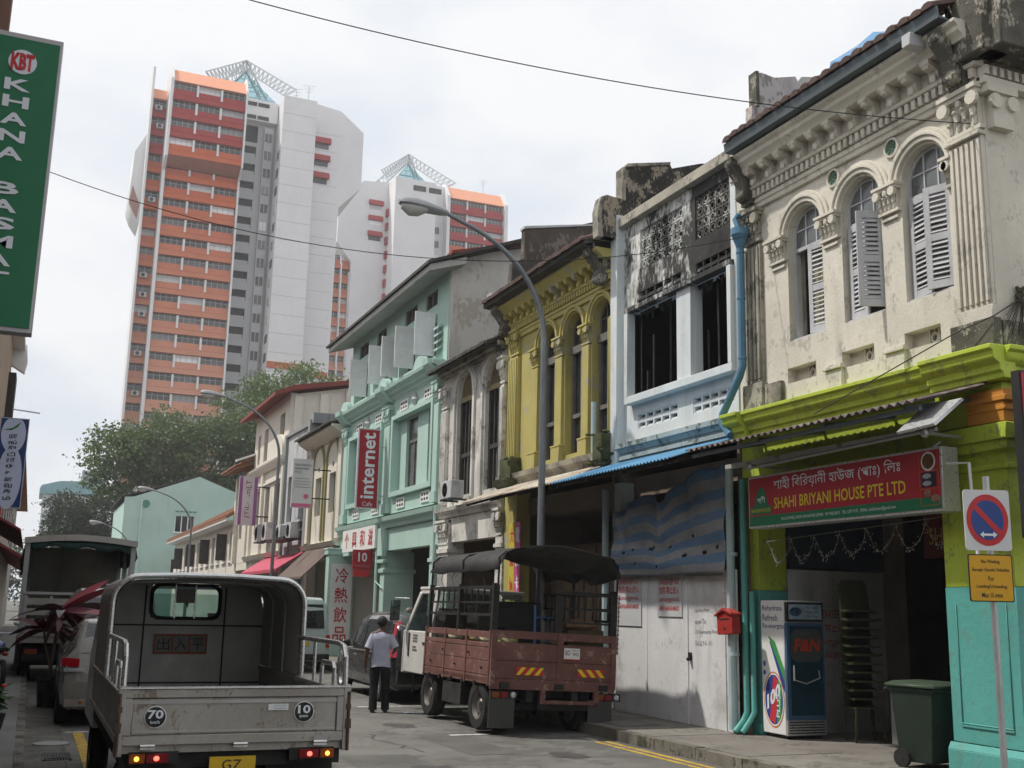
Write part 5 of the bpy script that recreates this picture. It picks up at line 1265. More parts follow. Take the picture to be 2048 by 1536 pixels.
# hanging signs far down the row
s = thing("trading_company_sign", "white hanging sign of a trading company with a pink foot", "sign", (8.3, 38, 5))
b = MB(); b.box(7.95, 8.66, 37.96, 38.04, 5.05, 6.75); obj("board", b, mat("sign_grey_white", (0.62, 0.62, 0.63), rough=0.5), s)
for i, tx in enumerate(("NEVILLE TRADING &", "MANUFACTURING", "PTE LTD")): text("lettering", tx, s, (8.02, 37.952, 6.5 - i * 0.13), (1, 0, 0), (0, 0, 1), (0.57, 0.5, 0.24)[i], 0.08, M_BLACK)
for i in range(4):
    b = MB(); b.box(8.02, 8.6 - 0.05 * (i % 2), 37.953, 37.958, 5.75 + i * 0.1, 5.78 + i * 0.1); obj("text_line", b, mat("grey_print", (0.35, 0.35, 0.36)), s)
b = MB(); b.box(7.97, 8.64, 37.951, 37.957, 5.07, 5.2); b.lathe([(0.09, 37.949), (0.09, 37.955)], c=(8.45, 0, 5.45), axis='y', n=12); obj("pink_mark", b, mat("pink_print2", (0.6, 0.15, 0.28)), s)
b = MB(); b.bar((8.66, 38, 6.4), (9.3, 38, 6.4), 0.04, 0.04); b.bar((8.66, 38, 5.4), (9.3, 38, 5.4), 0.04, 0.04); obj("bracket", b, M_BLACK, s)
s = thing("purple_shop_sign", "white and purple vertical shop sign far down the right side", "sign", (8.3, 49, 5))
b = MB(); b.box(7.95, 8.75, 48.95, 49.05, 5.1, 7.25); obj("board", b, mat("sign_white2", (0.62, 0.58, 0.6), rough=0.5), s)
b = MB(); b.box(7.96, 8.1, 48.94, 48.949, 5.12, 7.23); b.box(8.6, 8.74, 48.94, 48.949, 5.12, 7.23); obj("side_stripe", b, mat("purple_print", (0.3, 0.12, 0.3)), s)
for z_, tx in ((5.4, "JTiL-"), (6.35, "-=iLT")): text("lettering", tx, s, (8.48, 48.94, z_), (0, 0, 1), (-1, 0, 0), 0.72, 0.24, mat("plum_print", (0.3, 0.03, 0.12)))
b = MB(); b.bar((8.75, 49, 6.8), (9.3, 49, 6.8), 0.05, 0.05); b.bar((8.75, 49, 5.5), (9.3, 49, 5.5), 0.05, 0.05); obj("bracket", b, M_BLACK, s)

# ================================================================ towers
M_TW = mat("tower_white", (0.74, 0.73, 0.735), rough=0.85, var=0.07, scale=0.15, streak=0.5, scol=(0.5, 0.47, 0.46))
M_TG = mat("tower_grey", (0.46, 0.46, 0.46), rough=0.85, var=0.06, scale=0.15, streak=0.2)
M_TGL = mat("tower_glass", (0.07, 0.075, 0.08), rough=0.2, var=0.5, scale=0.6, spec=0.6)
oi = M_TGL.node_tree.nodes.new("ShaderNodeObjectInfo"); orr = M_TGL.node_tree.nodes.new("ShaderNodeValToRGB")
for e_, (p_, c_) in zip([orr.color_ramp.elements[0], orr.color_ramp.elements[1], orr.color_ramp.elements.new(0.45), orr.color_ramp.elements.new(0.75)], ((0.0, 0.02), (1.0, 0.34), (0.45, 0.06), (0.75, 0.13))): e_.position = p_; e_.color = (c_, c_, c_ * 1.03, 1)
M_TGL.node_tree.links.new(oi.outputs["Random"], orr.inputs[0]); M_TGL.node_tree.links.new(orr.outputs[0], M_TGL.node_tree.nodes["Principled BSDF"].inputs["Base Color"])
M_TGF = mat("tower_window_frame", (0.5, 0.5, 0.5), rough=0.7)
M_TRED = mat("tower_hood_red", (0.36, 0.05, 0.05), rough=0.8, var=0.1)
M_TROOF = mat("tower_salmon_roof", (0.8, 0.36, 0.22), rough=0.8, var=0.06)
FH = 2.7
def fcol(i, n):
    """storey colour: deep red at the top fading to salmon pink at the bottom"""
    if i < 3: c = (0.36, 0.03, 0.025)
    elif i < 6: c = (0.55, 0.12, 0.04)
    else:
        k = min(1.0, (i - 6) / 11.0); c = (0.55 + 0.08 * k, 0.15 + 0.18 * k, 0.065 + 0.165 * k)
    return mat("storey_paint_%d" % (i if i < 20 else 20), c, rough=0.8, var=0.08, scale=0.4)

def storeys(t, x0, x1, yf, ztop, n, nw, off=None, c0=0):
    """a stack of storeys facing -Y: projecting band, recessed panel, row of windows with posts"""
    w = (x1 - x0) / nw
    win = MB(); win.box(0.0, w - 0.25, -0.03, 0.0, 0, 0.95, 0)
    nm = max(2, int(w / 0.7))
    for k in range(nm + 1): win.box((w - 0.25) * k / nm - 0.03, (w - 0.25) * k / nm + 0.03, -0.08, -0.031, 0, 0.95, 1)
    win.box(0, w - 0.25, -0.07, -0.032, 0.6, 0.65, 1)
    wm = mesh_of("window", win, [M_TGL, M_TGF])
    post = MB(); post.box(-0.14, 0.14, -0.3, 0, 0, 1.75); pm = mesh_of("post", post, M_TW)
    for i in range(n):
        z = ztop - (i + 1) * FH; y = yf + (off(i) if off else 0)
        m = fcol(i + c0, n)
        b = MB(); b.box(x0, x1, y - 0.45, y + 1.0, z, z + 0.8); b.box(x0, x1, y - 0.5, y - 0.45, z + 0.7, z + 0.8); o = obj("band", b, m, t)
        b = MB(); b.box(x0, x1, y, y + 0.8, z + 0.801, z + 1.7); obj("panel", b, m, t)
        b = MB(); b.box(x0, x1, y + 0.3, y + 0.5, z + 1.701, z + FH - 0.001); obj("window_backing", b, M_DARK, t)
        for k in range(nw):
            inst(wm, "window", t, (x0 + 0.12 + k * w, y + 0.25, z + 1.72))
        for k in range(nw + 1):
            if 0 < k < nw: inst(pm, "post", t, (x0 + k * w, y, z + 0.85))

def truss_pyramid(t, cx, cy, z0, z1, h, gz=0.78):
    ap = Vector((cx, cy, z1)); cs = [Vector((cx + sx * h, cy + sy * h, z0)) for sx, sy in ((-1, -1), (1, -1), (1, 1), (-1, 1))]
    for c in cs:
        b = MB(); n = 11
        lo_e = Vector((cx + (c.x - cx) * 0.8, cy + (c.y - cy) * 0.8, z0 - 0.8)); lo_a = ap - Vector((0, 0, 1.7))
        b.bar(c, ap, 0.22, 0.22); b.bar(lo_e, lo_a, 0.22, 0.22); b.bar(c, lo_e, 0.2, 0.2)
        for k in range(n):
            p = c.lerp(ap, k / n); q_ = lo_e.lerp(lo_a, (k + 0.5) / n); p2 = c.lerp(ap, (k + 1) / n)
            b.bar(p, q_, 0.14, 0.14); b.bar(q_, p2, 0.14, 0.14)
        obj("roof_truss", b, mat("truss_grey", (0.5, 0.53, 0.55), rough=0.6, metal=0.1), t)
    for i in range(4):
        c0, c1 = cs[i], cs[(i + 1) % 4]
        k0 = Vector((cx, cy, z0 - 1.5)).lerp(c0 - Vector((0, 0, 1.5)), 0.62); k1 = Vector((cx, cy, z0 - 1.5)).lerp(c1 - Vector((0, 0, 1.5)), 0.62); a2 = ap - Vector((0, 0, 2.0))
        b = MB(); b.add([k0, k1, a2], [(0, 1, 2)]); obj("glazing", b, clear_glass("teal_roof_glass", (0.75, 0.92, 0.95), 0.86), t)
        b = MB()
        for f_ in (0.0, 0.25, 0.5, 0.7): b.bar(k0.lerp(a2, f_), k1.lerp(a2, f_), 0.1, 0.1)
        b.bar(k0.lerp(k1, 0.5), a2, 0.08, 0.08); obj("glazing_bar", b, mat("teal_steel", (0.22, 0.36, 0.37), rough=0.6), t)

def aerial(t, x, y, z, h=3.5):
    b = MB(); b.cyl((x, y, z), (x, y, z + h), 0.05, n=6)
    for k in range(3): b.bar((x - 0.9 + k * 0.2, y, z + h - k * 0.5), (x + 0.9 - k * 0.2, y, z + h + 0.25 - k * 0.5), 0.04, 0.04)
    obj("aerial", b, M_STEEL, t)

def hood(t, x, y, z, w=1.9):
    b = MB(); b.prism([(0, 0), (-0.6, 0), (-0.6, 0.5), (-0.3, 0.95), (0, 0.95)], lambda a, zz: (x, y + a, z + zz), lambda a, zz: (x + w, y + a, z + zz)); h_ = obj("window_hood", b, M_TRED, t)
    b = MB(); b.box(x + 0.15, x + w - 0.25, y - 0.06, y, z - 0.8, z - 0.01); b.box(x + w * 0.55, x + w * 0.6, y - 0.1, y - 0.061, z - 0.8, z); obj("hood_window", b, M_TGL, h_)

def ac_unit_mesh():
    b = MB(); b.box(0, 0.9, -0.4, 0, 0, 0.65); b.lathe([(0.26, -0.41), (0.26, -0.402)], c=(0.4, 0, 0.33), axis='y', n=10, mi=1)
    return mesh_of("outdoor_unit", b, [M_TGF, M_BLACK])
ACM = ac_unit_mesh()

# ---- nearer tower
t = thing("apartment_tower", "tall red and orange apartment tower at left with pyramid roof truss", "building", (25, 155, 0))
off = lambda i: -2.2 if i < 4 else 0.0
storeys(t, 11.3, 21.1, 150.0, 72.0, 25, 3, off)
b = MB(); b.prism([(147.35, 72.0), (149.2, 74.4), (151, 74.4), (151, 72.0)], lambda y, z: (11.3, y, z), lambda y, z: (21.1, y, z)); obj("sloping_roof", b, M_TROOF, t)
b = MB(); b.prism([(147.4, 61.2), (150.2, 61.2), (150.0, 60.3), (149.5, 60.25)], lambda y, z: (11.3, y, z), lambda y, z: (21.1, y, z)); obj("sloping_soffit", b, mat("soffit_orange", (0.4, 0.15, 0.1), rough=0.8), t)
FP = [(147.2, 60.9), (147.0, 72.2), (149.2, 75.1), (156, 75.1), (156, 4), (149.3, 4), (149.3, 59.6)]
for x in (10.9, 21.1):
    b = MB(); b.prism(FP, lambda y, z: (x, y, z), lambda y, z: (x + 0.4 - (0.15 if x > 20 else 0), y, z)); obj("fin_wall", b, M_TW, t)
b = MB(); b.box(11, 21.3, 151.6, 168, 2, 72.0); b.box(21.3, 31.3, 154.0, 168, 2, 72.0); obj("core", b, M_TG, t)
# narrow side bay
storeys(t, 8.95, 10.9, 151.5, 70.5, 24, 1)
b = MB(); b.prism([(151.0, 70.5), (152.2, 72.4), (153, 72.4), (153, 70.5)], lambda y, z: (8.95, y, z), lambda y, z: (10.9, y, z)); obj("sloping_roof", b, M_TROOF, t)
for i in range(24):
    if i in (0, 1, 5, 9, 10, 11, 13, 15, 17, 20): inst(ACM, "outdoor_unit", t, (9.3 + rnd.uniform(0, 0.5), 151.05, 70.5 - (i + 1) * FH + 0.95))
b = MB(); b.box(8.65, 8.95, 149.8, 154, 4, 74.6); obj("fin_wall", b, M_TW, t)
b = MB(); b.prism([(7.3, 62.5), (8.7, 65.5), (8.7, 52.2), (7.7, 53.6), (7.1, 55.0)], lambda x, z: (x, 152, z), lambda x, z: (x, 158, z)); obj("side_wing", b, M_TW, t)
b = MB(); b.prism([(7.15, 55.2), (7.45, 57.6), (8.5, 55.0), (8.3, 52.9), (7.75, 53.8)], lambda x, z: (x, 151.9, z), lambda x, z: (x, 151.99, z)); obj("wing_stripe", b, mat("wing_brown", (0.36, 0.2, 0.17)), t)
# stair bay
b = MB()
sops = [(21.6, 23.8, 65.2 - i * FH - 0.2, 66.6 - i * FH) for i in range(23)] + [(21.6, 23.9, 67.2, 69.8)]
rectwall(b, 21.4, 26.5, 2, 73.0, sops, 152.6, 152.9); obj("stair_wall", b, M_TG, t)
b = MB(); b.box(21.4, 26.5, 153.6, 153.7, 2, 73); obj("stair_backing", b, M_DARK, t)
pr = MB(); pr.box(0, 2.1, 0, 0.12, 0, 0.55)
prm = mesh_of("parapet_panel", pr, M_TG)
for i in range(23): inst(prm, "parapet_panel", t, (21.65, 152.75, 65.0 - i * FH))
sw = MB(); sw.box(0, 0.95, 0, 0.1, 0, 1.25, 0); sw.box(0.42, 0.5, -0.05, -0.001, 0, 1.25, 1); swm = mesh_of("window", sw, [M_TGL, M_TGF])
b = MB(); b.box(24.7, 26.0, 151.8, 152.59, 2, 69.5); obj("stair_pier", b, M_TG, t)
for i in range(24): inst(swm, "window", t, (24.85, 151.69, 67.3 - i * FH))
b = MB(); b.box(21.4, 26.4, 151.5, 160, 70.2, 73.4); obj("lift_motor_room", b, M_TW, t)
for x in (21.7, 23.5):
    for z in (72.4, 70.4):
        b = MB(); b.box(x, x + 1.6, 151.4, 151.49, z, z + 0.55); obj("vent_slot", b, M_DARK, t)
# white blocks
b = MB(); b.box(26.5, 31.3, 147.8, 165, 2, 73.2); obj("white_block", b, M_TW, t)
for i in range(18):
    b = MB(); b.box(26.42, 26.499, 149.0, 150.4, 64.0 - i * FH, 65.2 - i * FH); obj("side_window", b, M_TGL, t)
b = MB(); b.prism([(31.3, 2), (31.3, 75.2), (36.0, 74.6), (39.6, 71.8), (39.6, 63.0), (36.3, 59.4), (35.9, 2)], lambda x, z: (x, 152.5, z), lambda x, z: (x, 166, z)); obj("white_wing", b, M_TW, t)
for k in range(3): hood(t, 32.1, 152.5, 68.9 - k * 2.75, 2.5)
b = MB()
for i in range(22): b.box(31.301, 31.75, 151.6, 152.49, 69.2 - i * FH, 70.4 - i * FH)
obj("side_hood", b, M_TRED, t)
b = MB(); b.box(26.45, 31.35, 147.6, 147.79, 33.2, 34.1); b.box(31.35, 36, 152.3, 152.49, 33.4, 34.3); obj("orange_belt", b, mat("belt_orange", (0.5, 0.15, 0.07), rough=0.8), t)
for x0_, x1_, y_ in ((26.5, 31.3, 147.8), (31.35, 35.9, 152.5)):
    jm = MB(); jm.box(x0_, x1_, y_ - 0.012, y_ + 0.01, 0, 0.07); jmm = mesh_of("wall_joint", jm, mat("joint_grey", (0.5, 0.49, 0.49), rough=0.9))
    for i in range(24): inst(jmm, "wall_joint", t, (0, 0, 70.5 - i * FH))
truss_pyramid(t, 22.7, 161, 77.6, 84.0, 6.6)
aerial(t, 29.0, 152, 73.2, 3.2); aerial(t, 30.6, 151, 73.2, 3.6)
# ---- farther tower
t = thing("apartment_tower", "farther apartment tower, lower in view, behind the street lamp", "building", (62, 190, 0))
storeys(t, 65.0, 76.0, 185, 77.0, 12, 3)
b = MB(); b.box(65, 76, 186, 200, 2, 45); obj("core", b, M_TG, t)
b = MB(); b.prism([(184.4, 77.0), (186.5, 79.8), (188, 79.8), (188, 77)], lambda y, z: (65, y, z), lambda y, z: (76, y, z)); obj("sloping_roof", b, M_TROOF, t)
for x, w in ((64.4, 0.6), (76.0, 0.7)):
    b = MB(); b.prism([(184, 2), (184, 77.2), (186.4, 80.2), (196, 80.2), (196, 2)], lambda y, z: (x, y, z), lambda y, z: (x + w, y, z)); obj("fin_wall", b, M_TW, t)
b = MB(); b.box(53.8, 61.6, 182.5, 198, 2, 78.5); obj("white_block", b, M_TW, t)
b = MB(); b.box(61.6, 64.4, 186, 196, 2, 79.5); obj("stair_wall", b, M_TW, t)
for i in range(20):
    inst(swm, "window", t, (62.6, 185.85, 70.0 - i * FH)); 
    b = MB(); b.box(61.601, 61.7, 183.5, 184.6, 69.5 - i * FH, 70.9 - i * FH); obj("side_window", b, M_TGL, t)
b = MB(); b.prism([(46.2, 74.6), (49.0, 78.4), (53.8, 78.9), (53.8, 2), (47.4, 2), (47.4, 62.5), (44.6, 66.0), (44.6, 71)], lambda x, z: (x, 187, z), lambda x, z: (x, 199, z)); obj("white_wing", b, M_TW, t)
for k in range(3): hood(t, 50.2, 187, 74.0 - k * 3.0, 2.7)
b = MB()
for i in range(20): b.box(53.4, 53.79, 186.0, 186.99, 72 - i * FH, 73.4 - i * FH)
obj("side_hood", b, M_TRED, t)
storeys(t, 44.3, 47.3, 188.2, 64.0, 22, 2, None, 8)
b = MB()
for x in (44.2, 45.7, 47.2): b.box(x, x + 0.25, 187.5, 190, 3, 64 + (x - 44) * -1.0)
obj("fin_wall", b, M_TW, t)
for x in (57.2, 60.2):
    b = MB(); b.box(x, x + 2.4, 182.4, 182.49, 76.4, 77.4); obj("vent_slot", b, M_DARK, t)
truss_pyramid(t, 59.5, 194, 81.0, 88.3, 7.3)
aerial(t, 73, 188, 79.5, 3.5)

# ---- far pale block with curved roof
t = thing("curved_roof_block", "distant pale office block with curved teal roof at the far left", "building", (3, 225, 0))
b = MB(); b.box(0.3, 9.5, 220, 232, 0, 20.6); obj("wall", b, mat("far_pale_wall", (0.6, 0.63, 0.66), rough=0.8), t)
b = MB(); b.prism([(-0.3, 20.6), (9.8, 21.0), (9.8, 22.6), (7, 23.3), (3.0, 23.1), (0, 22.2), (-0.3, 21.6)], lambda x, z: (x, 219.4, z), lambda x, z: (x, 232, z)); obj("curved_roof", b, mat("far_teal_roof", (0.22, 0.4, 0.45), rough=0.6), t)
b = MB(); b.prism([(6.8, 22), (6.8, 25.6), (8.4, 25.2), (10.2, 24.2), (11.4, 22.8), (11.4, 22)], lambda x, z: (x, 221, z), lambda x, z: (x, 226, z)); obj("roof_sail", b, mat("far_grey_sail", (0.3, 0.35, 0.42), rough=0.6), t)
fwn = MB(); fwn.box(0, 1.0, -0.05, 0, 0, 0.9); fwm = mesh_of("window", fwn, M_TGL)
for k in range(9):
    for x in (0.5, 2.6, 4.2): inst(fwm, "window", t, (x, 219.99, 3.0 + k * 2.0))

# ================================================================ trees
def leaf_mat(name, c1, c2):
    if name in MATS: return MATS[name]
    m = bpy.data.materials.new(name); m.use_nodes = True
    N, L = m.node_tree.nodes, m.node_tree.links; b = N["Principled BSDF"]
    b.inputs["Roughness"].default_value = 0.55
    g_ = N.new("ShaderNodeNewGeometry"); r_ = N.new("ShaderNodeValToRGB")
    r_.color_ramp.elements[0].color = (*c1, 1); r_.color_ramp.elements[1].color = (*c2, 1)
    L.new(g_.outputs["Random Per Island"], r_.inputs[0]); L.new(r_.outputs[0], b.inputs["Base Color"])
    tr = N.new("ShaderNodeBsdfTranslucent"); tr.inputs[0].default_value = (c2[0] * 1.2, c2[1] * 1.3, c2[2], 1)
    ms = N.new("ShaderNodeMixShader"); ms.inputs[0].default_value = 0.25
    L.new(b.outputs[0], ms.inputs[1]); L.new(tr.outputs[0], ms.inputs[2]); L.new(ms.outputs[0], N["Material Output"].inputs[0])
    MATS[name] = m
    return m
M_BARK = mat("bark", (0.09, 0.07, 0.055), rough=0.95, var=0.4, scale=2, bump=0.5)
def leaves(pts, size, seed, droop=0.25):
    """one small bent leaf spray (two triangles pairs) at every point"""
    r_ = np.random.default_rng(seed); n = len(pts); pts = np.asarray(pts)
    a = r_.normal(size=(n, 3)); a[:, 2] -= droop; a /= np.linalg.norm(a, axis=1)[:, None]
    c = r_.normal(size=(n, 3)); c -= (c * a).sum(1)[:, None] * a; c /= np.linalg.norm(c, axis=1)[:, None]
    s = size * r_.uniform(0.6, 1.4, n)[:, None]
    nn = np.cross(a, c)
    v = np.stack([pts, pts + a * s * 0.5 + c * s * 0.28 + nn * s * 0.08, pts + a * s, pts + a * s * 0.5 - c * s * 0.28 + nn * s * 0.08], 1).reshape(-1, 3)
    return v
def tree(name, label, base, trunk_h, lobes, nclump, nleaf, size, cols, seed, cl_r=0.9, group="trees behind the houses"):
    r_ = np.random.default_rng(seed); rr = random.Random(seed)
    t = thing(name, label, "tree", base, group=group, local=True)
    pts = []; cc = []
    tot = sum(l[3] * l[4] * l[5] for l in lobes)
    for l in lobes:
        k = max(4, int(nclump * l[3] * l[4] * l[5] / tot))
        d = r_.normal(size=(k, 3)); d /= np.linalg.norm(d, axis=1)[:, None]
        rad = r_.uniform(0.25, 1.0, k) ** 0.45
        p = np.array(l[:3]) + d * rad[:, None] * np.array(l[3:6]) * r_.uniform(0.85, 1.12, (k, 1))
        cc.append(p)
    cc = np.concatenate(cc)
    for p in cc:
        q_ = p + r_.normal(size=(nleaf, 3)) * np.array([cl_r, cl_r, cl_r * 0.55]) * r_.uniform(0.6, 1.2)
        pts.append(q_)
    pts = np.concatenate(pts)
    v = leaves(pts, size, seed)
    me = bpy.data.meshes.new("crown"); n = len(pts)
    me.vertices.add(n * 4); me.vertices.foreach_set("co", v.ravel())
    me.loops.add(n * 4); me.polygons.add(n)
    me.loops.foreach_set("vertex_index", np.arange(n * 4)); me.polygons.foreach_set("loop_start", np.arange(0, n * 4, 4))
    me.update(calc_edges=True); me.materials.append(leaf_mat("leaves_" + label[:14].replace(" ", "_"), *cols))
    o = bpy.data.objects.new("crown", me); COL.objects.link(o); o.parent = t
    b = MB(); top = Vector((0, 0, trunk_h)); r0 = 0.035 * (trunk_h + 6)
    b.tube([(0, 0, -0.1), (rr.uniform(-.2, .2), 0, trunk_h * 0.5), top], [r0, r0 * 0.75, r0 * 0.6], 8)
    for i in range(16):
        c = Vector(cc[rr.randrange(len(cc))]); m_ = top.lerp(c, 0.5) + Vector((rr.uniform(-.5, .5), rr.uniform(-.5, .5), -0.4))
        b.tube([top - Vector((0, 0, rr.uniform(0, trunk_h * 0.25))), m_, c], [r0 * 0.45, r0 * 0.22, r0 * 0.06], 5)
    obj("trunk", b, M_BARK, t, world_coords=False)
    return t
tree("shade_tree", "large loose-crowned tree behind the mint gable at the foot of the tower", (11, 106, 0), 9,
     [(-4.6, 0, 14.6, 3.2, 3.5, 3.3), (-1.2, 1, 15.6, 3.8, 4, 3.5), (3.4, 0, 15.2, 4.0, 4, 3.7), (6.2, -1, 17.3, 3.0, 3.5, 2.4), (1, 2, 12.2, 4.5, 3, 1.8), (-5.4, 0, 12.4, 1.8, 2, 1.8), (6.3, 0, 12.2, 2.4, 3, 2.2), (9.0, 0, 15.5, 2.6, 3, 2.8)], 430, 80, 0.34, ((0.035, 0.055, 0.02), (0.12, 0.17, 0.055)), 11, 0.72)
tree("leafy_tree", "green tree rising behind the cream three-storey house below the white tower", (22, 108, 0), 12,
     [(-3.5, 0, 19.6, 3.6, 4, 3.6), (0.6, 0, 22.0, 3.8, 4, 3.2), (5.0, 0, 21.0, 3.8, 4, 2.8), (1, 0, 17.5, 7.0, 4, 3)], 340, 80, 0.32, ((0.035, 0.06, 0.014), (0.115, 0.18, 0.035)), 12, 0.7)
tree("dark_tree", "dark round tree beside the distant curved-roof block", (4.2, 130, 0), 6,
     [(-1.4, 0, 10.0, 2.6, 3, 3.2), (1.8, 0, 10.6, 2.8, 3, 3.2), (0, 0, 7.5, 3.8, 3, 3)], 230, 70, 0.34, ((0.012, 0.022, 0.008), (0.035, 0.055, 0.018)), 13, 0.55)
tree("roadside_tree", "small hazy tree closing the far end of the street at left", (-3.2, 170, 0), 4,
     [(0, 0, 5.5, 4, 4, 4.8), (-4, 0, 6.5, 4, 4, 5.5)], 130, 36, 0.5, ((0.03, 0.045, 0.02), (0.08, 0.11, 0.04)), 14, 0.8)

# ================================================================ vehicles
M_TYRE = mat("tyre_rubber", (0.025, 0.024, 0.023), rough=0.9, var=0.3, scale=6)
M_RIM = mat("wheel_rim", (0.18, 0.17, 0.16), rough=0.5, var=0.3, scale=6, metal=0.5)
M_RIMS = mat("alloy_rim", (0.5, 0.5, 0.5), rough=0.3, metal=0.8)
M_CHAS = mat("chassis_black", (0.03, 0.029, 0.028), rough=0.85, var=0.3, scale=3)
M_ALSH = mat("dull_aluminium_sheet", (0.38, 0.36, 0.325), rough=0.5, var=0.22, scale=1.8, metal=0.35, streak=0.7, scol=(0.13, 0.11, 0.09), bump=0.25, bscale=5, patch=0.12, pcol=(0.2, 0.17, 0.14), pscale=5)
M_ALIN = mat("grimy_aluminium_lining", (0.4, 0.395, 0.375), rough=0.6, var=0.2, scale=1.5, metal=0.25, streak=0.3)
M_ALBR = mat("bright_aluminium_trim", (0.62, 0.62, 0.61), rough=0.32, var=0.15, scale=5, metal=0.8)
M_TAILR = mat("tail_lens_red", (0.16, 0.005, 0.008), rough=0.25, var=0.1, emit=0.06)
M_TAILG = mat("tail_bulb_glow", (1.0, 0.12, 0.08), rough=0.3, emit=2.5)
M_INDO = mat("indicator_orange", (0.26, 0.06, 0.006), rough=0.25, emit=0.05)
M_INDG = mat("indicator_glow", (1.0, 0.4, 0.06), rough=0.3, emit=2.5)
M_PLATEY = mat("plate_yellow", (0.62, 0.4, 0.02), rough=0.5, var=0.1)
M_CGLASS = mat("car_glass", (0.02, 0.025, 0.028), rough=0.05, var=0.2, spec=0.8)

def wheel(parent, x, y, r, w, side, rimm=None, n=20):
    """tyre as a part, rim as its sub-part"""
    b = MB(); b.lathe([(r * 0.6, -w / 2), (r * 0.92, -w / 2), (r, -w * 0.32), (r, w * 0.32), (r * 0.92, w / 2), (r * 0.6, w / 2)], c=(x, y, r), axis='x', n=n, ring=True)
    ty = obj("tyre", b, M_TYRE, parent, world_coords=False)
    b = MB(); s = side
    prof_ = [(r * 0.61, -w * 0.3), (r * 0.61, w * 0.44), (r * 0.56, w * 0.46), (r * 0.5, w * 0.2), (r * 0.3, w * 0.12), (r * 0.22, w * 0.3), (0.005, w * 0.3)]
    b.lathe([(a, h * s) for a, h in prof_], c=(x, y, r), axis='x', n=n)
    for k in range(6):
        a = k * math.pi / 3
        b.cyl((x + s * w * 0.12, y + r * 0.4 * math.cos(a), r + r * 0.4 * math.sin(a)), (x + s * w * 0.24, y + r * 0.4 * math.cos(a), r + r * 0.4 * math.sin(a)), r * 0.05, n=6)
    obj("rim", b, rimm or M_RIM, ty, world_coords=False)
    return ty

# ---- open lorry in front, aluminium hood
t = thing("open_lorry", "grey aluminium open-backed lorry with hooded bed in the left foreground", "lorry", (1.485, 8.5, 0), local=True)
HWD = 0.83
def L(name, mb, m, par=None, **k): return obj(name, mb, m, par or t, world_coords=False, **k)
b = MB(); b.box(-HWD + 0.03, HWD - 0.03, 0.06, 3.5, 0.74, 0.8); L("bed_floor", b, M_ALIN)
b = MB()
b.box(-HWD, HWD, 0, 0.045, 1.115, 1.18); b.box(-HWD, HWD, 0, 0.045, 0.79, 0.86); b.box(-HWD, -HWD + 0.09, 0, 0.045, 0.86, 1.115); b.box(HWD - 0.09, HWD, 0, 0.045, 0.86, 1.115); b.box(-HWD + 0.09, HWD - 0.09, 0.015, 0.04, 0.86, 1.115)
tg = L("tailgate", b, M_ALSH, bev=0.006)
b = MB(); b.box(-HWD + 0.09, HWD - 0.09, 0.007, 0.0145, 1.075, 1.10); b.box(-HWD + 0.1, HWD - 0.1, 0.006, 0.0145, 0.875, 0.89); L("pressed_rib", b, M_ALIN, tg)
b = MB(); b.box(-HWD - 0.005, HWD + 0.005, -0.012, 0.06, 1.18, 1.192)
for k in range(60): b.box(-HWD + 0.01 + k * 0.0275, -HWD + 0.024 + k * 0.0275, -0.0125, 0.058, 1.192, 1.1945)
L("capping", b, M_ALBR, tg, bev=0.003)
def disc(name, par, x, z, r, m, y=0.0):
    b = MB(); b.lathe([(r, y - 0.003), (r, y + 0.003)], c=(x, 0, z), axis='y', n=28); return L(name, b, m, par)
for x, z, top, bot, wd, lbl in ((-0.58, 0.985, "70", "km/h", 0.11, None), (0.49, 1.005, "10", "pax", 0.095, None)):
    disc("speed_disc_border", tg, x, z, 0.077, M_WHITE, 0.009); disc("speed_disc", tg, x, z, 0.07, M_BLACK, 0.004)
    text("disc_lettering", top, tg, (x - wd / 2, -0.0005, z - 0.012), (1, 0, 0), (0, 0, 1), wd, 0.062, M_WPRINT, bold=0.03)
    text("disc_lettering", bot, tg, (x - 0.032, -0.0005, z - 0.045), (1, 0, 0), (0, 0, 1), 0.064, 0.022, M_WPRINT, bold=0.01)
b = MB(); b.box(0.22, 0.37, 0.005, 0.0148, 1.02, 1.065); st = L("maker_sticker", b, M_WHITE, tg)
text("sticker_lettering", "JS Auto Tech", st, (0.265, 0.003, 1.044), (1, 0, 0), (0, 0, 1), 0.09, 0.014, mat("teal_print", (0.03, 0.25, 0.25)))
text("sticker_lettering", "Motoring Spec. SG", st, (0.265, 0.003, 1.026), (1, 0, 0), (0, 0, 1), 0.095, 0.013, mat("blue_print", (0.03, 0.1, 0.3)))
for x in (-0.62, 0.03, 0.62):
    b = MB(); b.box(x - 0.05, x + 0.05, -0.02, 0.0, 0.765, 0.785); b.cyl((x - 0.05, -0.012, 0.79), (x + 0.05, -0.012, 0.79), 0.014, n=8); L("hinge", b, M_ALBR)
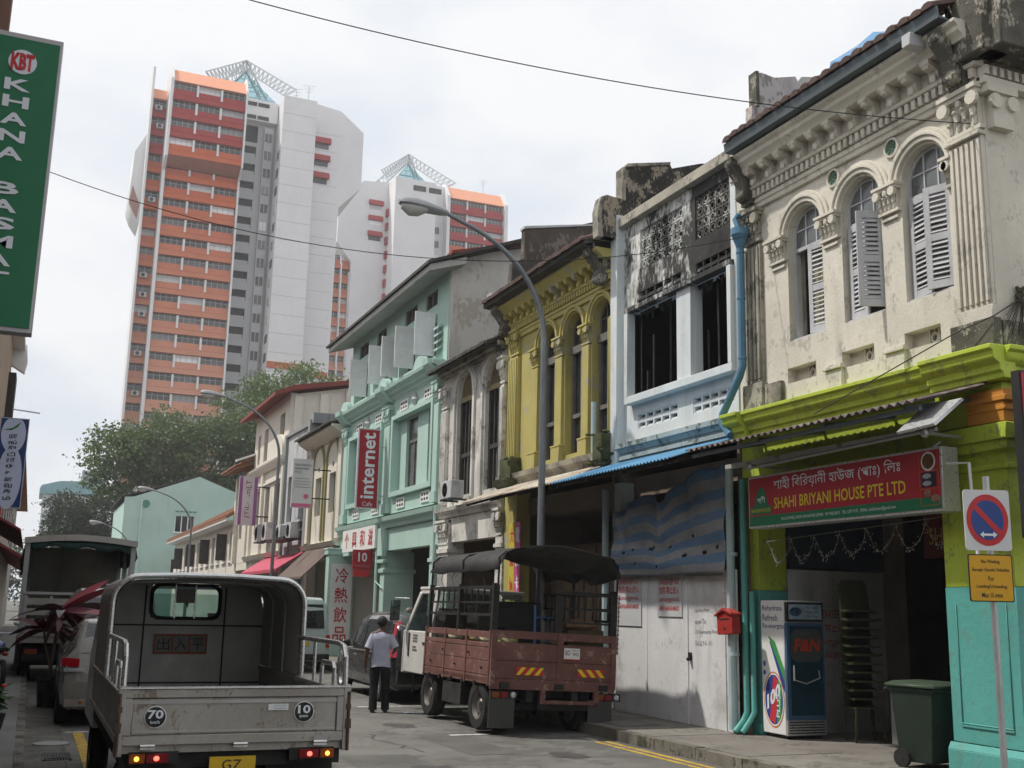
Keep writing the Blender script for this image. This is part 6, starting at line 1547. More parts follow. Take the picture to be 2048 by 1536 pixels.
for s in (-1, 1):
    b = MB(); b.box(s * HWD, s * (HWD - 0.035), 0.05, 3.5, 0.80, 1.12); b.box(s * (HWD + 0.012), s * (HWD - 0.05), 0.05, 3.5, 1.12, 1.16); b.box(s * (HWD + 0.012), s * HWD, 0.05, 3.5, 0.80, 0.85); b.box(s * (HWD + 0.014), s * (HWD - 0.04), -0.005, 0.06, 0.72, 1.2)
    L("side_board", b, M_ALSH, bev=0.004)
    b = MB(); xs = s * (HWD - 0.02)
    b.tube([(xs, 1.72, 1.5), (xs, 0.3, 1.5), (xs, 0.14, 1.48), (xs, 0.07, 1.4), (xs, 0.06, 1.16)], 0.021, 8)
    b.tube([(xs, 0.82, 1.16), (xs, 0.82, 1.3), (xs, 0.78, 1.335), (xs, 0.45, 1.335), (xs, 0.41, 1.3), (xs, 0.41, 1.16)], 0.018, 8)
    b.tube([(xs, 1.1, 1.16), (xs, 1.1, 1.5)], 0.016, 8); b.tube([(xs, 0.6, 1.16), (xs, 0.6, 1.5)], 0.0, 4) if False else None
    L("handrail", b, M_ALBR)
    b = MB(); b.box(s * (HWD + 0.02), s * (HWD - 0.02), -0.02, 0.02, 0.88, 0.95); b.box(s * (HWD + 0.015), s * (HWD - 0.02), -0.02, 0.02, 1.02, 1.06); b.cyl((s * HWD, -0.012, 0.72), (s * HWD, -0.012, 1.15), 0.012, n=8)
    L("latch", b, mat("rusty_latch", (0.12, 0.08, 0.06), rough=0.8, var=0.4, scale=8, metal=0.3))
# the hood: rounded shell open to the rear
def hood_profile(hw, zt, r, z0=0.82, n=6):
    p = [(-hw, z0)]
    p += [(-hw + r - r * math.cos(a), zt - r + r * math.sin(a)) for a in [math.pi / 2 * k / n for k in range(n + 1)]]
    p += [(x, zt + 0.018 * (1 - (x / (hw - r)) ** 2)) for x in (-0.25, 0, 0.25)]
    p += [(hw - r + r * math.sin(a), zt - r + r * math.cos(a)) for a in [math.pi / 2 * k / n for k in range(n + 1)]]
    return p + [(hw, z0)]
po, pi_ = hood_profile(HWD, 2.01, 0.22, 1.165), hood_profile(HWD - 0.03, 1.98, 0.2, 1.165)
b = MB(); n = len(po); ys = (1.68, 2.3, 2.9, 3.5)
for k in range(len(ys) - 1):
    for i in range(n - 1):
        o_ = [(po[i][0], ys[k], po[i][1]), (po[i + 1][0], ys[k], po[i + 1][1]), (po[i + 1][0], ys[k + 1], po[i + 1][1]), (po[i][0], ys[k + 1], po[i][1])]
        i_ = [(pi_[i][0], ys[k], pi_[i][1]), (pi_[i + 1][0], ys[k], pi_[i + 1][1]), (pi_[i + 1][0], ys[k + 1], pi_[i + 1][1]), (pi_[i][0], ys[k + 1], pi_[i][1])]
        b.add(o_, [(0, 1, 2, 3)], 0); b.add(i_, [(3, 2, 1, 0)], 1)
L("hood", b, [M_ALSH, M_ALIN], smooth=50)
b = MB(); b.tube([(x, 1.675, z) for x, z in po], 0.024, 8); L("hood_rim", b, M_ALBR)
for yy in (2.3, 2.9):
    b = MB(); b.tube([(x * 0.985, yy, z - 0.012) for x, z in pi_], 0.012, 6); L("hood_rib", b, M_ALIN)
fp = hood_profile(HWD - 0.031, 1.979, 0.2, 0.80)
def fcut(z):  # half width of the front wall at height z
    return HWD - 0.031 if z < 1.779 else HWD - 0.031 - 0.2 + math.sqrt(max(0, 0.04 - (z - 1.779) ** 2))
b = MB()
zs_ = [0.8, 1.2, 1.63, 1.66, 1.7, 1.9, 1.93, 1.96, 1.979]
for za, zb in zip(zs_, zs_[1:]):
    wa, wb_ = fcut(za), fcut(zb)
    if 1.6 < za < 1.95:
        for s in (-1, 1): b.hexa([(s * 0.34, 3.47, za), (s * wa, 3.47, za), (s * wa, 3.5, za), (s * 0.34, 3.5, za), (s * 0.34, 3.47, zb), (s * wb_, 3.47, zb), (s * wb_, 3.5, zb), (s * 0.34, 3.5, zb)])
    else: b.hexa([(-wa, 3.47, za), (wa, 3.47, za), (wa, 3.5, za), (-wa, 3.5, za), (-wb_, 3.47, zb), (wb_, 3.47, zb), (wb_, 3.5, zb), (-wb_, 3.5, zb)])
fwl = L("bed_front_wall", b, M_ALIN)
b = MB()
for x in (-0.4, 0.4): b.box(x - 0.008, x + 0.008, 3.462, 3.469, 0.85, 1.95)
b.box(-0.8, 0.8, 3.463, 3.4685, 1.55, 1.565); b.box(-0.8, 0.8, 3.463, 3.4685, 0.98, 0.995); L("panel_seam", b, M_CHAS, fwl)
# rounded rear window
def rrect(hw, hh, r, n=5):
    p = []
    for cx, cz, a0 in ((hw - r, hh - r, 0), (-hw + r, hh - r, 90), (-hw + r, -hh + r, 180), (hw - r, -hh + r, 270)):
        p += [(cx + r * math.cos(R(a0 + 90 * k / n)), cz + r * math.sin(R(a0 + 90 * k / n))) for k in range(n + 1)]
    return p
zc = 1.795; oo, ii = rrect(0.36, 0.185, 0.1), rrect(0.325, 0.15, 0.085)
b = MB(); n = len(oo)
b.add([(x, 3.455, zc + z) for x, z in oo] + [(x, 3.455, zc + z) for x, z in ii] + [(x, 3.475, zc + z) for x, z in oo] + [(x, 3.49, zc + z) for x, z in ii], [(i, (i + 1) % n, n + (i + 1) % n, n + i) for i in range(n)] + [(i, 2 * n + i, 2 * n + (i + 1) % n, (i + 1) % n) for i in range(n)] + [(n + i, n + (i + 1) % n, 3 * n + (i + 1) % n, 3 * n + i) for i in range(n)])
wf = L("window_seal", b, M_CHAS)
b = MB(); b.prism(ii, lambda x, z: (x, 3.482, zc + z), lambda x, z: (x, 3.486, zc + z)); L("window_pane", b, clear_glass("cab_glass", (0.8, 0.9, 0.88), 0.82), wf)
b = MB(); b.cyl((-0.11, 3.46, zc - 0.17), (-0.11, 3.46, zc + 0.17), 0.008, n=6); b.cyl((0.09, 3.46, zc - 0.17), (0.09, 3.46, zc + 0.17), 0.008, n=6); L("window_bar", b, M_ALBR, wf)
b = MB(); b.box(-0.29, 0.24, 3.456, 3.4615, 1.27, 1.47); ps = L("warning_plate", b, mat("plate_orange", (0.28, 0.075, 0.035), rough=0.6))
for k, ch in enumerate("出入平"):
    b = MB(); b.box(-0.27 + k * 0.17, -0.12 + k * 0.17, 3.4525, 3.4555, 1.29, 1.45); L("plate_field", b, mat("plate_grey", (0.2, 0.2, 0.19)), ps)
    text("plate_lettering", ch, ps, (-0.255 + k * 0.17, 3.451, 1.31), (1, 0, 0), (0, 0, 1), 0.12, 0.12, mat("plate_ink", (0.06, 0.055, 0.055)))
# cab
cb = MB(); wv_ = 0.8
prof_c = [(3.55, 0.55), (3.55, 1.95), (4.5, 1.97), (4.72, 1.9), (5.1, 1.2), (5.14, 0.55)]
cb.prism(prof_c, lambda y, z: (-wv_ + (0.06 if z > 1.3 else 0), y, z), lambda y, z: (-wv_ + (0.06 if z > 1.3 else 0) + 0.05, y, z)); cb.prism(prof_c, lambda y, z: (wv_ - (0.06 if z > 1.3 else 0), y, z), lambda y, z: (wv_ - (0.06 if z > 1.3 else 0) - 0.05, y, z))
cb.box(-0.74, 0.74, 3.56, 4.6, 1.93, 1.96); cb.box(-0.78, 0.78, 5.0, 5.13, 0.55, 1.2); cb.box(-0.78, 0.78, 3.56, 5.1, 0.55, 0.62)
L("cab", cb, mat("cab_white", (0.6, 0.6, 0.58), rough=0.4, coat=0.3), bev=0.01)
b = MB(); b.hexa([(-0.7, 5.08, 1.22), (0.7, 5.08, 1.22), (0.7, 5.1, 1.22), (-0.7, 5.1, 1.22), (-0.68, 4.72, 1.88), (0.68, 4.72, 1.88), (0.68, 4.74, 1.88), (-0.68, 4.74, 1.88)]); L("windscreen", b, clear_glass("cab_glass"))
b = MB()
for x in (-0.4, 0.4): b.box(x - 0.22, x + 0.22, 3.75, 3.9, 0.9, 1.5); b.box(x - 0.22, x + 0.22, 3.75, 4.2, 0.8, 0.92); b.box(x - 0.12, x + 0.12, 3.78, 3.86, 1.5, 1.68)
L("seat", b, mat("seat_grey", (0.05, 0.05, 0.055), rough=0.9))
b = MB(); b.add([(0.05, 4.6, 1.95), (0.2, 4.6, 1.95), (0.16, 4.6, 1.72)], [(0, 1, 2)]); b.box(0.02, 0.24, 4.59, 4.605, 1.78, 1.95); L("hanging_tag", b, mat("tag_red", (0.5, 0.06, 0.03)))
# rear end
b = MB(); b.box(-0.8, 0.8, 0.1, 0.16, 0.62, 0.74); b.box(-0.36, -0.26, 0.2, 5.0, 0.45, 0.62); b.box(0.26, 0.36, 0.2, 5.0, 0.45, 0.62); b.box(-0.8, 0.8, 0.3, 0.36, 0.35, 0.62); b.box(-0.75, 0.75, 0.85, 0.95, 0.25, 0.35); b.box(-0.8, 0.8, 0.16, 3.5, 0.66, 0.735); L("chassis", b, M_CHAS)
b = MB(); b.box(-0.8, 0.8, 0.04, 0.1, 0.735, 0.79); L("rear_sill", b, M_ALSH)
for s in (-1, 1):
    b = MB(); b.box(s * 0.74, s * 0.40, 0.02, 0.12, 0.66, 0.745); lm_ = L("lamp_housing", b, M_CHAS)
    b = MB(); b.box(s * 0.62, s * 0.47, 0.005, 0.021, 0.67, 0.735); L("tail_lamp", b, M_TAILR, lm_, bev=0.004)
    b = MB(); b.ball((s * 0.55, 0.002, 0.702), 0.02, 0.006, 0.018); L("lit_bulb", b, M_TAILG, lm_)
    b = MB(); b.box(s * 0.735, s * 0.63, 0.005, 0.021, 0.67, 0.735); L("indicator_lamp", b, M_INDO, lm_, bev=0.004)
    b = MB(); b.ball((s * 0.685, 0.002, 0.702), 0.018, 0.006, 0.018); L("lit_bulb", b, M_INDG, lm_)
b = MB(); b.box(-0.18, 0.15, 0.0, 0.03, 0.5, 0.70); pl = L("number_plate", b, M_PLATEY)
text("plate_lettering", "GZ", pl, (-0.09, -0.004, 0.61), (1, 0, 0), (0, 0, 1), 0.14, 0.07, M_BLACK); text("plate_lettering", "3767 J", pl, (-0.15, -0.004, 0.515), (1, 0, 0), (0, 0, 1), 0.26, 0.075, M_BLACK)
for s in (-1, 1):
    wheel(t, s * 0.66, 0.95, 0.29, 0.18, s); wheel(t, s * 0.44, 0.95, 0.29, 0.16, s); wheel(t, s * 0.68, 4.25, 0.29, 0.18, s)
    b = MB(); b.box(s * 0.78, s * 0.4, 0.52, 0.54, 0.18, 0.6); L("mud_flap", b, M_TYRE)
# small load in the bed
s = thing("rope_bundle", "dark coil of rope on the floor of the grey lorry bed", "rope", (1.25, 11.2, 0.8), local=True)
b = MB(); b.tube([(0.12 * math.cos(k * 0.5) * (1 + 0.05 * k % 3), 0.12 * math.sin(k * 0.5), 0.02 + 0.012 * (k // 12)) for k in range(48)], 0.016, 6); obj("coil", b, M_CHAS, s, world_coords=False)
s = thing("canvas_bundle", "blue and grey crumpled bundle on the grey lorry bed", "bundle", (1.75, 11.3, 0.8), local=True)
b = MB(); rr = random.Random(4)
for i in range(9): b.ball((rr.uniform(-0.2, 0.2), rr.uniform(-0.1, 0.1), 0.06 + rr.uniform(0, 0.05)), rr.uniform(0.06, 0.12), rr.uniform(0.05, 0.1), rr.uniform(0.04, 0.08), 7, 5)
obj("cloth", b, mat("blue_grey_cloth", (0.1, 0.12, 0.18), rough=0.8, var=0.4, scale=9), s, world_coords=False)

# ---- red timber-sided lorry at right
M_PLANK = mat("maroon_painted_plank", (0.165, 0.075, 0.062), rough=0.75, var=0.25, scale=2.5, streak=0.4, scol=(0.08, 0.05, 0.045), bump=0.15, patch=0.1, pcol=(0.3, 0.2, 0.17), pscale=5)
M_STEELD = mat("dark_steel_bar", (0.022, 0.021, 0.02), rough=0.7, var=0.3)
M_CANV = mat("black_canvas", (0.035, 0.035, 0.034), rough=0.75, var=0.3, scale=1.5, bump=0.4, bscale=5)
t = thing("timber_lorry", "maroon timber-sided lorry with black canvas canopy parked at the right kerb", "lorry", (7.17, 15.15, 0.0), local=True)
t.rotation_euler = (0, R(2.2), R(0.5))
W2 = 1.02
b = MB(); b.box(-W2, W2, 0.0, 2.85, 0.68, 0.76); L("bed_floor", b, M_PLANK)
pm_ = {}
def plank(y0, y1, z0, z1, side):
    b = MB(); xa = side * W2
    b.box(xa - side * 0.03, xa, y0, y1, z0, z1); return L("plank", b, M_PLANK, bev=0.004)
for s in (-1, 1):
    for k in range(3):
        ya, yb = 0.06 + k * 0.93, 0.06 + (k + 1) * 0.93 - 0.03
        for z0, z1 in ((0.70, 0.795), (0.805, 1.0), (1.008, 1.19), (1.2, 1.265), (1.33, 1.425)):
            plank(ya, yb, z0, z1, s)
    for k in range(4):
        y = 0.05 + k * 0.93
        b = MB(); b.box(s * (W2 + 0.012), s * (W2 - 0.04), y - 0.025, y + 0.02, 0.66, 1.44); L("strap", b, M_PLANK)
    b = MB()
    for k in range(5): b.ball((s * (W2 + 0.02), 0.3 + k * 0.55, 0.9 + 0.2 * (k % 2)), 0.02, 0.02, 0.02, 6, 4); b.box(s * (W2 + 0.03), s * W2, 0.5 + k * 0.5, 0.56 + k * 0.5, 0.64, 0.7)
    L("bolt", b, M_STEELD)
    # steel cage above the boards
    b = MB(); xs = s * (W2 - 0.03)
    for y in (0.06, 1.42, 2.78): b.box(xs - 0.03, xs + 0.03, y - 0.035, y + 0.035, 1.4, 2.12)
    for z, w in ((2.06, 0.05), (1.84, 0.03), (1.66, 0.04)): b.box(xs - 0.015, xs + 0.015, 0.06, 2.78, z - w / 2, z + w / 2)
    for k in range(11):
        y = 0.2 + k * 0.25; b.box(xs - 0.01, xs + 0.01, y - 0.012, y + 0.012, (1.84 if k % 2 else 1.66), 2.06)
    L("side_cage", b, M_STEELD)
for z0, z1 in ((0.62, 0.77), (0.775, 1.02), (1.026, 1.28), (1.34, 1.45)):
    b = MB(); b.box(-W2, W2, -0.03, 0.0, z0, z1); L("tail_plank", b, M_PLANK, bev=0.004)
for x in (-W2 + 0.04, 0.08, W2 - 0.04):
    b = MB(); b.box(x - 0.045, x + 0.045, -0.042, 0.005, 0.66, 1.45); L("tail_strap", b, M_PLANK)
b = MB()
for x in (-0.8, 0.08, 0.82): b.box(x - 0.07, x + 0.07, -0.06, -0.02, 0.64, 0.72)
L("tail_hinge", b, M_STEELD)
b = MB(); b.box(W2 - 0.1, W2 + 0.01, -0.02, 0.05, 1.4, 2.1); b.box(-W2 - 0.01, -W2 + 0.08, -0.02, 0.05, 1.4, 2.1); b.box(-0.02, 0.1, -0.02, 0.03, 1.45, 2.0); b.box(-0.02, W2, 0.0, 0.03, 2.02, 2.08); b.box(0.1, W2, 0.005, 0.025, 1.8, 1.83); b.box(0.1, W2, 0.005, 0.025, 1.6, 1.63)
for k in range(6): b.box(0.22 + k * 0.13, 0.245 + k * 0.13, 0.008, 0.022, 1.61 + 0.2 * (k % 2), 2.03)
L("tail_cage", b, M_STEELD)
for i, (xa, flip) in enumerate(((-0.62, 1), (0.38, -1))):
    b = MB(); b.box(xa, xa + 0.44, -0.046, -0.0425, 0.83, 0.94); hz = L("hazard_plate", b, M_RED)
    for k in range(3):
        c = xa + 0.07 + k * 0.15; d_ = 0.05 * flip
        b = MB(); b.prism([(max(xa, c - d_ - 0.035), 0.83), (c - d_ + 0.035, 0.83), (min(xa + 0.44, c + d_ + 0.035), 0.94), (c + d_ - 0.035, 0.94)], lambda x, z: (x, -0.0495, z), lambda x, z: (x, -0.0465, z)); L("hazard_stripe", b, M_YPRINT, hz)
b = MB(); b.box(0.14, 0.4, -0.05, -0.043, 1.07, 1.24); pl = L("permit_plate", b, M_WHITE)
text("plate_lettering", "BD", pl, (0.16, -0.053, 1.14), (1, 0, 0), (0, 0, 1), 0.08, 0.07, M_BLACK); text("plate_lettering", "90", pl, (0.28, -0.053, 1.13), (1, 0, 0), (0, 0, 1), 0.1, 0.05, M_BLACK); text("plate_lettering", "KERETA", pl, (0.26, -0.053, 1.2), (1, 0, 0), (0, 0, 1), 0.13, 0.02, M_BLACK)
b = MB(); b.box(0.14, 0.4, -0.0525, -0.051, 1.07, 1.085); L("plate_foot", b, M_RED, pl)
# canopy: curved canvas over hoops
vs, fs = [], []; nx, ny = 16, 12
for j in range(ny + 1):
    for i in range(nx + 1):
        u, v = -1 + 2 * i / nx, j / ny
        a = abs(u)
        z = 2.74 - 0.16 * a ** 1.4 - (0.24 * max(0, (a - 0.86) / 0.14) ** 1.2)
        z -= 0.05 * math.sin(math.pi * v * 3) ** 2 * (0.4 + a) + 0.03 * math.sin(v * 17 + u * 4) * a
        x = u * 1.03 + 0.02 * math.sin(v * 14)
        vs.append((x, -0.1 + v * 3.0, z))
for j in range(ny):
    for i in range(nx): q = j * (nx + 1) + i; fs.append((q, q + 1, q + nx + 2, q + nx + 1))
nb = len(vs)
# hanging rear curtain, rolled and sagging on the right side
for i in range(9):
    u = i / 8
    x = -0.6 + 1.63 * u; sag = 0.27 * math.sin(math.pi * (0.02 + 0.93 * u)) ** 0.7 + 0.03
    zt = 2.74 - 0.16 * abs(x / 1.03) ** 1.4 - 0.24 * max(0, (abs(x / 1.03) - 0.86) / 0.14) ** 1.2
    for j in range(5):
        f_ = j / 4; vs.append((x, -0.1 + 1.0 * f_, zt - 0.01 - sag * math.sin(f_ * math.pi / 2)))
for i in range(8):
    for j in range(4): q = nb + i * 5 + j; fs.append((q, q + 1, q + 6, q + 5))
b = MB(); b.add(vs, fs); cn = L("canopy", b, M_CANV, smooth=60); sm = cn.modifiers.new("thick", 'SOLIDIFY'); sm.thickness = 0.012
b = MB()
for y in (-0.06, 1.4, 2.8):
    b.tube([(-W2 + 0.03, y, 2.0), (-W2 + 0.03, y, 2.5), (-W2 + 0.12, y, 2.58), (0, y, 2.71), (W2 - 0.12, y, 2.58), (W2 - 0.03, y, 2.5), (W2 - 0.03, y, 2.0)], 0.018, 6)
L("canopy_hoop", b, M_STEELD)
b = MB()
for y in (0.4, 0.9, 1.7, 2.2, 2.6): b.tube([(-W2 + 0.0, y, 2.33), (-W2 - 0.01, y + 0.05, 2.2), (-W2 + 0.01, y - 0.04, 2.06)], 0.005, 4)
L("tie_cord", b, M_STEELD)
b = MB()
for k in range(26): b.lathe([(0.012, -0.006), (0.02, 0.0), (0.012, 0.006)], c=(W2 + 0.03 + 0.006 * (k % 2), -0.02 + 0.008 * (k % 2), 2.05 - k * 0.034), axis=('y' if k % 2 else 'x'), n=8)
L("tail_chain", b, mat("rusty_chain", (0.2, 0.15, 0.09), rough=0.7, metal=0.5))
# chassis, lamps, wheels
b = MB(); b.box(-0.42, -0.32, 0.0, 4.1, 0.45, 0.66); b.box(0.32, 0.42, 0.0, 4.1, 0.45, 0.66); b.box(-0.9, 0.9, 0.3, 0.36, 0.5, 0.66); b.box(-0.98, -0.5, 1.2, 2.0, 0.3, 0.62); b.box(0.55, 0.98, 1.2, 2.0, 0.3, 0.62); b.box(-0.8, 0.8, 0.4, 0.5, 0.3, 0.4); b.box(-0.2, 0.98, 0.05, 0.1, 0.34, 0.44); b.cyl((-0.95, 0.45, 0.35), (0.95, 0.45, 0.35), 0.06); b.ball((0.0, 0.45, 0.36), 0.16, 0.16, 0.14); L("chassis", b, M_CHAS)
b = MB(); b.box(-0.15, 0.75, -0.02, 0.04, 0.43, 0.48); b.box(-0.2, -0.12, -0.02, 0.04, 0.43, 0.62); b.box(0.68, 0.76, -0.02, 0.04, 0.43, 0.62); L("rear_bumper", b, M_PLANK)
for x in (-0.98, 0.72):
    b = MB(); b.box(x, x + 0.42, 0.0, 0.08, 0.49, 0.6); lh = L("lamp_housing", b, M_CHAS)
    for k, m in enumerate((M_INDO, M_TAILR)):
        b = MB(); b.box(x + 0.02 + k * 0.13, x + 0.13 + k * 0.13, -0.012, 0.0, 0.505, 0.585); L("tail_lamp", b, mat("dim_lens_%d" % k, (0.22, 0.05 - 0.04 * k, 0.01), rough=0.3), lh)
    b = MB(); b.ball((x + 0.35, -0.005, 0.545), 0.045, 0.02, 0.045); L("reverse_lamp", b, M_ALU, lh)
b = MB(); b.box(-1.0, -0.62, 0.05, 0.065, 0.2, 0.46); pl = L("number_plate", b, M_BLACK)
text("plate_lettering", "JHK", pl, (-0.95, 0.045, 0.36), (1, 0, 0), (0, 0, 1), 0.24, 0.07, mat("dim_white", (0.35, 0.35, 0.34))); text("plate_lettering", "4214", pl, (-0.96, 0.045, 0.25), (1, 0, 0), (0, 0, 1), 0.28, 0.08, mat("dim_white", (0.35, 0.35, 0.34)))
for s in (-1, 1):
    wheel(t, s * 0.88, 0.5, 0.36, 0.22, s, n=24); wheel(t, s * 0.62, 0.5, 0.36, 0.2, s, n=24); wheel(t, s * 0.86, 2.72, 0.36, 0.22, s, n=24)
    b = MB(); b.box(s * 1.0, s * 0.6, 0.0, 0.02, 0.08, 0.5); L("mud_flap", b, mat("grey_flap", (0.06, 0.06, 0.058), rough=0.8))
# cab
M_CABW = mat("lorry_cab_white", (0.6, 0.59, 0.56), rough=0.4, var=0.12, scale=3, coat=0.2, streak=0.3, scol=(0.2, 0.17, 0.14))
cp = [(2.95, 0.75), (2.95, 2.02), (3.05, 2.1), (3.75, 2.1), (3.92, 2.03), (4.35, 1.35), (4.42, 0.6), (3.15, 0.6), (3.05, 0.85)]
b = MB()
def cabx(z): return 0.9 if z < 1.35 else 0.9 - 0.1 * (z - 1.35) / 0.75
for s in (-1, 1):
    # side frame: sill, rear pillar, front pillar, roof rail around the door glass
    for poly in ([(2.95, 0.85), (2.95, 1.34), (4.36, 1.34), (4.42, 0.62), (3.25, 0.62), (3.1, 0.85)], [(2.95, 1.34), (2.95, 2.04), (3.1, 2.1), (3.1, 1.34)], [(4.22, 1.34), (3.82, 1.98), (3.92, 2.04), (4.36, 1.34)], [(3.1, 1.98), (3.1, 2.1), (3.9, 2.08), (3.82, 1.98)]):
        b.prism(poly, lambda y, z: (s * cabx(z), y, z), lambda y, z: (s * (cabx(z) - 0.05), y, z))
b.box(-0.82, 0.82, 2.96, 3.9, 2.05, 2.11); b.box(-0.9, 0.9, 4.3, 4.42, 0.6, 1.34); b.box(-0.88, 0.88, 2.95, 3.0, 0.8, 1.3)
L("cab", b, M_CABW, bev=0.015)
b = MB()
for s in (-1, 1):
    b.prism([(3.1, 1.34), (3.1, 1.98), (3.82, 1.98), (4.22, 1.34)], lambda y, z: (s * (cabx(z) - 0.02), y, z), lambda y, z: (s * (cabx(z) - 0.026), y, z))
L("door_glass", b, clear_glass("cab_glass"))
b = MB(); b.hexa([(-0.85, 4.34, 1.35), (0.85, 4.34, 1.35), (0.85, 4.36, 1.35), (-0.85, 4.36, 1.35), (-0.8, 3.9, 2.04), (0.8, 3.9, 2.04), (0.8, 3.92, 2.04), (-0.8, 3.92, 2.04)]); L("windscreen", b, clear_glass("cab_glass"))
b = MB(); b.box(-0.905, -0.9, 3.12, 3.13, 0.65, 1.34); b.box(-0.915, -0.9, 3.2, 3.32, 1.12, 1.16); b.box(-0.915, -0.9, 4.02, 4.08, 0.9, 1.3); L("door_seam", b, M_CHAS)
for k, w_ in enumerate((0.3, 0.26, 0.3, 0.0, 0.22, 0.26)):
    b = MB(); n_ = int(w_ / 0.05)
    for q in range(n_): b.box(-0.9075, -0.9045, 3.85 - q * 0.05 - 0.036, 3.85 - q * 0.05, 1.25 - k * 0.05, 1.28 - k * 0.05)
    if n_: L("door_lettering", b, mat("faded_ink", (0.16, 0.15, 0.15)))
b = MB()
for x in (-0.45, 0.45): b.box(x - 0.25, x + 0.25, 3.05, 3.2, 1.0, 1.75); b.box(x - 0.25, x + 0.25, 3.05, 3.6, 0.95, 1.08)
b.lathe([(0.2, -0.015), (0.22, 0.0), (0.2, 0.015), (0.18, 0.0)], c=(0.4, 4.0, 1.4), axis='y', n=16); L("seat", b, mat("seat_maroon", (0.06, 0.01, 0.012), rough=0.8))
for s in (-1, 1):
    b = MB(); b.tube([(s * 0.9, 4.2, 1.9), (s * 1.12, 4.35, 1.9), (s * 1.12, 4.35, 1.45), (s * 0.9, 4.3, 1.4)], 0.012, 6); ma = L("mirror_arm", b, M_ALBR)
    b = MB(); b.box(s * 1.12 - 0.09, s * 1.12 + 0.09, 4.3, 4.34, 1.5, 1.86); L("mirror", b, M_CHAS, ma, bev=0.015)
    b = MB(); b.box(s * 1.12 - 0.075, s * 1.12 + 0.075, 4.295, 4.2995, 1.52, 1.84); L("mirror_glass", b, mat("mirror_silver", (0.7, 0.72, 0.74), rough=0.05, metal=1.0), ma)
b = MB(); b.box(-0.95, 0.95, 4.42, 4.5, 0.4, 0.62); b.cyl((-0.93, 3.6, 0.3), (-0.93, 3.6, 0.6), 0.02); L("front_bumper", b, M_CHAS)

# ---- load on it
def onlorry(x, y, z): return (7.17 + x, 15.15 + y, z - 0.037 * x)
s = thing("hand_trolley", "blue steel hand trolley standing in the bed of the maroon lorry", "trolley", onlorry(0.1, 0.35, 0.77), local=True)
b = MB()
for x in (-0.22, 0.22): b.tube([(x, 0, 0), (x, 0, 1.0), (x * 0.96, 0.03, 1.08)], 0.02, 8)
for z in (0.3, 0.6, 0.9): b.tube([(-0.22, 0, z), (0.22, 0, z)], 0.012, 6)
b.tube([(0, 0, 0.3), (0, 0, 0.9)], 0.01, 6); b.box(-0.22, 0.22, -0.2, 0.0, 0, 0.015); obj("frame", b, mat("trolley_blue", (0.05, 0.12, 0.28), rough=0.5), s, world_coords=False)
b = MB()
for x in (-0.24, 0.24): b.lathe([(0.02, -0.02), (0.08, -0.02), (0.08, 0.02), (0.02, 0.02)], c=(x, 0.08, 0.08), axis='x', n=12)
obj("wheel", b, M_TYRE, s, world_coords=False)
cr_ = MB()
for k in range(4): cr_.box(-0.3, 0.3, -0.2, -0.185, 0.02 + k * 0.09, 0.09 + k * 0.09); cr_.box(-0.3, 0.3, 0.185, 0.2, 0.02 + k * 0.09, 0.09 + k * 0.09); cr_.box(-0.3, -0.285, -0.184, 0.184, 0.02 + k * 0.09, 0.09 + k * 0.09); cr_.box(0.285, 0.3, -0.184, 0.184, 0.02 + k * 0.09, 0.09 + k * 0.09)
cr_.box(-0.284, 0.284, -0.184, 0.184, 0.0, 0.02)
crm = mesh_of("cargo_crate", cr_, mat("olive_crate", (0.075, 0.065, 0.03), rough=0.8, var=0.3)); crm2 = mesh_of("cargo_crate", cr_, mat("dark_crate", (0.03, 0.028, 0.026), rough=0.85, var=0.3))
for i, (x, y, z, m, lb) in enumerate(((0.62, 0.3, 1.15, crm, "olive slatted crate at the right rear of the maroon lorry bed, upper one"), (0.62, 0.3, 0.77, crm2, "dark crate at the right rear of the maroon lorry bed, under the olive one"), (-0.05, 1.15, 0.77, crm2, "dark crate in the middle of the maroon lorry bed"), (-0.05, 1.15, 1.15, crm2, "dark crate stacked on another in the middle of the maroon lorry bed"), (0.6, 1.5, 0.77, crm2, "dark crate at the right side board of the maroon lorry"))):
    o = inst(m, "cargo_crate", None, onlorry(x, y, z), (0, 0, rnd.uniform(-0.1, 0.1))); tag(o, lb, "crate", "crates on the maroon lorry")
for i, (x, y, w_, d_, h_) in enumerate(((-0.25, 1.75, 0.7, 0.5, 1.05), (0.35, 2.3, 0.8, 0.6, 1.15), (-0.55, 2.55, 0.6, 0.4, 0.95))):
    b = MB(); b.box(-w_ / 2, w_ / 2, -d_ / 2, d_ / 2, 0.003, h_); b.box(-w_ / 2 - 0.004, w_ / 2 + 0.004, -0.03, 0.03, 0.004, h_ + 0.004)
    o = obj("wrapped_load", b, mat("dark_wrap", (0.035, 0.035, 0.033), rough=0.6, var=0.4, scale=3, bump=0.8, bscale=6), label=("dark wrapped load behind the stacked crates of the maroon lorry", "tall dark wrapped load at the front of the maroon lorry bed", "dark wrapped load in the front left corner of the maroon lorry bed")[i], cat="load", group="wrapped loads on the maroon lorry", bev=0.03, bs=2); o.location = onlorry(x, y, 0.765)
s = thing("sack", "brown sack lying on the olive crate of the maroon lorry", "sack", onlorry(0.62, 0.3, 1.52), local=True)
b = MB(); b.ball((0, 0, 0.07), 0.28, 0.18, 0.1, 12, 7); b.ball((-0.2, 0, 0.07), 0.1, 0.13, 0.08); obj("body", b, mat("sack_brown", (0.22, 0.13, 0.08), rough=0.9, var=0.3, bump=0.5, bscale=15), s, world_coords=False)
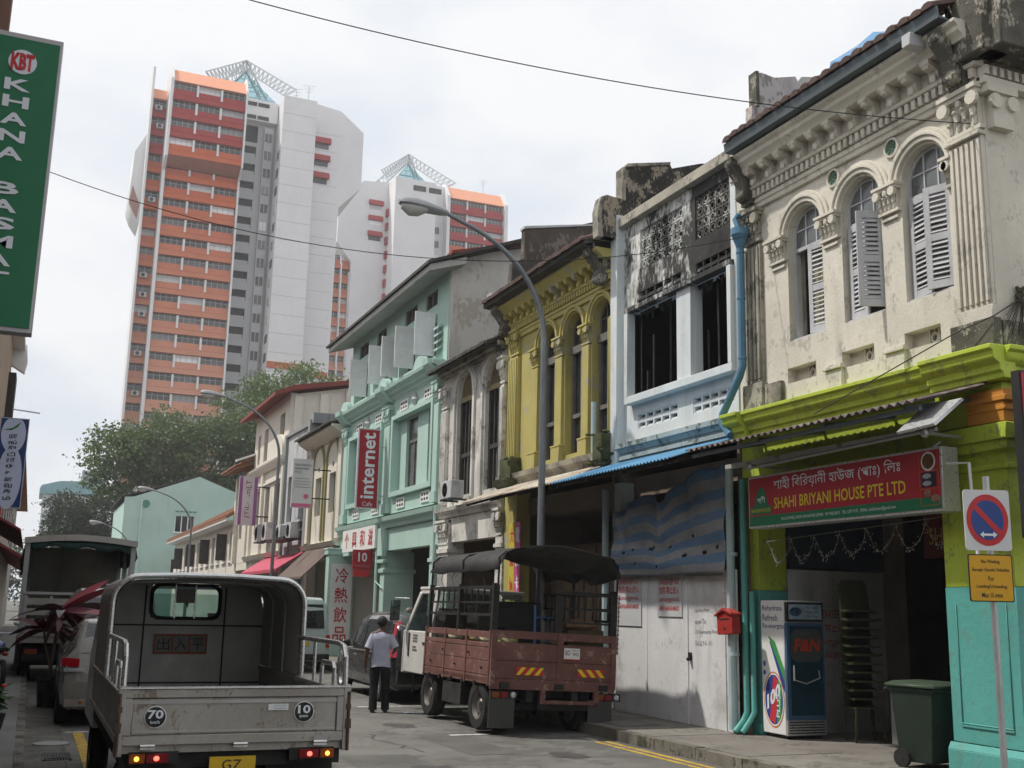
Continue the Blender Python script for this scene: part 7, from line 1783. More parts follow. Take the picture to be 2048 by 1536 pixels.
for i, (x, y) in enumerate(((-0.76, 2.1), (-0.76, 1.25), (-0.76, 0.75), (-0.6, 0.26))):
    b = MB(); b.ball((0, 0, 0.09), 0.17, 0.14, 0.1, 10, 6); b.ball((0.12, 0.03, 0.13), 0.07, 0.06, 0.05, 8, 5)
    o = inst(mesh_of("vegetable_bag", b, mat("bag_cream_%d" % (i % 2), ((0.5, 0.42, 0.27), (0.3, 0.28, 0.12))[i % 2], rough=0.5, var=0.4, scale=9)), "vegetable_bag", None, onlorry(x, y, 1.2)); tag(o, ("pale bag showing through the front gap of the lorry side boards", "greenish bag behind the middle of the lorry side boards", "pale bag in the rear corner of the lorry bed by the side boards", "greenish bag just behind the tail planks of the lorry")[i], "bag", "bags in the maroon lorry")
    bb = MB(); bb.box(x - 0.22, x + 0.22, y - 0.18, y + 0.18, 0.765, 1.199); q = obj("cardboard_carton", bb, mat("carton_brown", (0.16, 0.11, 0.07), rough=0.9), label=("carton under the front bag behind the lorry side boards", "carton under the middle bag behind the lorry side boards", "carton in the rear corner of the maroon lorry bed", "carton behind the tail planks of the maroon lorry")[i], cat="carton", group="cartons on the maroon lorry"); q.location = (7.17, 15.15, 0.0)

# ---- generic lofted car body
def carbody(t, st, paint, wins, rear=None, front=None):
    """st: stations (y, zbottom, zbelt, ztop, half width low, half width roof); wins: station index pairs with side glass"""
    def ring(s):
        y, zb, bl, tp, wb, wt = s
        p = [(-wb * 0.86, zb), (-wb * 0.97, zb + 0.08), (-wb, zb + (bl - zb) * 0.5), (-wb * 0.975, bl), (-wt, bl + (tp - bl) * 0.84), (-wt * 0.84, tp - 0.015), (-wt * 0.4, tp)]
        return [(x, y, z) for x, z in p] + [(-x, y, z) for x, z in reversed(p)]
    b = MB(); b.loft([ring(s) for s in st]); o = obj("body", b, paint, t, world_coords=False, smooth=40)
    for a, c in wins:
        for sg in (-1, 1):
            ra, rc = ring(st[a]), ring(st[c])
            if sg > 0: ra, rc = ra[::-1], rc[::-1]
            def pt(r, k):
                p, q = Vector(r[3]), Vector(r[4]); v = p.lerp(q, k); return v
            da = (st[c][0] - st[a][0]); f0, f1 = 0.04 / max(da, 0.1), 1 - 0.04 / max(da, 0.1)
            pts = []
            for k in (0.1, 0.95):
                for f in (f0, f1): pts.append(pt(ra, k).lerp(pt(rc, k), f) + Vector((sg * 0.006, 0, 0)))
            ou = [p + Vector((sg * 0.004, 0, 0)) for p in pts]
            b = MB(); b.hexa([pts[0], pts[1], ou[1], ou[0], pts[2], pts[3], ou[3], ou[2]]); obj("side_window", b, M_CGLASS, t, world_coords=False)
    return o, ring
def slab4(name, t, p, m, off):
    """thin pane through four points, pushed out by off"""
    off = Vector(off); p = [Vector(q) for q in p]; a = [q + off * 0.5 for q in p]; c = [q + off for q in p]
    b = MB(); b.hexa([a[0], a[1], c[1], c[0], a[3], a[2], c[2], c[3]]); return obj(name, b, m, t, world_coords=False)

# dark people carrier beyond the lorry
t = thing("people_carrier", "black people carrier with tall red tail lamp parked ahead of the maroon lorry", "car", (7.14, 20.25, 0), local=True)
pnt = mat("black_car_paint", (0.03, 0.031, 0.033), rough=0.22, var=0.1, coat=0.6)
st = [(0.0, 0.35, 0.72, 0.78, 0.74, 0.6), (0.04, 0.28, 0.85, 0.98, 0.82, 0.7), (0.1, 0.25, 0.95, 1.4, 0.85, 0.7), (0.3, 0.24, 0.95, 1.62, 0.86, 0.68), (1.1, 0.22, 0.93, 1.68, 0.87, 0.69), (2.0, 0.22, 0.92, 1.68, 0.87, 0.69), (2.75, 0.22, 0.92, 1.6, 0.87, 0.67), (3.45, 0.22, 0.93, 1.12, 0.86, 0.68), (3.95, 0.24, 0.85, 0.98, 0.84, 0.7), (4.25, 0.28, 0.7, 0.8, 0.78, 0.66), (4.33, 0.35, 0.6, 0.66, 0.7, 0.6)]
carbody(t, st, pnt, [(3, 4), (4, 5), (5, 6), (6, 7)])
slab4("rear_window", t, [(-0.58, 0.1, 1.0), (0.58, 0.1, 1.0), (0.52, 0.3, 1.5), (-0.52, 0.3, 1.5)], M_CGLASS, (0, -0.06, 0.02))
for s in (-1, 1): slab4("tail_lamp", t, [(s * 0.86, 0.12, 0.85), (s * 0.74, 0.07, 0.85), (s * 0.6, 0.26, 1.5), (s * 0.7, 0.32, 1.5)], mat("bright_tail_red", (0.6, 0.03, 0.06), rough=0.2), (s * 0.02, -0.07, 0.0))
b = MB(); b.box(-0.28, 0.28, 0.0, 0.02, 0.6, 0.72); obj("number_plate", b, M_BLACK, t, world_coords=False)
for s in (-1, 1):
    wheel(t, s * 0.78, 0.8, 0.32, 0.2, s, M_RIMS); wheel(t, s * 0.78, 3.5, 0.32, 0.2, s, M_RIMS)
    b = MB(); b.box(s * 0.86, s * 1.02, 2.9, 3.0, 0.95, 1.08); obj("wing_mirror", b, pnt, t, world_coords=False, bev=0.02)
    b = MB(); b.box(s * 0.872, s * 0.885, 0.4, 3.7, 0.90, 0.925); b.box(s * 0.875, s * 0.9, 1.35, 1.5, 0.8, 0.83); b.box(s * 0.875, s * 0.9, 2.3, 2.45, 0.8, 0.83); obj("chrome_trim", b, M_ALBR, t, world_coords=False)
# pale van farther on
def van(name, label, loc, paint, group=None, H=1.98):
    t = thing(name, label, "van", loc, local=True, group=group)
    st = [(0.0, 0.35, 1.0, 1.12, 0.74, 0.66), (0.05, 0.3, 1.05, 1.7, 0.82, 0.7), (0.16, 0.28, 1.05, H - 0.06, 0.84, 0.72), (0.4, 0.26, 1.05, H, 0.85, 0.73), (1.6, 0.25, 1.05, H, 0.85, 0.73), (3.1, 0.25, 1.05, H - 0.02, 0.85, 0.72), (3.75, 0.25, 1.05, H - 0.45, 0.85, 0.72), (4.15, 0.26, 1.0, 1.15, 0.84, 0.74), (4.3, 0.3, 0.85, 0.95, 0.8, 0.7), (4.36, 0.4, 0.7, 0.76, 0.74, 0.66)]
    carbody(t, st, paint, [(3, 4), (4, 5), (5, 6)])
    slab4("rear_window", t, [(-0.64, 0.03, 1.15), (0.64, 0.03, 1.15), (0.6, 0.13, H - 0.2), (-0.6, 0.13, H - 0.2)], M_CGLASS, (0, -0.06, 0.01))
    for s in (-1, 1):
        slab4("tail_lamp", t, [(s * 0.8, 0.03, 0.65), (s * 0.7, 0.0, 0.65), (s * 0.7, 0.02, 0.98), (s * 0.81, 0.05, 0.98)], mat("van_tail", (0.4, 0.04, 0.02), rough=0.3), (0, -0.05, 0))
        wheel(t, s * 0.76, 0.85, 0.3, 0.18, s); wheel(t, s * 0.76, 3.5, 0.3, 0.18, s)
    b = MB(); b.box(-0.8, 0.8, -0.08, 0.05, 0.32, 0.48); obj("rear_bumper", b, M_CHAS, t, world_coords=False, bev=0.02)
    b = MB(); b.box(-0.25, 0.25, -0.03, -0.005, 0.7, 0.8); obj("number_plate", b, M_PLATEY, t, world_coords=False)
    b = MB(); b.box(-0.6, 0.6, -0.03, 0.0, 0.86, 0.9); obj("trim_strip", b, mat("reflective_red", (0.5, 0.1, 0.05), rough=0.4), t, world_coords=False)
    return t
van("parked_van", "pale mint van parked before the drinks sign pillar", (6.75, 30.0, 0), mat("pale_mint_paint", (0.45, 0.55, 0.54), rough=0.3, coat=0.4, var=0.08))
van("parked_van", "white van behind the red-leaved plant on the left side", (1.5, 22.5, 0), mat("van_white_paint", (0.28, 0.28, 0.28), rough=0.3, coat=0.4, var=0.08), H=2.02)
t = thing("hatchback", "silver-beige hatchback parked close ahead of the grey lorry on the left", "car", (1.35, 17.4, 0), local=True)
pnt = mat("champagne_paint", (0.2, 0.187, 0.167), rough=0.28, coat=0.5, var=0.08)
st = [(0.0, 0.35, 0.62, 0.68, 0.72, 0.6), (0.05, 0.26, 0.86, 0.93, 0.8, 0.68), (0.14, 0.24, 0.95, 1.15, 0.83, 0.66), (0.5, 0.22, 0.95, 1.47, 0.84, 0.62), (1.2, 0.22, 0.93, 1.52, 0.85, 0.63), (2.2, 0.22, 0.92, 1.48, 0.85, 0.62), (2.95, 0.22, 0.92, 1.05, 0.84, 0.66), (3.6, 0.24, 0.8, 0.88, 0.82, 0.68), (3.95, 0.35, 0.6, 0.66, 0.72, 0.6)]
carbody(t, st, pnt, [(3, 4), (4, 5), (5, 6)])
slab4("rear_window", t, [(-0.6, 0.14, 1.0), (0.6, 0.14, 1.0), (0.52, 0.48, 1.42), (-0.52, 0.48, 1.42)], M_CGLASS, (0, -0.05, 0.03))
for s in (-1, 1):
    slab4("tail_lamp", t, [(s * 0.83, 0.13, 0.85), (s * 0.6, 0.02, 0.85), (s * 0.6, 0.05, 0.96), (s * 0.84, 0.16, 0.97)], mat("hatch_tail", (0.3, 0.01, 0.015), rough=0.25), (s * 0.01, -0.05, 0))
    slab4("reverse_lamp", t, [(s * 0.8, 0.08, 0.78), (s * 0.52, -0.01, 0.78), (s * 0.52, 0.0, 0.83), (s * 0.8, 0.08, 0.83)], M_ALU, (s * 0.01, -0.06, 0))
    wheel(t, s * 0.76, 0.75, 0.3, 0.19, s, M_RIMS); wheel(t, s * 0.76, 3.15, 0.3, 0.19, s, M_RIMS)
b = MB(); b.box(-0.26, 0.26, -0.02, 0.01, 0.6, 0.72); obj("number_plate", b, M_BLACK, t, world_coords=False)
b = MB(); b.box(-0.78, 0.78, -0.04, 0.08, 0.28, 0.4); obj("rear_bumper", b, pnt, t, world_coords=False, bev=0.02)
b = MB(); b.ball((-0.55, -0.045, 0.36), 0.03, 0.01, 0.02); obj("reflector", b, M_INDO, t, world_coords=False)
# ---- canopied goods lorry farther on the left
t = thing("canopied_lorry", "tall goods lorry with open back and dark green canopy far left", "lorry", (0.95, 26.5, 0), local=True)
M_DKG = mat("dark_green_tarp", (0.02, 0.06, 0.05), rough=0.6, var=0.3, bump=0.4, bscale=5)
M_LGR = mat("lorry_grey_panel", (0.36, 0.34, 0.3), rough=0.8, var=0.25, scale=1.5, streak=0.5)
b = MB(); b.box(-1.12, 1.12, 0, 4.4, 0.85, 0.97); L("bed_floor", b, M_LGR)
b = MB(); b.box(-1.1, 1.1, 4.3, 4.36, 0.97, 3.07); L("headboard", b, M_LGR)
for x in (-1.1, 1.1):
    for y in (0.04, 2.2, 4.25):
        b = MB(); b.box(x - 0.05, x + 0.05, y - 0.05, y + 0.05, 0.97, 3.05); L("post", b, mat("post_grey", (0.35, 0.35, 0.34), rough=0.7))
b = MB(); n = 10
top = [(-1.18 + 2.36 * i / n, 3.1 + 0.1 * math.sin(math.pi * i / n)) for i in range(n + 1)]
b.prism(top + [(x, z - 0.13) for x, z in reversed(top)], lambda x, z: (x, -0.08, z), lambda x, z: (x, -0.03, z)); L("roof_board", b, mat("roof_board_grey", (0.4, 0.38, 0.35), rough=0.8, var=0.2, streak=0.4))
b = MB(); b.prism(top + [(x, z - 0.03) for x, z in reversed(top)], lambda x, z: (x, -0.029, z - 0.02), lambda x, z: (x, 4.4, z - 0.02)); L("roof_sheet", b, M_DKG)
b = MB(); vs, fs = [], []
for i in range(25):
    u = i / 24; x = -1.12 + 2.24 * u; sg = 0.12 + 0.06 * math.sin(u * 20) + 0.12 * max(0, u - 0.7) * 3
    vs += [(x, 0.0, 3.02), (x, 0.03 + 0.03 * math.sin(u * 40), 3.02 - sg)]
for i in range(24): fs.append((2 * i, 2 * i + 1, 2 * i + 3, 2 * i + 2))
b.add(vs, fs)
for x in (-1.13, 1.13):
    vs, fs = [], []
    for i in range(13):
        y = 0.1 + 4.2 * i / 12; vs += [(x, y, 3.05), (x + 0.12 * (1 if x > 0 else -1) * math.sin(i * 1.3) ** 2, y, (2.45 if x < 0 else 2.65) + 0.12 * math.sin(i * 2.1))]
    for i in range(12): fs.append((2 * i, 2 * i + 1, 2 * i + 3, 2 * i + 2))
    b.add(vs, fs)
cu_ = L("side_curtain", b, M_DKG); sm = cu_.modifiers.new("thick", 'SOLIDIFY'); sm.thickness = 0.02
for k in range(4):
    for s in (-1, 1):
        b = MB(); b.box(s * 1.12, s * 1.09, 0.1, 4.3, 1.0 + k * 0.22, 1.16 + k * 0.22); L("side_plank", b, M_LGR)
    b = MB(); b.box(-1.05, -0.1 + 0.2 * (k % 2), -0.03, 0.0, 1.0 + k * 0.22, 1.14 + k * 0.22); L("tail_plank", b, M_LGR)
b = MB(); b.box(-1.06, -1.0, -0.045, -0.031, 0.97, 1.85); b.box(-0.55, -0.49, -0.045, -0.031, 0.97, 1.85); b.box(-1.1, 1.1, -0.03, 0.0, 1.88, 1.94); L("tail_strap", b, mat("post_grey", (0.35, 0.35, 0.34), rough=0.7))
b = MB(); b.box(-1.0, 1.0, 4.45, 6.0, 0.5, 2.35); L("cab", b, M_CABW, bev=0.08)
b = MB(); b.box(-0.5, 0.5, 0.1, 5.9, 0.55, 0.84); b.box(-1.0, 1.0, 0.02, 0.1, 0.5, 0.6); b.box(-1.0, 1.0, 0.6, 1.6, 0.35, 0.8); L("chassis", b, M_CHAS)
for s in (-1, 1):
    wheel(t, s * 0.92, 1.1, 0.42, 0.24, s); wheel(t, s * 0.92, 5.1, 0.42, 0.24, s)
    b = MB(); b.box(s * 0.95, s * 0.7, 0.0, 0.02, 0.62, 0.72); L("tail_lamp", b, mat("dull_lens", (0.25, 0.04, 0.02), rough=0.3))
rr = random.Random(9); i = 0
for (x, y, z, w, h, c) in ((-0.75, 3.6, 0.97, 0.5, 0.6, (0.2, 0.16, 0.11)), (-0.2, 3.6, 0.97, 0.5, 0.9, (0.23, 0.18, 0.12)), (0.4, 3.6, 0.97, 0.55, 1.1, (0.25, 0.2, 0.14)), (0.4, 1.8, 0.97, 0.6, 1.2, (0.16, 0.13, 0.09)), (-0.6, 1.5, 0.97, 0.5, 0.7, (0.1, 0.09, 0.08)), (0.75, 0.8, 0.97, 0.35, 0.95, (0.35, 0.05, 0.05))):
    b = MB(); b.box(-w / 2, w / 2, -0.25, 0.25, 0.003, h); b.box(-0.03, 0.03, -0.2515, 0.2515, h + 0.0005, h + 0.004)
    o = obj("goods_carton", b, mat("carton_%d" % i, c, rough=0.9, var=0.2, scale=2), label=("low brown carton at the left front of the canopied lorry bed", "brown carton left of centre at the back wall of the canopied lorry", "tall brown carton at the back wall of the canopied lorry", "tall dark brown carton in the middle of the canopied lorry", "dark low carton behind the tail planks of the canopied lorry", "red carton at the right rear of the canopied lorry")[i], cat="carton", group="cartons in the canopied lorry")
    o.location = (0.95 + x, 26.5 + y, z); i += 1

# ================================================================ people
def skin_mesh(name, nodes, edges, m, sub=2):
    """grow one continuous body from a joint graph; nodes: (x,y,z,rx,ry)"""
    me = bpy.data.meshes.new(name); me.from_pydata([n[:3] for n in nodes], edges, [])
    o = bpy.data.objects.new(name, me); COL.objects.link(o)
    md = o.modifiers.new("skin", 'SKIN'); md.use_smooth_shade = True
    for i, n in enumerate(nodes):
        v = me.skin_vertices[0].data[i]; v.radius = (n[3], n[4]); v.use_root = (i == 0)
    s_ = o.modifiers.new("sub", 'SUBSURF'); s_.levels = sub; s_.render_levels = sub
    bpy.context.view_layer.update()
    m2 = bpy.data.meshes.new_from_object(o.evaluated_get(bpy.context.evaluated_depsgraph_get()))
    bpy.data.objects.remove(o); bpy.data.meshes.remove(me)
    m2.materials.clear(); m2.materials.append(m); m2.polygons.foreach_set("use_smooth", [True] * len(m2.polygons)); m2.name = name
    return m2
M_SKIN = mat("brown_skin", (0.09, 0.05, 0.033), rough=0.6, var=0.08)
M_SKINL = mat("tan_skin", (0.36, 0.2, 0.14), rough=0.6, var=0.08)
def person(label, loc, rz, H, shirt, trousers, hair, skin, arms, hairfull=True):
    t = thing("person", label, "person", loc, rz, local=True); k = H / 1.68
    S = lambda l: [(x * k, y * k, z * k, a * k, b_ * k) for x, y, z, a, b_ in l]
    # pelvis, spine, neck, head; arms (r,l) : shoulder, elbow, wrist; legs
    nodes = S([(0, 0, 0.92, .13, .1), (0, 0, 1.1, .125, .095), (0, -0.01, 1.3, .15, .1), (0, 0, 1.4, .1, .075), (0, 0, 1.47, .05, .05), (0, 0.015, 1.55, .07, .08), (0, 0.02, 1.62, .065, .08)])
    edges = [(0, 1), (1, 2), (2, 3), (3, 4), (4, 5), (5, 6)]
    for sg, arm in ((1, arms[0]), (-1, arms[1])):
        i = len(nodes); nodes += S([(sg * 0.17, 0, 1.36, .06, .06)] + [(sg * a[0], a[1], a[2], r_, r_) for a, r_ in zip(arm, (0.045, 0.034, 0.036, 0.02))]); edges += [(3, i)] + [(i + q, i + q + 1) for q in range(4)]
        h = nodes[i + 3]
        for f in range(4):
            a_ = (-0.028 + 0.019 * f) * k; j = len(nodes); ln = (0.07, 0.078, 0.072, 0.058)[f] * k
            nodes += [(h[0] + 0.004 * sg, h[1] + a_, h[2] - 0.035 * k, 0.01 * k, 0.01 * k), (h[0] - sg * 0.006, h[1] + a_ + 0.008, h[2] - 0.035 * k - ln * 0.55, 0.0095 * k, 0.0095 * k), (h[0] - sg * 0.022, h[1] + a_ + 0.014, h[2] - 0.035 * k - ln, 0.008 * k, 0.008 * k)]
            edges += [(i + 3, j), (j, j + 1), (j + 1, j + 2)]
        j = len(nodes); nodes += [(h[0] - sg * 0.012 * k, h[1] + 0.045 * k, h[2] - 0.01 * k, 0.012 * k, 0.012 * k), (h[0] - sg * 0.02 * k, h[1] + 0.06 * k, h[2] - 0.045 * k, 0.009 * k, 0.009 * k)]; edges += [(i + 3, j), (j, j + 1)]
    for sg, fy in ((1, 0.05), (-1, -0.06)):
        i = len(nodes); nodes += S([(sg * 0.09, 0, 0.85, .09, .09), (sg * 0.105, fy * 0.3 + 0.02, 0.48, .06, .062), (sg * 0.11, fy, 0.09, .04, .045), (sg * 0.115, fy + 0.11, 0.035, .042, .03), (sg * 0.118, fy + 0.17, 0.03, .035, .024)]); edges += [(0, i), (i, i + 1), (i + 1, i + 2), (i + 2, i + 3), (i + 3, i + 4)]
    me = skin_mesh("body", nodes, edges, skin); o = bpy.data.objects.new("body", me); COL.objects.link(o); o.parent = t
    # face
    b = MB(); b.ball((0, 0.1 * k, 1.565 * k), 0.016 * k, 0.022 * k, 0.024 * k)
    for sg in (-1, 1): b.ball((sg * 0.078 * k, 0.0, 1.57 * k), 0.012 * k, 0.024 * k, 0.034 * k)
    o = obj("nose_and_ears", b, skin, t, world_coords=False)
    b = MB()
    for sg in (-1, 1): b.ball((sg * 0.032 * k, 0.09 * k, 1.592 * k), 0.013 * k, 0.008 * k, 0.008 * k)
    b.ball((0, 0.09 * k, 1.52 * k), 0.026 * k, 0.008 * k, 0.006 * k); obj("eyes_and_mouth", b, M_BLACK, t, world_coords=False)
    rr = random.Random(2); b = MB(); rings = []
    for j in range(9):
        ph = -0.75 + (math.pi / 2 + 0.75) * j / 8
        if not hairfull and j > 6: continue
        rings.append([((0.093 + rr.uniform(0, .006)) * k * math.cos(ph) * math.cos(a), (0.004 + (0.107 + rr.uniform(0, .006)) * math.cos(ph) * math.sin(a)) * k - (0.02 * k if math.sin(a) > 0 and ph < 0.3 else 0) * math.sin(a), (1.598 + 0.105 * math.sin(ph)) * k + (0.07 * k * max(0, math.sin(a)) if ph < 0.3 else 0)) for a in [2 * math.pi * i / 16 for i in range(16)]])
    b.loft(rings); obj("hair", b, hair, t, world_coords=False, smooth=60)
    # shirt: torso tube with loose hem and two short sleeves
    sb = MB(); rings = []
    for z, rx, ry, oy in ((0.80, .182, .135, 0.0), (0.86, .176, .13, 0), (1.0, .165, .12, 0), (1.15, .172, .122, 0), (1.28, .19, .125, -0.01), (1.36, .185, .11, -0.005), (1.405, .13, .085, 0), (1.43, .075, .065, 0.005), (1.455, .06, .058, 0.005)):
        rings.append([(rx * k * math.copysign(abs(math.cos(a)) ** 0.8, math.cos(a)) + rr.uniform(-.003, .003), (oy + ry * math.copysign(abs(math.sin(a)) ** 0.8, math.sin(a))) * k + (0.006 * k * math.sin(5 * a + z * 9)), z * k + (0.01 * k * math.sin(3 * a) if z < 0.85 else 0)) for a in [2 * math.pi * i / 24 for i in range(24)]])
    sb.loft(rings, caps=False)
    for sg, arm in ((1, arms[0]), (-1, arms[1])):
        e = Vector((sg * arm[0][0], arm[0][1], arm[0][2])) * k; s0 = Vector((sg * 0.13, 0, 1.35)) * k; d = (e - s0)
        sb.tube([s0, s0 + d * 0.3, s0 + d * 0.75, s0 + d * 0.92], [0.085 * k, 0.085 * k, 0.075 * k, 0.078 * k], 12, caps=False)
    o = obj("shirt", sb, shirt, t, world_coords=False, smooth=60)
    tb = MB()
    tb.loft([[(rx * k * math.cos(a), ry * k * math.sin(a), z * k) for a in [2 * math.pi * i / 16 for i in range(16)]] for z, rx, ry in ((1.02, .14, .09), (0.92, .15, .1), (0.82, .158, .115), (0.76, .15, .11))])
    for sg, fy in ((1, 0.05), (-1, -0.06)):
        tb.tube([(sg * 0.085 * k, 0, 0.86 * k), (sg * 0.1 * k, 0.01 * k, 0.66 * k), (sg * 0.105 * k, (fy * 0.3 + 0.02) * k, 0.47 * k), (sg * 0.11 * k, fy * 0.7 * k, 0.25 * k), (sg * 0.112 * k, (fy + 0.01) * k, 0.05 * k)], [0.098 * k, 0.092 * k, 0.078 * k, 0.072 * k, 0.076 * k], 12)
    obj("trousers", tb, trousers, t, world_coords=False, smooth=60)
    b = MB()
    for sg, fy in ((1, 0.05), (-1, -0.06)):
        rings = [[(sg * 0.115 * k + w_ * k * math.cos(a), (fy + yy) * k, max(0.002, (h_ * k * (0.5 + 0.5 * math.sin(a))))) for a in [2 * math.pi * i / 10 for i in range(10)]] for yy, w_, h_ in ((-0.06, .03, .07), (-0.03, .042, .085), (0.05, .045, .08), (0.13, .05, .06), (0.2, .042, .045), (0.225, .02, .03))]
        b.loft(rings)
    obj("shoes", b, M_BLACK, t, world_coords=False, smooth=60)
    return t
M_SHIRT = mat("lavender_shirt", (0.42, 0.44, 0.54), rough=0.85, var=0.12, scale=6, bump=1.0, bscale=7)
M_TROU = mat("black_trousers", (0.012, 0.012, 0.014), rough=0.85, var=0.2)
M_HAIR = mat("black_hair", (0.012, 0.011, 0.01), rough=0.6, var=0.3, scale=20, bump=0.6, bscale=60)
person("man seen from behind in a lavender short-sleeved shirt and black trousers", (5.68, 18.9, 0.0), R(-14), 1.6, M_SHIRT, M_TROU, M_HAIR, M_SKIN,
       (((0.26, -0.02, 1.12), (0.25, 0.2, 1.06), (0.23, 0.27, 1.06), (0.22, 0.3, 1.05)), ((0.25, -0.03, 1.1), (0.27, 0.02, 0.88), (0.27, 0.04, 0.8), (0.27, 0.05, 0.76))))
person("grey-haired man in a white shirt half hidden behind the maroon lorry cab", (8.35, 25.6, 0.15), R(170), 1.6, mat("white_shirt", (0.7, 0.7, 0.7), rough=0.85), M_TROU, mat("grey_hair", (0.35, 0.32, 0.3), rough=0.7), M_SKINL,
       (((0.24, 0.0, 1.1), (0.25, 0.06, 0.86), (0.25, 0.07, 0.8), (0.25, 0.08, 0.76)), ((0.24, 0.0, 1.1), (0.25, 0.06, 0.86), (0.25, 0.07, 0.8), (0.25, 0.08, 0.76))), hairfull=False)

# ================================================================ restaurant sign and things before it
s = thing("restaurant_sign", "long red and green light box reading SHAHI BRIYANI HOUSE PTE LTD", "sign", (8.95, 10.8, 2.9))
SY0, SY1, SZ0, SZ1, SX = 9.03, 12.58, 2.92, 3.62, 8.9
b = MB(); b.box(SX + 0.004, SX + 0.24, SY0, SY1, SZ0, SZ1); obj("box_frame", b, M_ALU, s, bev=0.006)
b = MB(); b.box(SX - 0.003, SX + 0.003, SY0 + 0.03, SY1 - 0.03, SZ0 + 0.16, SZ1 - 0.03); fc = obj("red_face", b, M_REDD, s)
b = MB(); b.box(SX - 0.003, SX + 0.003, SY0 + 0.03, SY1 - 0.03, SZ0 + 0.03, SZ0 + 0.1595); obj("green_band", b, M_GREEN, s)
Tx = SX - 0.006
# Bengali line, written sign by sign in visual order
text("bengali_lettering", "শাহী িবিরয়ানী হাউজ (পাঃ) িলঃ", s, (Tx, 12.0, 3.37), (0, -1, 0), (0, 0, 1), 2.35, 0.19, M_WPRINT, bold=0.004)
text("english_lettering", "SHAHI BRIYANI HOUSE PTE LTD", s, (Tx, 12.0, 3.15), (0, -1, 0), (0, 0, 1), 2.42, 0.15, M_YPRINT, bold=0.012)
text("address_lettering", "NO.2 ROWELL ROAD SINGAPORE 207960   HP: 9026 8013   TEL: 6297 9172   EMAIL: shahibriyani@gmail.com", s, (Tx, 11.85, 2.985), (0, -1, 0), (0, 0, 1), 2.1, 0.05, M_WPRINT)
b = MB(); b.prism([(12.53, 3.1), (12.53, 3.2), (12.44, 3.2), (12.36, 3.42), (12.28, 3.47), (12.2, 3.42), (12.12, 3.2), (12.05, 3.2), (12.05, 3.1)], lambda y, z: (SX - 0.0032, y, z), lambda y, z: (Tx + 0.0005, y, z)); dm = obj("dome_emblem", b, M_GREEN, s)
text("emblem_lettering", "শাহী", s, (Tx - 0.002, 12.37, 3.24), (0, -1, 0), (0, 0, 1), 0.18, 0.1, M_WPRINT, bold=0.01)
text("emblem_lettering", "SHAHI BRIYANI HOUSE", s, (Tx - 0.002, 12.5, 3.125), (0, -1, 0), (0, 0, 1), 0.42, 0.05, M_YPRINT)
# dish pictures at the right end
b = MB(); b.lathe([(0.105, -0.004), (0.105, 0.0)], c=(Tx + 0.002, 9.22, 3.47), axis='x', n=24); obj("plate_picture", b, M_WHITE, s)
b = MB(); b.lathe([(0.085, -0.006), (0.085, -0.0045)], c=(Tx + 0.002, 9.22, 3.47), axis='x', n=24); obj("food_picture", b, mat("curry_print", (0.12, 0.06, 0.015), rough=0.5, var=0.7, scale=22), s)
b = MB(); b.box(Tx - 0.001, Tx + 0.002, 9.12, 9.33, 3.19, 3.35); obj("dark_picture", b, mat("cloche_print_dark", (0.02, 0.02, 0.025)), s)
b = MB()
for z in (3.23, 3.31): b.ball((Tx - 0.001, 9.25, z), 0.002, 0.07, 0.028, 10, 6)
obj("cloche_picture", b, mat("cloche_print", (0.35, 0.35, 0.42)), s)
b = MB(); b.ball((Tx - 0.001, 9.25, 3.12), 0.003, 0.06, 0.045, 10, 6); b.ball((Tx - 0.001, 9.14, 3.06), 0.003, 0.065, 0.045, 10, 6); obj("rolls_picture", b, mat("rolls_print", (0.3, 0.14, 0.1), rough=0.5, var=0.5, scale=25), s)
b = MB()
for za, zb in ((3.365, 3.57), (3.17, 3.36), (2.99, 3.165)):
    for y in (9.08, 9.36): b.box(Tx, Tx + 0.002, y - 0.003, y + 0.003, za, zb)
    b.box(Tx, Tx + 0.002, 9.08, 9.36, za - 0.003, za + 0.003)
obj("picture_border", b, mat("orange_print", (0.5, 0.15, 0.03)), s)
b = MB(); b.tube([(SX + 0.12, 9.3, SZ1), (SX + 0.3, 9.3, 3.74)], 0.012); b.tube([(SX + 0.12, 12.2, SZ1), (SX + 0.3, 12.2, 3.74)], 0.012); b.tube([(SX + 0.02, 8.98, 3.42), (8.85, 8.6, 3.38), (8.85, 8.55, 2.2)], 0.016, 8); obj("hanger", b, M_WHITE, s)
# fairy-light garland
s = thing("fairy_light_garland", "unlit fairy light garland hanging in scallops under the red sign", "garland", (9.3, 11, 2.8))
b = MB(); sw_ = 7; rr = random.Random(6); bul = MB()
for k in range(sw_):
    ya, yb = 12.85 - k * 0.5, 12.85 - (k + 1) * 0.5; pts = []
    for i in range(11):
        u = i / 10; p = (9.4 + 0.02 * math.sin(9 * u), ya + (yb - ya) * u, 2.78 + 0.02 * k - 0.3 * (1 - (2 * u - 1) ** 2)); pts.append(p)
        for _ in range(3): bul.ball((p[0] + rr.uniform(-.03, .03), p[1] + rr.uniform(-.03, .03), p[2] + rr.uniform(-.05, .03)), 0.006, 0.006, 0.011, 5, 3)
    b.tube(pts, 0.005, 5)
b.tube([(9.4, 12.9, 2.78), (9.4, 9.4, 2.92)], 0.006, 5)
obj("cord", b, mat("garland_cord", (0.2, 0.2, 0.18)), s); obj("bulbs", bul, mat("garland_bulb", (0.45, 0.45, 0.42), rough=0.3), s)
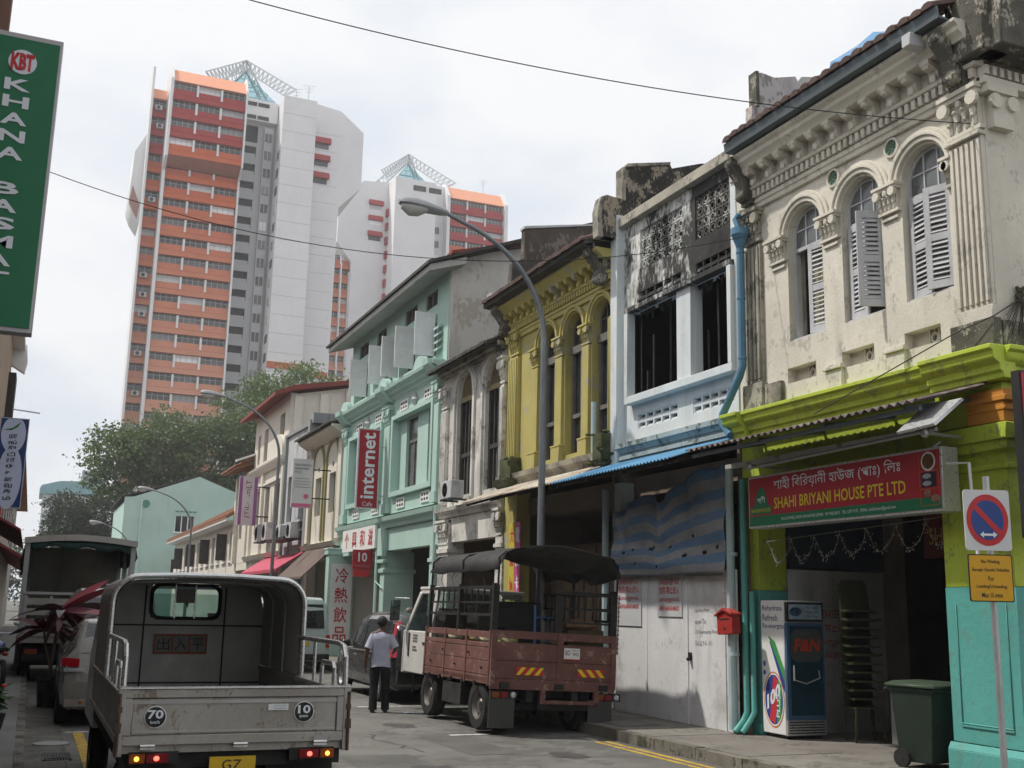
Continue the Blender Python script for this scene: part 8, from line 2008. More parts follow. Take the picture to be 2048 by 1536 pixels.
# drinks fridge
s = thing("drinks_fridge", "tall drinks fridge with blue glass door and white printed side", "fridge", (9.8, 12.92, 0.15))
x0, x1, y0, y1 = 9.48, 10.12, 12.6, 13.17
b = MB(); b.box(x0, x1, y0 + 0.05, y1, 0.2, 1.98); obj("cabinet", b, M_WHITE, s, bev=0.01)
b = MB(); b.box(x0 + 0.005, x1 - 0.005, y0, y0 + 0.049, 0.42, 1.68); b.box(x0 + 0.005, x1 - 0.005, y0, y0 + 0.049, 0.4, 0.42); d = obj("door_frame", b, mat("fridge_blue_frame", (0.06, 0.12, 0.22), rough=0.4), s, bev=0.006)
b = MB(); b.box(x0 + 0.06, x1 - 0.04, y0 - 0.004, y0 - 0.001, 0.46, 1.64); obj("door_glass", b, mat("fridge_glass", (0.015, 0.05, 0.075), rough=0.12, var=0.3, scale=2), d)
b = MB(); b.prism(rrect(0.26, 0.22, 0.12), lambda x, z: (9.81 + x, y0 - 0.006, 1.38 + z), lambda x, z: (9.81 + x, y0 - 0.0045, 1.38 + z)); obj("door_emblem", b, mat("emblem_shade", (0.06, 0.07, 0.07)), d)
text("door_lettering", "F&N", d, (9.6, y0 - 0.008, 1.3), (1, 0, 0.0), (0.15, 0, 1), 0.42, 0.17, mat("fn_red", (0.5, 0.05, 0.02)), bold=0.03)
b = MB(); b.box(x0 + 0.02, x1 - 0.01, y0 - 0.003, y0 + 0.048, 1.70, 1.96); hd = obj("light_panel", b, M_BLACK, s, bev=0.004)
b = MB(); b.box(x0 + 0.05, x1 - 0.04, y0 - 0.007, y0 - 0.004, 1.73, 1.93); obj("panel_face", b, mat("panel_print", (0.3, 0.4, 0.5), rough=0.4, var=0.5, scale=8), hd)
b = MB(); b.ball((9.64, y0 - 0.008, 1.83), 0.1, 0.002, 0.06, 12, 6); obj("panel_can", b, mat("can_print", (0.05, 0.1, 0.16), rough=0.4, var=0.8, scale=20), hd)
for k, tx in enumerate(("Rehydrate", "Refresh", "Re-energize")): text("panel_lettering", tx, hd, (9.82, y0 - 0.009, 1.87 - k * 0.055), (1, 0, 0), (0, 0, 1), 0.2, 0.03, M_BLACK)
b = MB(); b.box(x0, x1, y0 + 0.02, y0 + 0.049, 0.2, 0.4)
for k in range(5): b.box(x0 + 0.03, x1 - 0.03, y0 + 0.012, y0 + 0.0195, 0.225 + k * 0.035, 0.24 + k * 0.035, 1)
b.box(x0 + 0.05, x1 - 0.05, y0 + 0.1, y1 - 0.05, 0.15, 0.199, 1); obj("vent_grille", b, [M_ALU, M_BLACK], s)
b = MB(); b.tube([(x0 + 0.08, y0 - 0.05, 0.92), (x0 + 0.08, y0 - 0.05, 1.12)], 0.012, 8); b.tube([(x0 + 0.08, y0 - 0.05, 0.93), (9.75, y0 - 0.06, 0.88), (x1 - 0.12, y0 - 0.03, 0.95), (x1 - 0.12, y0 - 0.01, 1.05)], 0.008, 6); obj("handle", b, M_ALU, s)
sd = x0 - 0.003
for k, tx in enumerate(("Rehydrate.", "Refresh.", "Re-energize.")): text("side_lettering", tx, s, (sd, y1 - 0.05, 1.82 - k * 0.12), (0, -1, 0), (0, 0, 1), (0.46, 0.36, 0.5)[k], 0.09, mat("navy_print", (0.02, 0.04, 0.16)))
def sprint(pts, m, dx=0.0): 
    b = MB(); b.prism(pts, lambda y, z: (sd - dx, y, z), lambda y, z: (sd - dx + 0.002, y, z)); return obj("side_print", b, m, s)
for k, m in enumerate((mat("print_red", (0.55, 0.03, 0.04)), mat("print_white2", (0.75, 0.75, 0.75)), mat("print_navy2", (0.03, 0.05, 0.25)), mat("print_green", (0.05, 0.3, 0.08)))):
    o_ = (0.02, 0.045, 0.07, 0.0)[k]
    sprint([(13.0 - o_ * 0.3, 1.5 - o_), (12.72, 1.02 - o_ * 2.2), (12.655, 0.9 - o_ * 2.2), (12.655, 1.06 - o_ * 2.2), (12.85, 1.42 - o_)], m, 0.0003 * k)
el = [(12.9 + 0.2 * math.cos(a), 0.65 + 0.33 * math.sin(a)) for a in [2 * math.pi * i / 24 for i in range(24)]]
sprint([(12.9 + 0.23 * math.cos(a), 0.65 + 0.37 * math.sin(a)) for a in [2 * math.pi * i / 24 for i in range(24)]], mat("print_orange", (0.6, 0.2, 0.05)), 0.0014); sprint([(12.9 + 0.215 * math.cos(a), 0.65 + 0.35 * math.sin(a)) for a in [2 * math.pi * i / 24 for i in range(24)]], M_WHITE, 0.0018)
sprint(el, mat("print_navy2", (0.03, 0.05, 0.25)), 0.0022); sprint([(12.9 + 0.1, 0.38), (12.9 - 0.02, 0.33), (12.9 - 0.12, 0.9), (12.9 + 0.0, 0.97)], mat("print_red", (0.5, 0.03, 0.04)), 0.0026); sprint([(12.9 - 0.06, 0.34), (12.9 - 0.15, 0.42), (12.72, 0.85), (12.8, 0.92)], mat("print_green", (0.05, 0.3, 0.08)), 0.003)
text("side_lettering", "100", s, (sd - 0.005, 13.05, 0.5), (0, -0.75, 0.5), (0, 0.0, 1), 0.36, 0.2, M_WPRINT, bold=0.04); text("side_lettering", "PLUS", s, (sd - 0.005, 12.78, 0.42), (0, -0.1, 1), (0, 1, 0.1), 0.3, 0.07, M_WPRINT, bold=0.02)
b = MB(); b.ball((sd, 13.1, 1.12), 0.002, 0.03, 0.04); b.ball((sd, 13.1, 1.0), 0.002, 0.035, 0.035); obj("side_print", b, mat("small_blue_print", (0.1, 0.15, 0.5)), s)
# wheelie bin
s = thing("wheelie_bin", "dark green wheelie bin beside the teal pier", "bin", (9.42, 10.0, 0.15), local=True); s.rotation_euler = (0, 0, R(12))
M_BIN = mat("bin_green", (0.024, 0.04, 0.029), rough=0.55, var=0.25, scale=4, streak=0.3)
b = MB(); b.loft([[(sx * w, sy * d_ + oy, z) for sx, sy in ((-1, -1), (1, -1), (1, 1), (-1, 1))] for z, w, d_, oy in ((0.06, 0.2, 0.2, 0.02), (0.1, 0.21, 0.21, 0.02), (0.82, 0.27, 0.27, 0.0), (0.83, 0.29, 0.29, 0.0), (0.87, 0.29, 0.29, 0.0))]); obj("body", b, M_BIN, s, world_coords=False, bev=0.02, bs=2)
b = MB(); b.loft([[(sx * w, sy * d_, z) for sx, sy in ((-1, -1), (1, -1), (1, 1), (-1, 1))] for z, w, d_ in ((0.872, 0.31, 0.32), (0.9, 0.31, 0.32), (0.935, 0.24, 0.25))]); b.tube([(-0.25, 0.36, 0.84), (0.25, 0.36, 0.84)], 0.018, 8); b.box(-0.1, 0.1, 0.3, 0.36, 0.82, 0.88); obj("lid", b, mat("bin_lid_green", (0.045, 0.07, 0.045), rough=0.55, var=0.2), s, world_coords=False, bev=0.01)
for sx in (-0.24, 0.24):
    b = MB(); b.lathe([(0.03, -0.025), (0.1, -0.025), (0.1, 0.025), (0.03, 0.025)], c=(sx, 0.17, 0.1), axis='x', n=16); b.lathe([(0.03, -0.03), (0.03, 0.03)], c=(sx, 0.17, 0.1), axis='x', n=10); obj("wheel", b, M_TYRE, s, world_coords=False)
b = MB(); b.cyl((-0.22, 0.17, 0.1), (0.22, 0.17, 0.1), 0.015, n=8); obj("axle", b, M_STEEL, s, world_coords=False)
# stacked chairs
chm = MB()
chm.loft([[(-0.2, -0.2, 0.43), (0.2, -0.2, 0.43), (0.2, -0.2, 0.455), (-0.2, -0.2, 0.455)], [(-0.2, 0.0, 0.415), (0.2, 0.0, 0.415), (0.2, 0.0, 0.44), (-0.2, 0.0, 0.44)], [(-0.2, 0.2, 0.43), (0.2, 0.2, 0.43), (0.2, 0.2, 0.455), (-0.2, 0.2, 0.455)]])
ch_seat = mesh_of("seat", chm, mat("chair_plastic", (0.055, 0.06, 0.03), rough=0.5, var=0.15))
cb_ = MB(); cb_.loft([[(-0.2, 0.2, 0.44), (0.2, 0.2, 0.44), (0.2, 0.22, 0.44), (-0.2, 0.22, 0.44)], [(-0.19, 0.27, 0.8), (0.19, 0.27, 0.8), (0.19, 0.29, 0.8), (-0.19, 0.29, 0.8)], [(-0.15, 0.28, 0.86), (0.15, 0.28, 0.86), (0.15, 0.3, 0.86), (-0.15, 0.3, 0.86)]]); ch_back = mesh_of("backrest", cb_, MATS["chair_plastic"])
lg_ = MB(); lg_.loft([[(-0.02, -0.02, 0.43), (0.02, -0.02, 0.43), (0.02, 0.02, 0.43), (-0.02, 0.02, 0.43)], [(-0.045, -0.015, 0), (-0.015, -0.015, 0), (-0.015, 0.015, 0), (-0.045, 0.015, 0)]]); ch_leg = mesh_of("leg", lg_, MATS["chair_plastic"])
for k in range(12):
    for c, (cx, cy) in enumerate(((10.42, 12.2),)):
        c0 = thing("plastic_chair", "olive plastic chair, %s of the stack in the restaurant arcade" % (("lowest", "second from the bottom", "third from the bottom", "fourth from the bottom", "fifth from the bottom", "sixth from the bottom", "sixth from the top", "fifth from the top", "fourth from the top", "third from the top", "second from the top", "topmost")[k]), "chair", (cx + rnd.uniform(-.01, .01), cy, 0.152 + k * 0.115), R(-20 + rnd.uniform(-2, 2)), group="stacked chairs in the arcade", local=True)
        inst(ch_seat, "seat", c0, (0, 0, 0)); inst(ch_back, "backrest", c0, (0, 0, 0))
        if k == 0:
            for lx, ly, rz in ((-0.17, -0.17, 0), (0.17, -0.17, math.pi), (-0.17, 0.17, 0), (0.17, 0.17, math.pi)): inst(ch_leg, "leg", c0, (lx, ly, 0), (0, 0, rz))
s = thing("steel_table", "steel-sided serving table in the dim arcade behind the bin", "table", (10.9, 11.2, 0.15))
b = MB(); b.box(10.3, 11.4, 10.6, 11.6, 0.85, 0.9); obj("table_top", b, M_CHAS, s)
b = MB(); b.box(10.32, 11.38, 11.4, 11.58, 0.2, 0.849); obj("side_panel", b, mat("dull_steel_panel", (0.3, 0.3, 0.28), rough=0.5, metal=0.3), s)
for x in (10.35, 11.35):
    for y in (10.65, 11.3): b = MB(); b.cyl((x, y, 0.152), (x, y, 0.849), 0.02, n=8); obj("leg", b, M_STEEL, s)

# ================================================================ no-waiting sign
s = thing("no_waiting_sign", "no waiting road sign with yellow loading plate on a grey post", "road sign", (8.1, 7.72, 0.15), local=True)
b = MB(); b.cyl((0.03, 0, 0), (0.03, 0, 2.95), 0.03, n=12); obj("post", b, M_STEEL, s, world_coords=False)
s.rotation_euler = (0, 0, R(-22))
def flat(name, pts, y, m, par, th=0.003):
    b = MB(); b.prism(pts, lambda x, z: (x, y, z), lambda x, z: (x, y + th, z)); return obj(name, b, m, par, world_coords=False)
pz = 2.54
pn = flat("square_panel", [(x + 0.0, pz + z) for x, z in rrect(0.215, 0.28, 0.03)], -0.045, mat("sign_white_face", (0.62, 0.63, 0.64), rough=0.45), s, 0.012)
circ = lambda r_, n=36: [(r_ * math.cos(2 * math.pi * i / n), pz + 1.22 * r_ * math.sin(2 * math.pi * i / n)) for i in range(n)]
flat("red_ring", circ(0.195), -0.048, M_RED, pn, 0.002); flat("blue_disc", circ(0.15), -0.0505, mat("sign_blue", (0.02, 0.06, 0.25), rough=0.45), pn, 0.002)
flat("red_bar", [(-0.13, pz + 0.105), (-0.105, pz + 0.15), (0.13, pz - 0.105), (0.105, pz - 0.15)], -0.053, M_RED, pn, 0.002)
flat("double_arrow", [(-0.08, pz - 0.135), (-0.045, pz - 0.105), (-0.045, pz - 0.125), (0.045, pz - 0.125), (0.045, pz - 0.105), (0.08, pz - 0.135), (0.045, pz - 0.165), (0.045, pz - 0.145), (-0.045, pz - 0.145), (-0.045, pz - 0.165)], -0.0555, M_WPRINT, pn, 0.002)
pz2 = 2.01
yp = flat("yellow_plate", [(x, pz2 + z) for x, z in rrect(0.205, 0.215, 0.02)], -0.045, M_BLACK, s, 0.01)
flat("plate_face", [(x, pz2 + z) for x, z in rrect(0.195, 0.205, 0.018)], -0.048, mat("sign_amber", (0.62, 0.33, 0.01), rough=0.45), yp, 0.002)
for i, (tx, w) in enumerate((("No Waiting", 0.17), ("Except Goods Vehicles", 0.34), ("For", 0.055), ("Loading/Unloading", 0.28), ("Max 15 mins", 0.19))): text("plate_lettering", tx, yp, (-w / 2, -0.051, pz2 + 0.125 - i * 0.075), (1, 0, 0), (0, 0, 1), w, 0.042, M_BLACK, bold=0.01)
# red sign at the right edge
s = thing("red_projecting_sign", "dark red projecting sign cut by the right edge of the view", "sign", (9.3, 8.0, 2.6))
b = MB(); b.box(8.93, 9.75, 7.96, 8.06, 2.58, 4.26); obj("box_frame", b, M_BLACK, s)
b = MB(); b.box(8.95, 9.73, 7.95, 7.9595, 2.6, 4.24); obj("face", b, M_REDD, s)
text("lettering", "শাহী", s, (9.03, 7.945, 3.85), (1, 0, 0), (0, 0, 1), 0.6, 0.25, M_WPRINT)
b = MB(); b.bar((9.5, 8.06, 3.75), (9.5, 8.45, 3.75), 0.05, 0.05); b.bar((9.5, 8.06, 2.9), (9.5, 8.45, 2.9), 0.05, 0.05); obj("bracket", b, M_BLACK, s)

# ================================================================ street lamps
def lamp(label, x, y, h, reach=2.55, r=0.074):
    s = thing("street_lamp", label, "street lamp", (x, y, 0.15), group="street lamps along the right kerb", local=True)
    b = MB(); b.cyl((0, 0, 0), (0, 0, 1.6), r * 1.25, r * 1.25, 14); b.cyl((0, 0, 1.6), (0, 0, 1.68), r * 1.25, r, 14)
    zc = h - 2.1; pts = [(0, 0, 1.68), (0, 0, zc * 0.6), (0, 0, zc)]; rs = [r, r * 0.85, r * 0.75]
    for k in range(1, 13):
        a = R(72) * k / 12; pts.append((-reach * (1 - math.cos(a)) / (1 - math.cos(R(72))) * 0.72, 0, zc + 2.0 * math.sin(a) / math.sin(R(72)))); rs.append(r * (0.75 - 0.25 * k / 12))
    pts.append((-reach * 0.86, 0, zc + 2.12)); rs.append(r * 0.48)
    b.tube(pts, rs, 12); obj("pole", b, mat("lamp_steel", (0.2, 0.22, 0.23), rough=0.5, var=0.15, scale=3, metal=0.4), s, world_coords=False)
    hx = -reach * 0.84; hz_ = zc + 2.12
    rings = []
    for u, w_, t_, bt in ((0, .05, .05, -.05), (0.12, .09, .07, -.07), (0.35, .13, .12, -.08), (0.6, .15, .15, -.06), (0.8, .13, .13, -.05), (0.92, .06, .07, -.02)):
        rings.append([(hx - u, w_ * c, hz_ + 0.06 * u + (t_ if sn > 0 else -bt) * sn) for c, sn in [(math.cos(2 * math.pi * i / 12), math.sin(2 * math.pi * i / 12)) for i in range(12)]])
    b = MB(); b.loft(rings); hd_ = obj("lamp_head", b, mat("lamp_head_grey", (0.3, 0.31, 0.32), rough=0.5, var=0.15, scale=6, metal=0.3), s, world_coords=False)
    b = MB(); b.loft([[(hx - u, w_ * c, hz_ + 0.06 * u - 0.04 - d_ * max(0, sn)) for c, sn in [(math.cos(math.pi * i / 8), math.sin(math.pi * i / 8)) for i in range(9)]] for u, w_, d_ in ((0.4, .1, .04), (0.55, .13, .14), (0.72, .12, .17), (0.88, .07, .06))]); obj("lamp_cover", b, mat("lamp_cover_glass", (0.45, 0.45, 0.42), rough=0.15), hd_, world_coords=False)
    return s
lamp("tall grey street lamp in front of the yellow shophouse", 8.15, 17.72, 8.55, 2.3)
lamp("street lamp whose head overlaps the trees, beside the hanging signs", 8.15, 41.6, 9.2, 2.55)
lamp("street lamp in front of the mint gable wall", 8.1, 65.6, 7.8, 2.6)
lamp("farthest small street lamp left of the mint gable wall", 6.3, 84.5, 7.0, 2.4)

# ================================================================ overhead wires
def wire(label, p0, p1, sag, r):
    p0, p1 = Vector(p0), Vector(p1); b = MB()
    b.tube([p0.lerp(p1, k / 40) - Vector((0, 0, sag * 4 * (k / 40) * (1 - k / 40))) for k in range(41)], r, 5); obj("overhead_wire", b, M_BLACK, label=label, cat="wire")
wire("upper overhead wire crossing the sky to the corner shophouse", (9.26, 8.66, 7.28), (-1.35, 10.9, 8.3), 0.4, 0.006)
wire("lower overhead wire sagging across the street to the burnt house", (9.25, 12.6, 7.22), (-1.35, 15.0, 7.6), 0.95, 0.006)
b = MB(); b.tube([(9.72, 8.5, 5.28), (9.2, 8.46, 4.98), (9.1, 8.9, 4.88), (8.95, 11.2, 4.3)], 0.008, 5); obj("overhead_wire", b, M_BLACK, label="cable slanting down across the lime cornice of the corner shophouse", cat="wire")
# plant clinging to the side wall
s = thing("wall_weed", "dry weed clinging to the side wall of the corner shophouse", "plant", (9.7, 8.5, 5.2))
b = MB(); rr = random.Random(8)
for k in range(26):
    a = rr.uniform(-2.6, -0.5); l_ = rr.uniform(0.2, 0.5); b.tube([(9.7, 8.54, 5.25), (9.7 + 0.5 * l_ * math.cos(a), 8.5, 5.25 + 0.5 * l_ * math.sin(a) + 0.05), (9.7 + l_ * math.cos(a), 8.48, 5.25 + l_ * math.sin(a))], 0.005, 4)
obj("stems", b, mat("dry_stem", (0.05, 0.04, 0.03)), s)
b = MB()
for k in range(14): b.ball((9.7 + rr.uniform(-.08, .08), 8.52, 5.27 + rr.uniform(-.05, .1)), 0.03, 0.02, 0.03, 5, 4)
obj("tuft", b, mat("dry_tuft", (0.06, 0.055, 0.03)), s)
# paper litter on the road by the man
b = MB(); rr = random.Random(12)
for k in range(5): b.hexa([(6.05 + k * 0.07 + rr.uniform(-.03, .03) + dx * 0.1, 18.55 + rr.uniform(-.05, .05) + dy * 0.08, 0.006 + rr.uniform(0, 0.02) + dz) for dz in (0, 0.002) for dx, dy in ((0, 0), (1, 0), (1, 1), (0, 1))])
obj("litter_paper", b, M_WPRINT, label="crumpled white paper on the road beside the man", cat="litter")

# ================================================================ left side of the street
t = thing("near_left_shophouse", "brown shophouse at the left edge behind the green sign", "building", (-4, 6, 0))
M_LB = mat("brown_left_wall", (0.17, 0.1, 0.075), rough=0.85, var=0.2, scale=1.2, streak=0.3)
b = MB(); b.box(-8, -1.35, -8, 22, 3.4, 8.0); obj("upper_wall", b, M_LB, t)
b = MB(); b.box(-8, -3.6, -8, 22, 0.13, 3.399); obj("shop_wall", b, M_DARK, t)
for k in range(7):
    b = MB(); b.box(-1.7, -1.35, -8 + k * 4.9, -7.6 + k * 4.9, 0.13, 3.399); obj("pier", b, M_LB, t)
    b = MB(); b.box(-1.349, -1.33, -6.8 + k * 4.2, -5.6 + k * 4.2, 4.6, 6.6); obj("window", b, M_GLASS, t)
b = MB(); b.box(-8, -1.2, -8.1, 22.1, 8.0, 8.15); obj("roof_coping", b, M_GREYW, t)
t = thing("left_awning_shophouse", "tall left-hand shophouse with white eave end and awnings, seen edge on", "building", (-4, 33, 0))
b = MB(); b.box(-8, -1.38, 24, 41.5, 3.6, 10.3); obj("upper_wall", b, mat("tan_left_wall", (0.36, 0.27, 0.2), rough=0.85, var=0.15, streak=0.4), t)
b = MB(); b.box(-8, -3.4, 24, 41.5, 0.13, 3.599); obj("shop_wall", b, M_DARK, t)
b = MB(); b.prism([(-2.0, 10.1), (-0.95, 9.5), (-0.88, 9.9), (-0.95, 10.5), (-2.0, 10.8)], lambda x, z: (x, 41.3, z), lambda x, z: (x, 41.7, z)); b.box(-2, -1.0, 24, 41.4, 10.3, 10.5); obj("eave_end", b, M_WHITE, t)
for k, (z, m) in enumerate(((8.6, M_WOODD), (6.9, mat("left_teal_board", (0.05, 0.2, 0.2))), (5.2, M_REDD))):
    b = MB(); b.box(-1.379, -1.15, 39.8, 41.2, z - 1.0, z + 0.6); obj("casement", b, m, t)
b = MB(); b.bar((-1.3, 40, 8.0), (-0.3, 40.2, 7.95), 0.04, 0.04); obj("laundry_pole", b, M_STEEL, t)
for k in range(5):
    b = MB(); b.box(-1.7, -1.38, 24 + k * 4.2, 24.4 + k * 4.2, 0.13, 3.599); obj("pier", b, M_GREYW, t)
b = MB(); b.prism([(-1.38, 3.7), (-1.38, 3.75), (-0.3, 3.15), (-0.3, 3.1)], lambda x, z: (x, 24.2, z), lambda x, z: (x, 33, z)); obj("awning_sheet", b, mat("maroon_awning_cloth", (0.22, 0.03, 0.03), rough=0.7), t)
t = thing("far_left_shophouse", "lower far left shophouse with red-tiled awning beyond the tall one", "building", (-4, 55, 0))
b = MB(); b.box(-8, -1.35, 42.5, 80, 0.13, 7.5); obj("wall", b, mat("far_left_wall", (0.35, 0.33, 0.32), rough=0.85, streak=0.4), t)
b = MB(); b.prism([(-8, 7.4), (-0.7, 7.4), (-4, 9.6)], lambda x, z: (x, 42.4, z), lambda x, z: (x, 80, z)); obj("roof", b, M_TILEO, t)
b = MB(); b.prism([(-1.35, 3.7), (-1.35, 3.8), (-0.1, 3.1), (-0.1, 3.0)], lambda x, z: (x, 43, z), lambda x, z: (x, 70, z)); obj("awning_sheet", b, mat("maroon_awning_cloth", (0.22, 0.03, 0.03)), t)
for k in range(8):
    b = MB(); b.box(-1.349, -1.32, 44 + k * 4, 45.4 + k * 4, 4.6, 6.4); obj("window", b, M_GLASS, t)
# green vertical sign
s = thing("green_hanging_sign", "tall green hanging sign with white letters down the left edge", "sign", (-0.45, 8.0, 3.6))
b = MB(); b.box(-0.8, -0.165, 7.97, 8.1, 3.56, 5.72); obj("box_frame", b, mat("pale_sign_frame", (0.5, 0.48, 0.5), rough=0.5), s, bev=0.004)
b = MB(); b.box(-0.785, -0.185, 7.962, 7.97, 3.59, 5.68); obj("face", b, M_GREEN, s)
xc = -0.445
b = MB(); b.lathe([(0.092, 7.956), (0.092, 7.9615)], c=(xc + 0.03, 0, 5.5), axis='y', n=28); obj("emblem_disc", b, M_WPRINT, s)
text("emblem_lettering", "KBT", s, (xc - 0.045, 7.953, 5.435), (1, 0, 0), (0, 0, 1), 0.15, 0.13, M_RED, bold=0.05)
zz = 5.28
for ch in "KHANA BASMATI":
    if ch != " ": text("lettering", ch, s, (xc - 0.07 if ch not in "I" else xc - 0.01, 7.956, zz), (1, 0, 0), (0, 0, 1), 0.17 if ch != "I" else 0.05, 0.088, M_WPRINT, bold=0.03)
    zz -= 0.1275
b = MB(); b.bar((-1.35, 8.03, 5.2), (-0.8, 8.03, 5.2), 0.05, 0.05); b.bar((-1.35, 8.03, 4.0), (-0.8, 8.03, 4.0), 0.05, 0.05); obj("bracket", b, M_STEEL, s)
s = thing("brown_hanging_sign", "plain brown board hanging above the green sign at the top left", "sign", (-0.6, 8.2, 5.75))
b = MB(); b.box(-0.98, -0.545, 8.15, 8.28, 5.76, 7.4); obj("board", b, M_LB, s)
b = MB(); b.bar((-1.35, 8.22, 6.6), (-0.98, 8.22, 6.6), 0.05, 0.05); obj("bracket", b, M_STEEL, s)
# Tamil sign
s = thing("blue_hanging_sign", "blue and white vertical sign with a green leaf and Tamil letters", "sign", (-0.5, 18, 3))
b = MB(); b.box(-0.66, -0.265, 17.97, 18.06, 3.1, 4.45); obj("box_frame", b, M_STEEL, s)
b = MB(); b.box(-0.65, -0.275, 17.962, 17.9695, 3.115, 4.435); obj("face", b, mat("sign_deep_blue", (0.015, 0.04, 0.16), rough=0.4), s)
lz = [(-0.465 + 0.17 * math.cos(a), 4.2 + 0.28 * math.sin(a)) for a in [2 * math.pi * i / 24 for i in range(24)]]; lz2 = [(-0.465 + 0.17 * math.cos(a), 3.55 + 0.47 * math.sin(a)) for a in [2 * math.pi * i / 24 for i in range(24)]]
b = MB(); b.prism(lz2, lambda x, z: (x, 17.9575, z), lambda x, z: (x, 17.9605, z)); b.prism([(x, min(4.43, z)) for x, z in lz], lambda x, z: (x, 17.9565, z), lambda x, z: (x, 17.9598, z)); obj("white_lens", b, mat("lens_white", (0.5, 0.55, 0.72), rough=0.4), s)
b = MB(); b.prism([(-0.6, 4.26), (-0.48, 4.3), (-0.37, 4.4), (-0.42, 4.31), (-0.5, 4.26)], lambda x, z: (x, 17.952, z), lambda x, z: (x, 17.9555, z)); obj("leaf_print", b, mat("leaf_print_green", (0.04, 0.2, 0.05)), s)
for k, ch in enumerate(("மா", "ங்", "கு", "டி", "யா", "ர்", "உ", "ண", "வ", "க", "ம்")): text("lettering", ch, s, (-0.52, 17.952, 4.14 - k * 0.09 - (0.02 if k > 5 else 0)), (1, 0, 0), (0, 0, 1), 0.11, 0.062, M_BLACK, bold=0.02)
b = MB(); b.bar((-1.35, 18, 4.2), (-0.66, 18, 4.2), 0.04, 0.04); b.bar((-1.35, 18, 3.4), (-0.66, 18, 3.4), 0.04, 0.04); obj("bracket", b, M_STEEL, s)
s = thing("red_blue_banner", "dark blue and red vertical banner below the Tamil sign", "banner", (-0.75, 24, 3))
b = MB(); b.box(-1.25, -0.72, 24.0, 24.06, 2.2, 3.55); obj("board", b, mat("banner_blue", (0.05, 0.04, 0.15), rough=0.5), s)
b = MB(); b.box(-1.2, -0.75, 23.992, 23.999, 2.9, 3.2); b.box(-1.2, -0.75, 23.992, 23.999, 2.4, 2.6); obj("red_print", b, M_RED, s)
b = MB(); b.bar((-1.38, 24.03, 3.4), (-1.25, 24.03, 3.4), 0.04, 0.04); obj("bracket", b, M_STEEL, s)
# red-leaved plant in a pot
def leafy(mb, base, az, el, ln, w, droop):
    pts = []; d = Vector((math.cos(az) * math.cos(el), math.sin(az) * math.cos(el), math.sin(el))); p = Vector(base); side = d.cross(Vector((0, 0, 1))).normalized(); ro = rr.uniform(-1.3, 1.3); side = side * math.cos(ro) + d.cross(side) * math.sin(ro); n = 8; L_, R_ = [], []
    for k in range(n + 1):
        u = k / n; ww = w * (math.sin(math.pi * min(1, 0.08 + u * 0.92)) ** 0.7) * (1 - 0.3 * u) if k < n else 0.003
        L_.append(p + side * ww); R_.append(p - side * ww + Vector((0, 0, 0.0))); pts.append(p + Vector((0, 0, -0.25 * ww)))
        d = (d + Vector((0, 0, -droop / n))).normalized(); p = p + d * ln / n
    vs = []
    for a, c, e in zip(L_, pts, R_): vs += [a, c, e]
    fs = []
    for k in range(n): o = 3 * k; fs += [(o, o + 1, o + 4, o + 3), (o + 1, o + 2, o + 5, o + 4)]
    mb.add(vs, fs)
s = thing("cordyline_plant", "large dark red-leaved plant in a pot by the left kerb", "plant", (0.42, 20.8, 0), local=True)
b = MB(); b.lathe([(0.02, 0.006), (0.14, 0.006), (0.18, 0.42), (0.2, 0.44), (0.2, 0.48), (0.17, 0.48), (0.16, 0.44), (0.01, 0.44)], n=16); obj("pot", b, M_CHAS, s, world_coords=False)
b = MB(); b.tube([(0, 0, 0.42), (0.04, 0, 1.0), (0.1, 0, 1.62)], [0.035, 0.03, 0.025], 8); b.tube([(0.02, 0, 0.6), (-0.1, 0.05, 1.0), (-0.15, 0.08, 1.3)], [0.025, 0.02, 0.018], 8); obj("stem", b, M_BARK, s, world_coords=False)
M_CORD = mat("cordyline_red", (0.1, 0.014, 0.025), rough=0.45, var=0.4, scale=5); M_CORD2 = mat("cordyline_dark", (0.045, 0.02, 0.022), rough=0.4, var=0.3, scale=5); M_CORD3 = mat("cordyline_bright", (0.17, 0.014, 0.026), rough=0.45, var=0.2, scale=5)
rr = random.Random(21)
lfs = [(0.1, 1.6, 0.3, 0.75, 0.95), (0.1, 1.6, 0.05, 0.6, 1.0), (0.1, 1.6, 0.2, 0.25, 1.0), (0.1, 1.6, -0.3, 0.1, 0.85)] + [(0.1, 1.6, rr.uniform(-3.1, 3.1), rr.uniform(-0.4, 0.5), rr.uniform(0.6, 0.95)) for _ in range(14)] + [(-0.15, 1.28, rr.uniform(-3.1, 3.1), rr.uniform(-0.2, 0.8), rr.uniform(0.45, 0.7)) for _ in range(10)] + [(0.05, 1.3, rr.uniform(-1.2, 1.2), rr.uniform(-0.5, 0.1), rr.uniform(0.6, 0.9)) for _ in range(8)]
for i, (x, z, az, el, ln) in enumerate(lfs):
    b = MB(); leafy(b, (x, 0, z), az, el, ln, 0.085 if i > 3 else 0.09, 0.9 if i > 3 else 0.3); o = obj("leaf", b, (M_CORD3 if i in (0, 1) else (M_CORD, M_CORD2, M_CORD2)[i % 3]), s, world_coords=False, smooth=60)
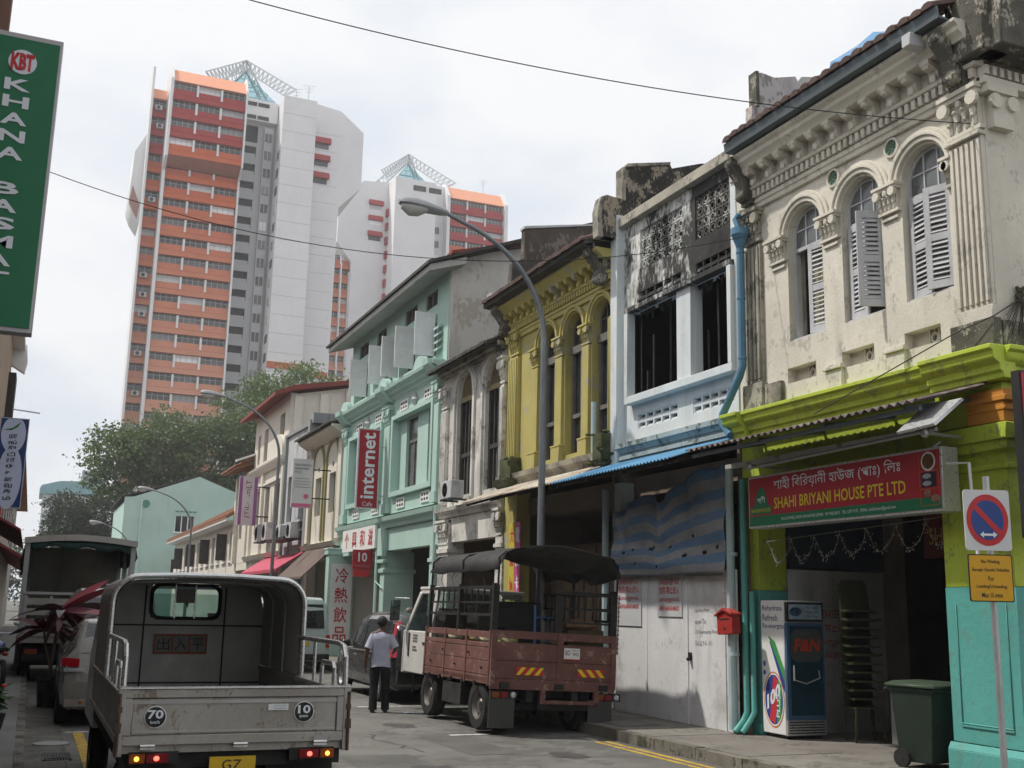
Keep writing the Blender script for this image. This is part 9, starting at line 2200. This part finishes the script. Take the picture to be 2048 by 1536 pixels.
# small potted plant at the left edge
s = thing("potted_shrub", "small green potted shrub with a red flower at the left pavement edge", "plant", (-0.28, 16.2, 0.13), local=True)
b = MB(); b.lathe([(0.02, 0.003), (0.1, 0.003), (0.14, 0.2), (0.12, 0.2), (0.01, 0.17)], n=14); obj("pot", b, M_CHAS, s, world_coords=False)
b = MB()
for k in range(60): leafy(b, (rr.uniform(-.04, .04), rr.uniform(-.04, .04), rr.uniform(0.2, 0.5)), rr.uniform(-3.1, 3.1), rr.uniform(0.0, 1.0), rr.uniform(0.1, 0.22), 0.025, 0.8)
b.tube([(0, 0, 0.16), (0, 0, 0.5)], 0.01); obj("foliage", b, mat("shrub_green", (0.03, 0.07, 0.02), rough=0.6, var=0.4, scale=9), s, world_coords=False)
b = MB(); b.ball((0.08, -0.06, 0.55), 0.035, 0.035, 0.025); obj("flower", b, M_RED, s, world_coords=False)
# motorcycle by the shop
s = thing("motorcycle", "dark motorcycle parked on the left pavement beyond the potted shrub", "motorcycle", (-0.42, 22.6, 0.13), R(8), local=True)
for y in (-0.6, 0.62):
    b = MB(); b.lathe([(0.22, -0.04), (0.28, -0.045), (0.3, 0.0), (0.28, 0.045), (0.22, 0.04)], c=(0, y, 0.3), axis='x', n=18, ring=True); ty = obj("tyre", b, M_TYRE, s, world_coords=False)
    b = MB(); b.lathe([(0.225, -0.03), (0.2, -0.03), (0.05, -0.05), (0.05, 0.05), (0.2, 0.03), (0.225, 0.03)], c=(0, y, 0.3), axis='x', n=18); obj("rim", b, M_RIMS, ty, world_coords=False)
b = MB(); b.tube([(0, -0.6, 0.3), (0, -0.15, 0.4), (0, 0.3, 0.75), (0, 0.42, 0.95)], 0.035, 8); b.tube([(0, -0.1, 0.35), (0, 0.35, 0.45), (0, 0.35, 0.75)], 0.03, 8); b.tube([(0, 0.62, 0.3), (0, 0.42, 0.98)], 0.03, 8); b.box(-0.1, 0.1, -0.1, 0.22, 0.25, 0.5); obj("frame", b, M_CHAS, s, world_coords=False)
b = MB(); b.loft([[(w_ * math.cos(a), y, z + h_ * math.sin(a)) for a in [2 * math.pi * i / 10 for i in range(10)]] for y, w_, h_, z in ((-0.75, .06, .03, .78), (-0.5, .12, .05, .76), (-0.1, .13, .06, .72), (0.05, .1, .06, .72))]); obj("seat", b, M_BLACK, s, world_coords=False)
b = MB(); b.ball((0, 0.2, 0.78), 0.13, 0.22, 0.12, 12, 8); obj("fuel_tank", b, mat("tank_blue", (0.03, 0.05, 0.14), rough=0.25, coat=0.5), s, world_coords=False)
b = MB(); b.tube([(-0.34, 0.3, 1.04), (-0.2, 0.42, 1.02), (0.2, 0.42, 1.02), (0.34, 0.3, 1.04)], 0.014, 8); b.ball((0, 0.55, 0.9), 0.09, 0.06, 0.09)
for sx in (-1, 1): b.tube([(sx * 0.22, 0.42, 1.02), (sx * 0.3, 0.42, 1.18)], 0.007); b.ball((sx * 0.3, 0.42, 1.2), 0.06, 0.015, 0.04)
obj("handlebar", b, M_STEEL, s, world_coords=False)
b = MB(); b.ball((0, -0.82, 0.7), 0.06, 0.03, 0.04); obj("tail_lamp", b, mat("dull_lens", (0.25, 0.04, 0.02)), s, world_coords=False)
# blue drum and post on the left pavement
s = thing("blue_barrel", "dark blue plastic barrel outside the left shops", "barrel", (-0.75, 26.5, 0.13), local=True)
b = MB(); b.lathe([(0.02, 0.003), (0.25, 0.003), (0.28, 0.1), (0.29, 0.3), (0.3, 0.32), (0.29, 0.34), (0.29, 0.6), (0.3, 0.62), (0.29, 0.64), (0.27, 0.85), (0.24, 0.9), (0.01, 0.9)], n=20); obj("drum", b, mat("barrel_blue", (0.02, 0.04, 0.16), rough=0.5), s, world_coords=False)
s = thing("pavement_post", "grey square post on the left pavement edge", "post", (-0.12, 29.0, 0.13), local=True)
b = MB(); b.box(-0.09, 0.09, -0.09, 0.09, 0, 2.2); b.box(-0.12, 0.12, -0.12, 0.12, 0, 0.15); b.box(-0.11, 0.11, -0.11, 0.11, 2.2, 2.26); obj("shaft", b, mat("post_pale_grey", (0.28, 0.27, 0.26), rough=0.85, var=0.15), s, world_coords=False, bev=0.01)
s = thing("notice_board", "white paper notice lying against the left kerb edge", "notice", (-0.35, 13.6, 0.13), local=True)
b = MB(); b.box(-0.14, 0.14, -0.1, 0.1, 0.002, 0.012); obj("sheet", b, mat("grey_blue_sheet", (0.3, 0.32, 0.38), rough=0.7), s, world_coords=False)

split_pieces()

# ================================================================ humid air over the town
b = MB(); b.box(-60, 130, -25, 320, -1.0, 100)
hz = obj("haze", b, M_WHITE, kind="stuff")
hm = bpy.data.materials.new("humid_air"); hm.use_nodes = True
hn = hm.node_tree.nodes; hn.remove(hn["Principled BSDF"])
pv = hn.new("ShaderNodeVolumePrincipled"); pv.inputs["Color"].default_value = (0.93, 0.95, 1.0, 1); pv.inputs["Density"].default_value = 0.0007; pv.inputs["Anisotropy"].default_value = 0.2
hm.node_tree.links.new(pv.outputs[0], hn["Material Output"].inputs["Volume"])
hz.data.materials.clear(); hz.data.materials.append(hm)
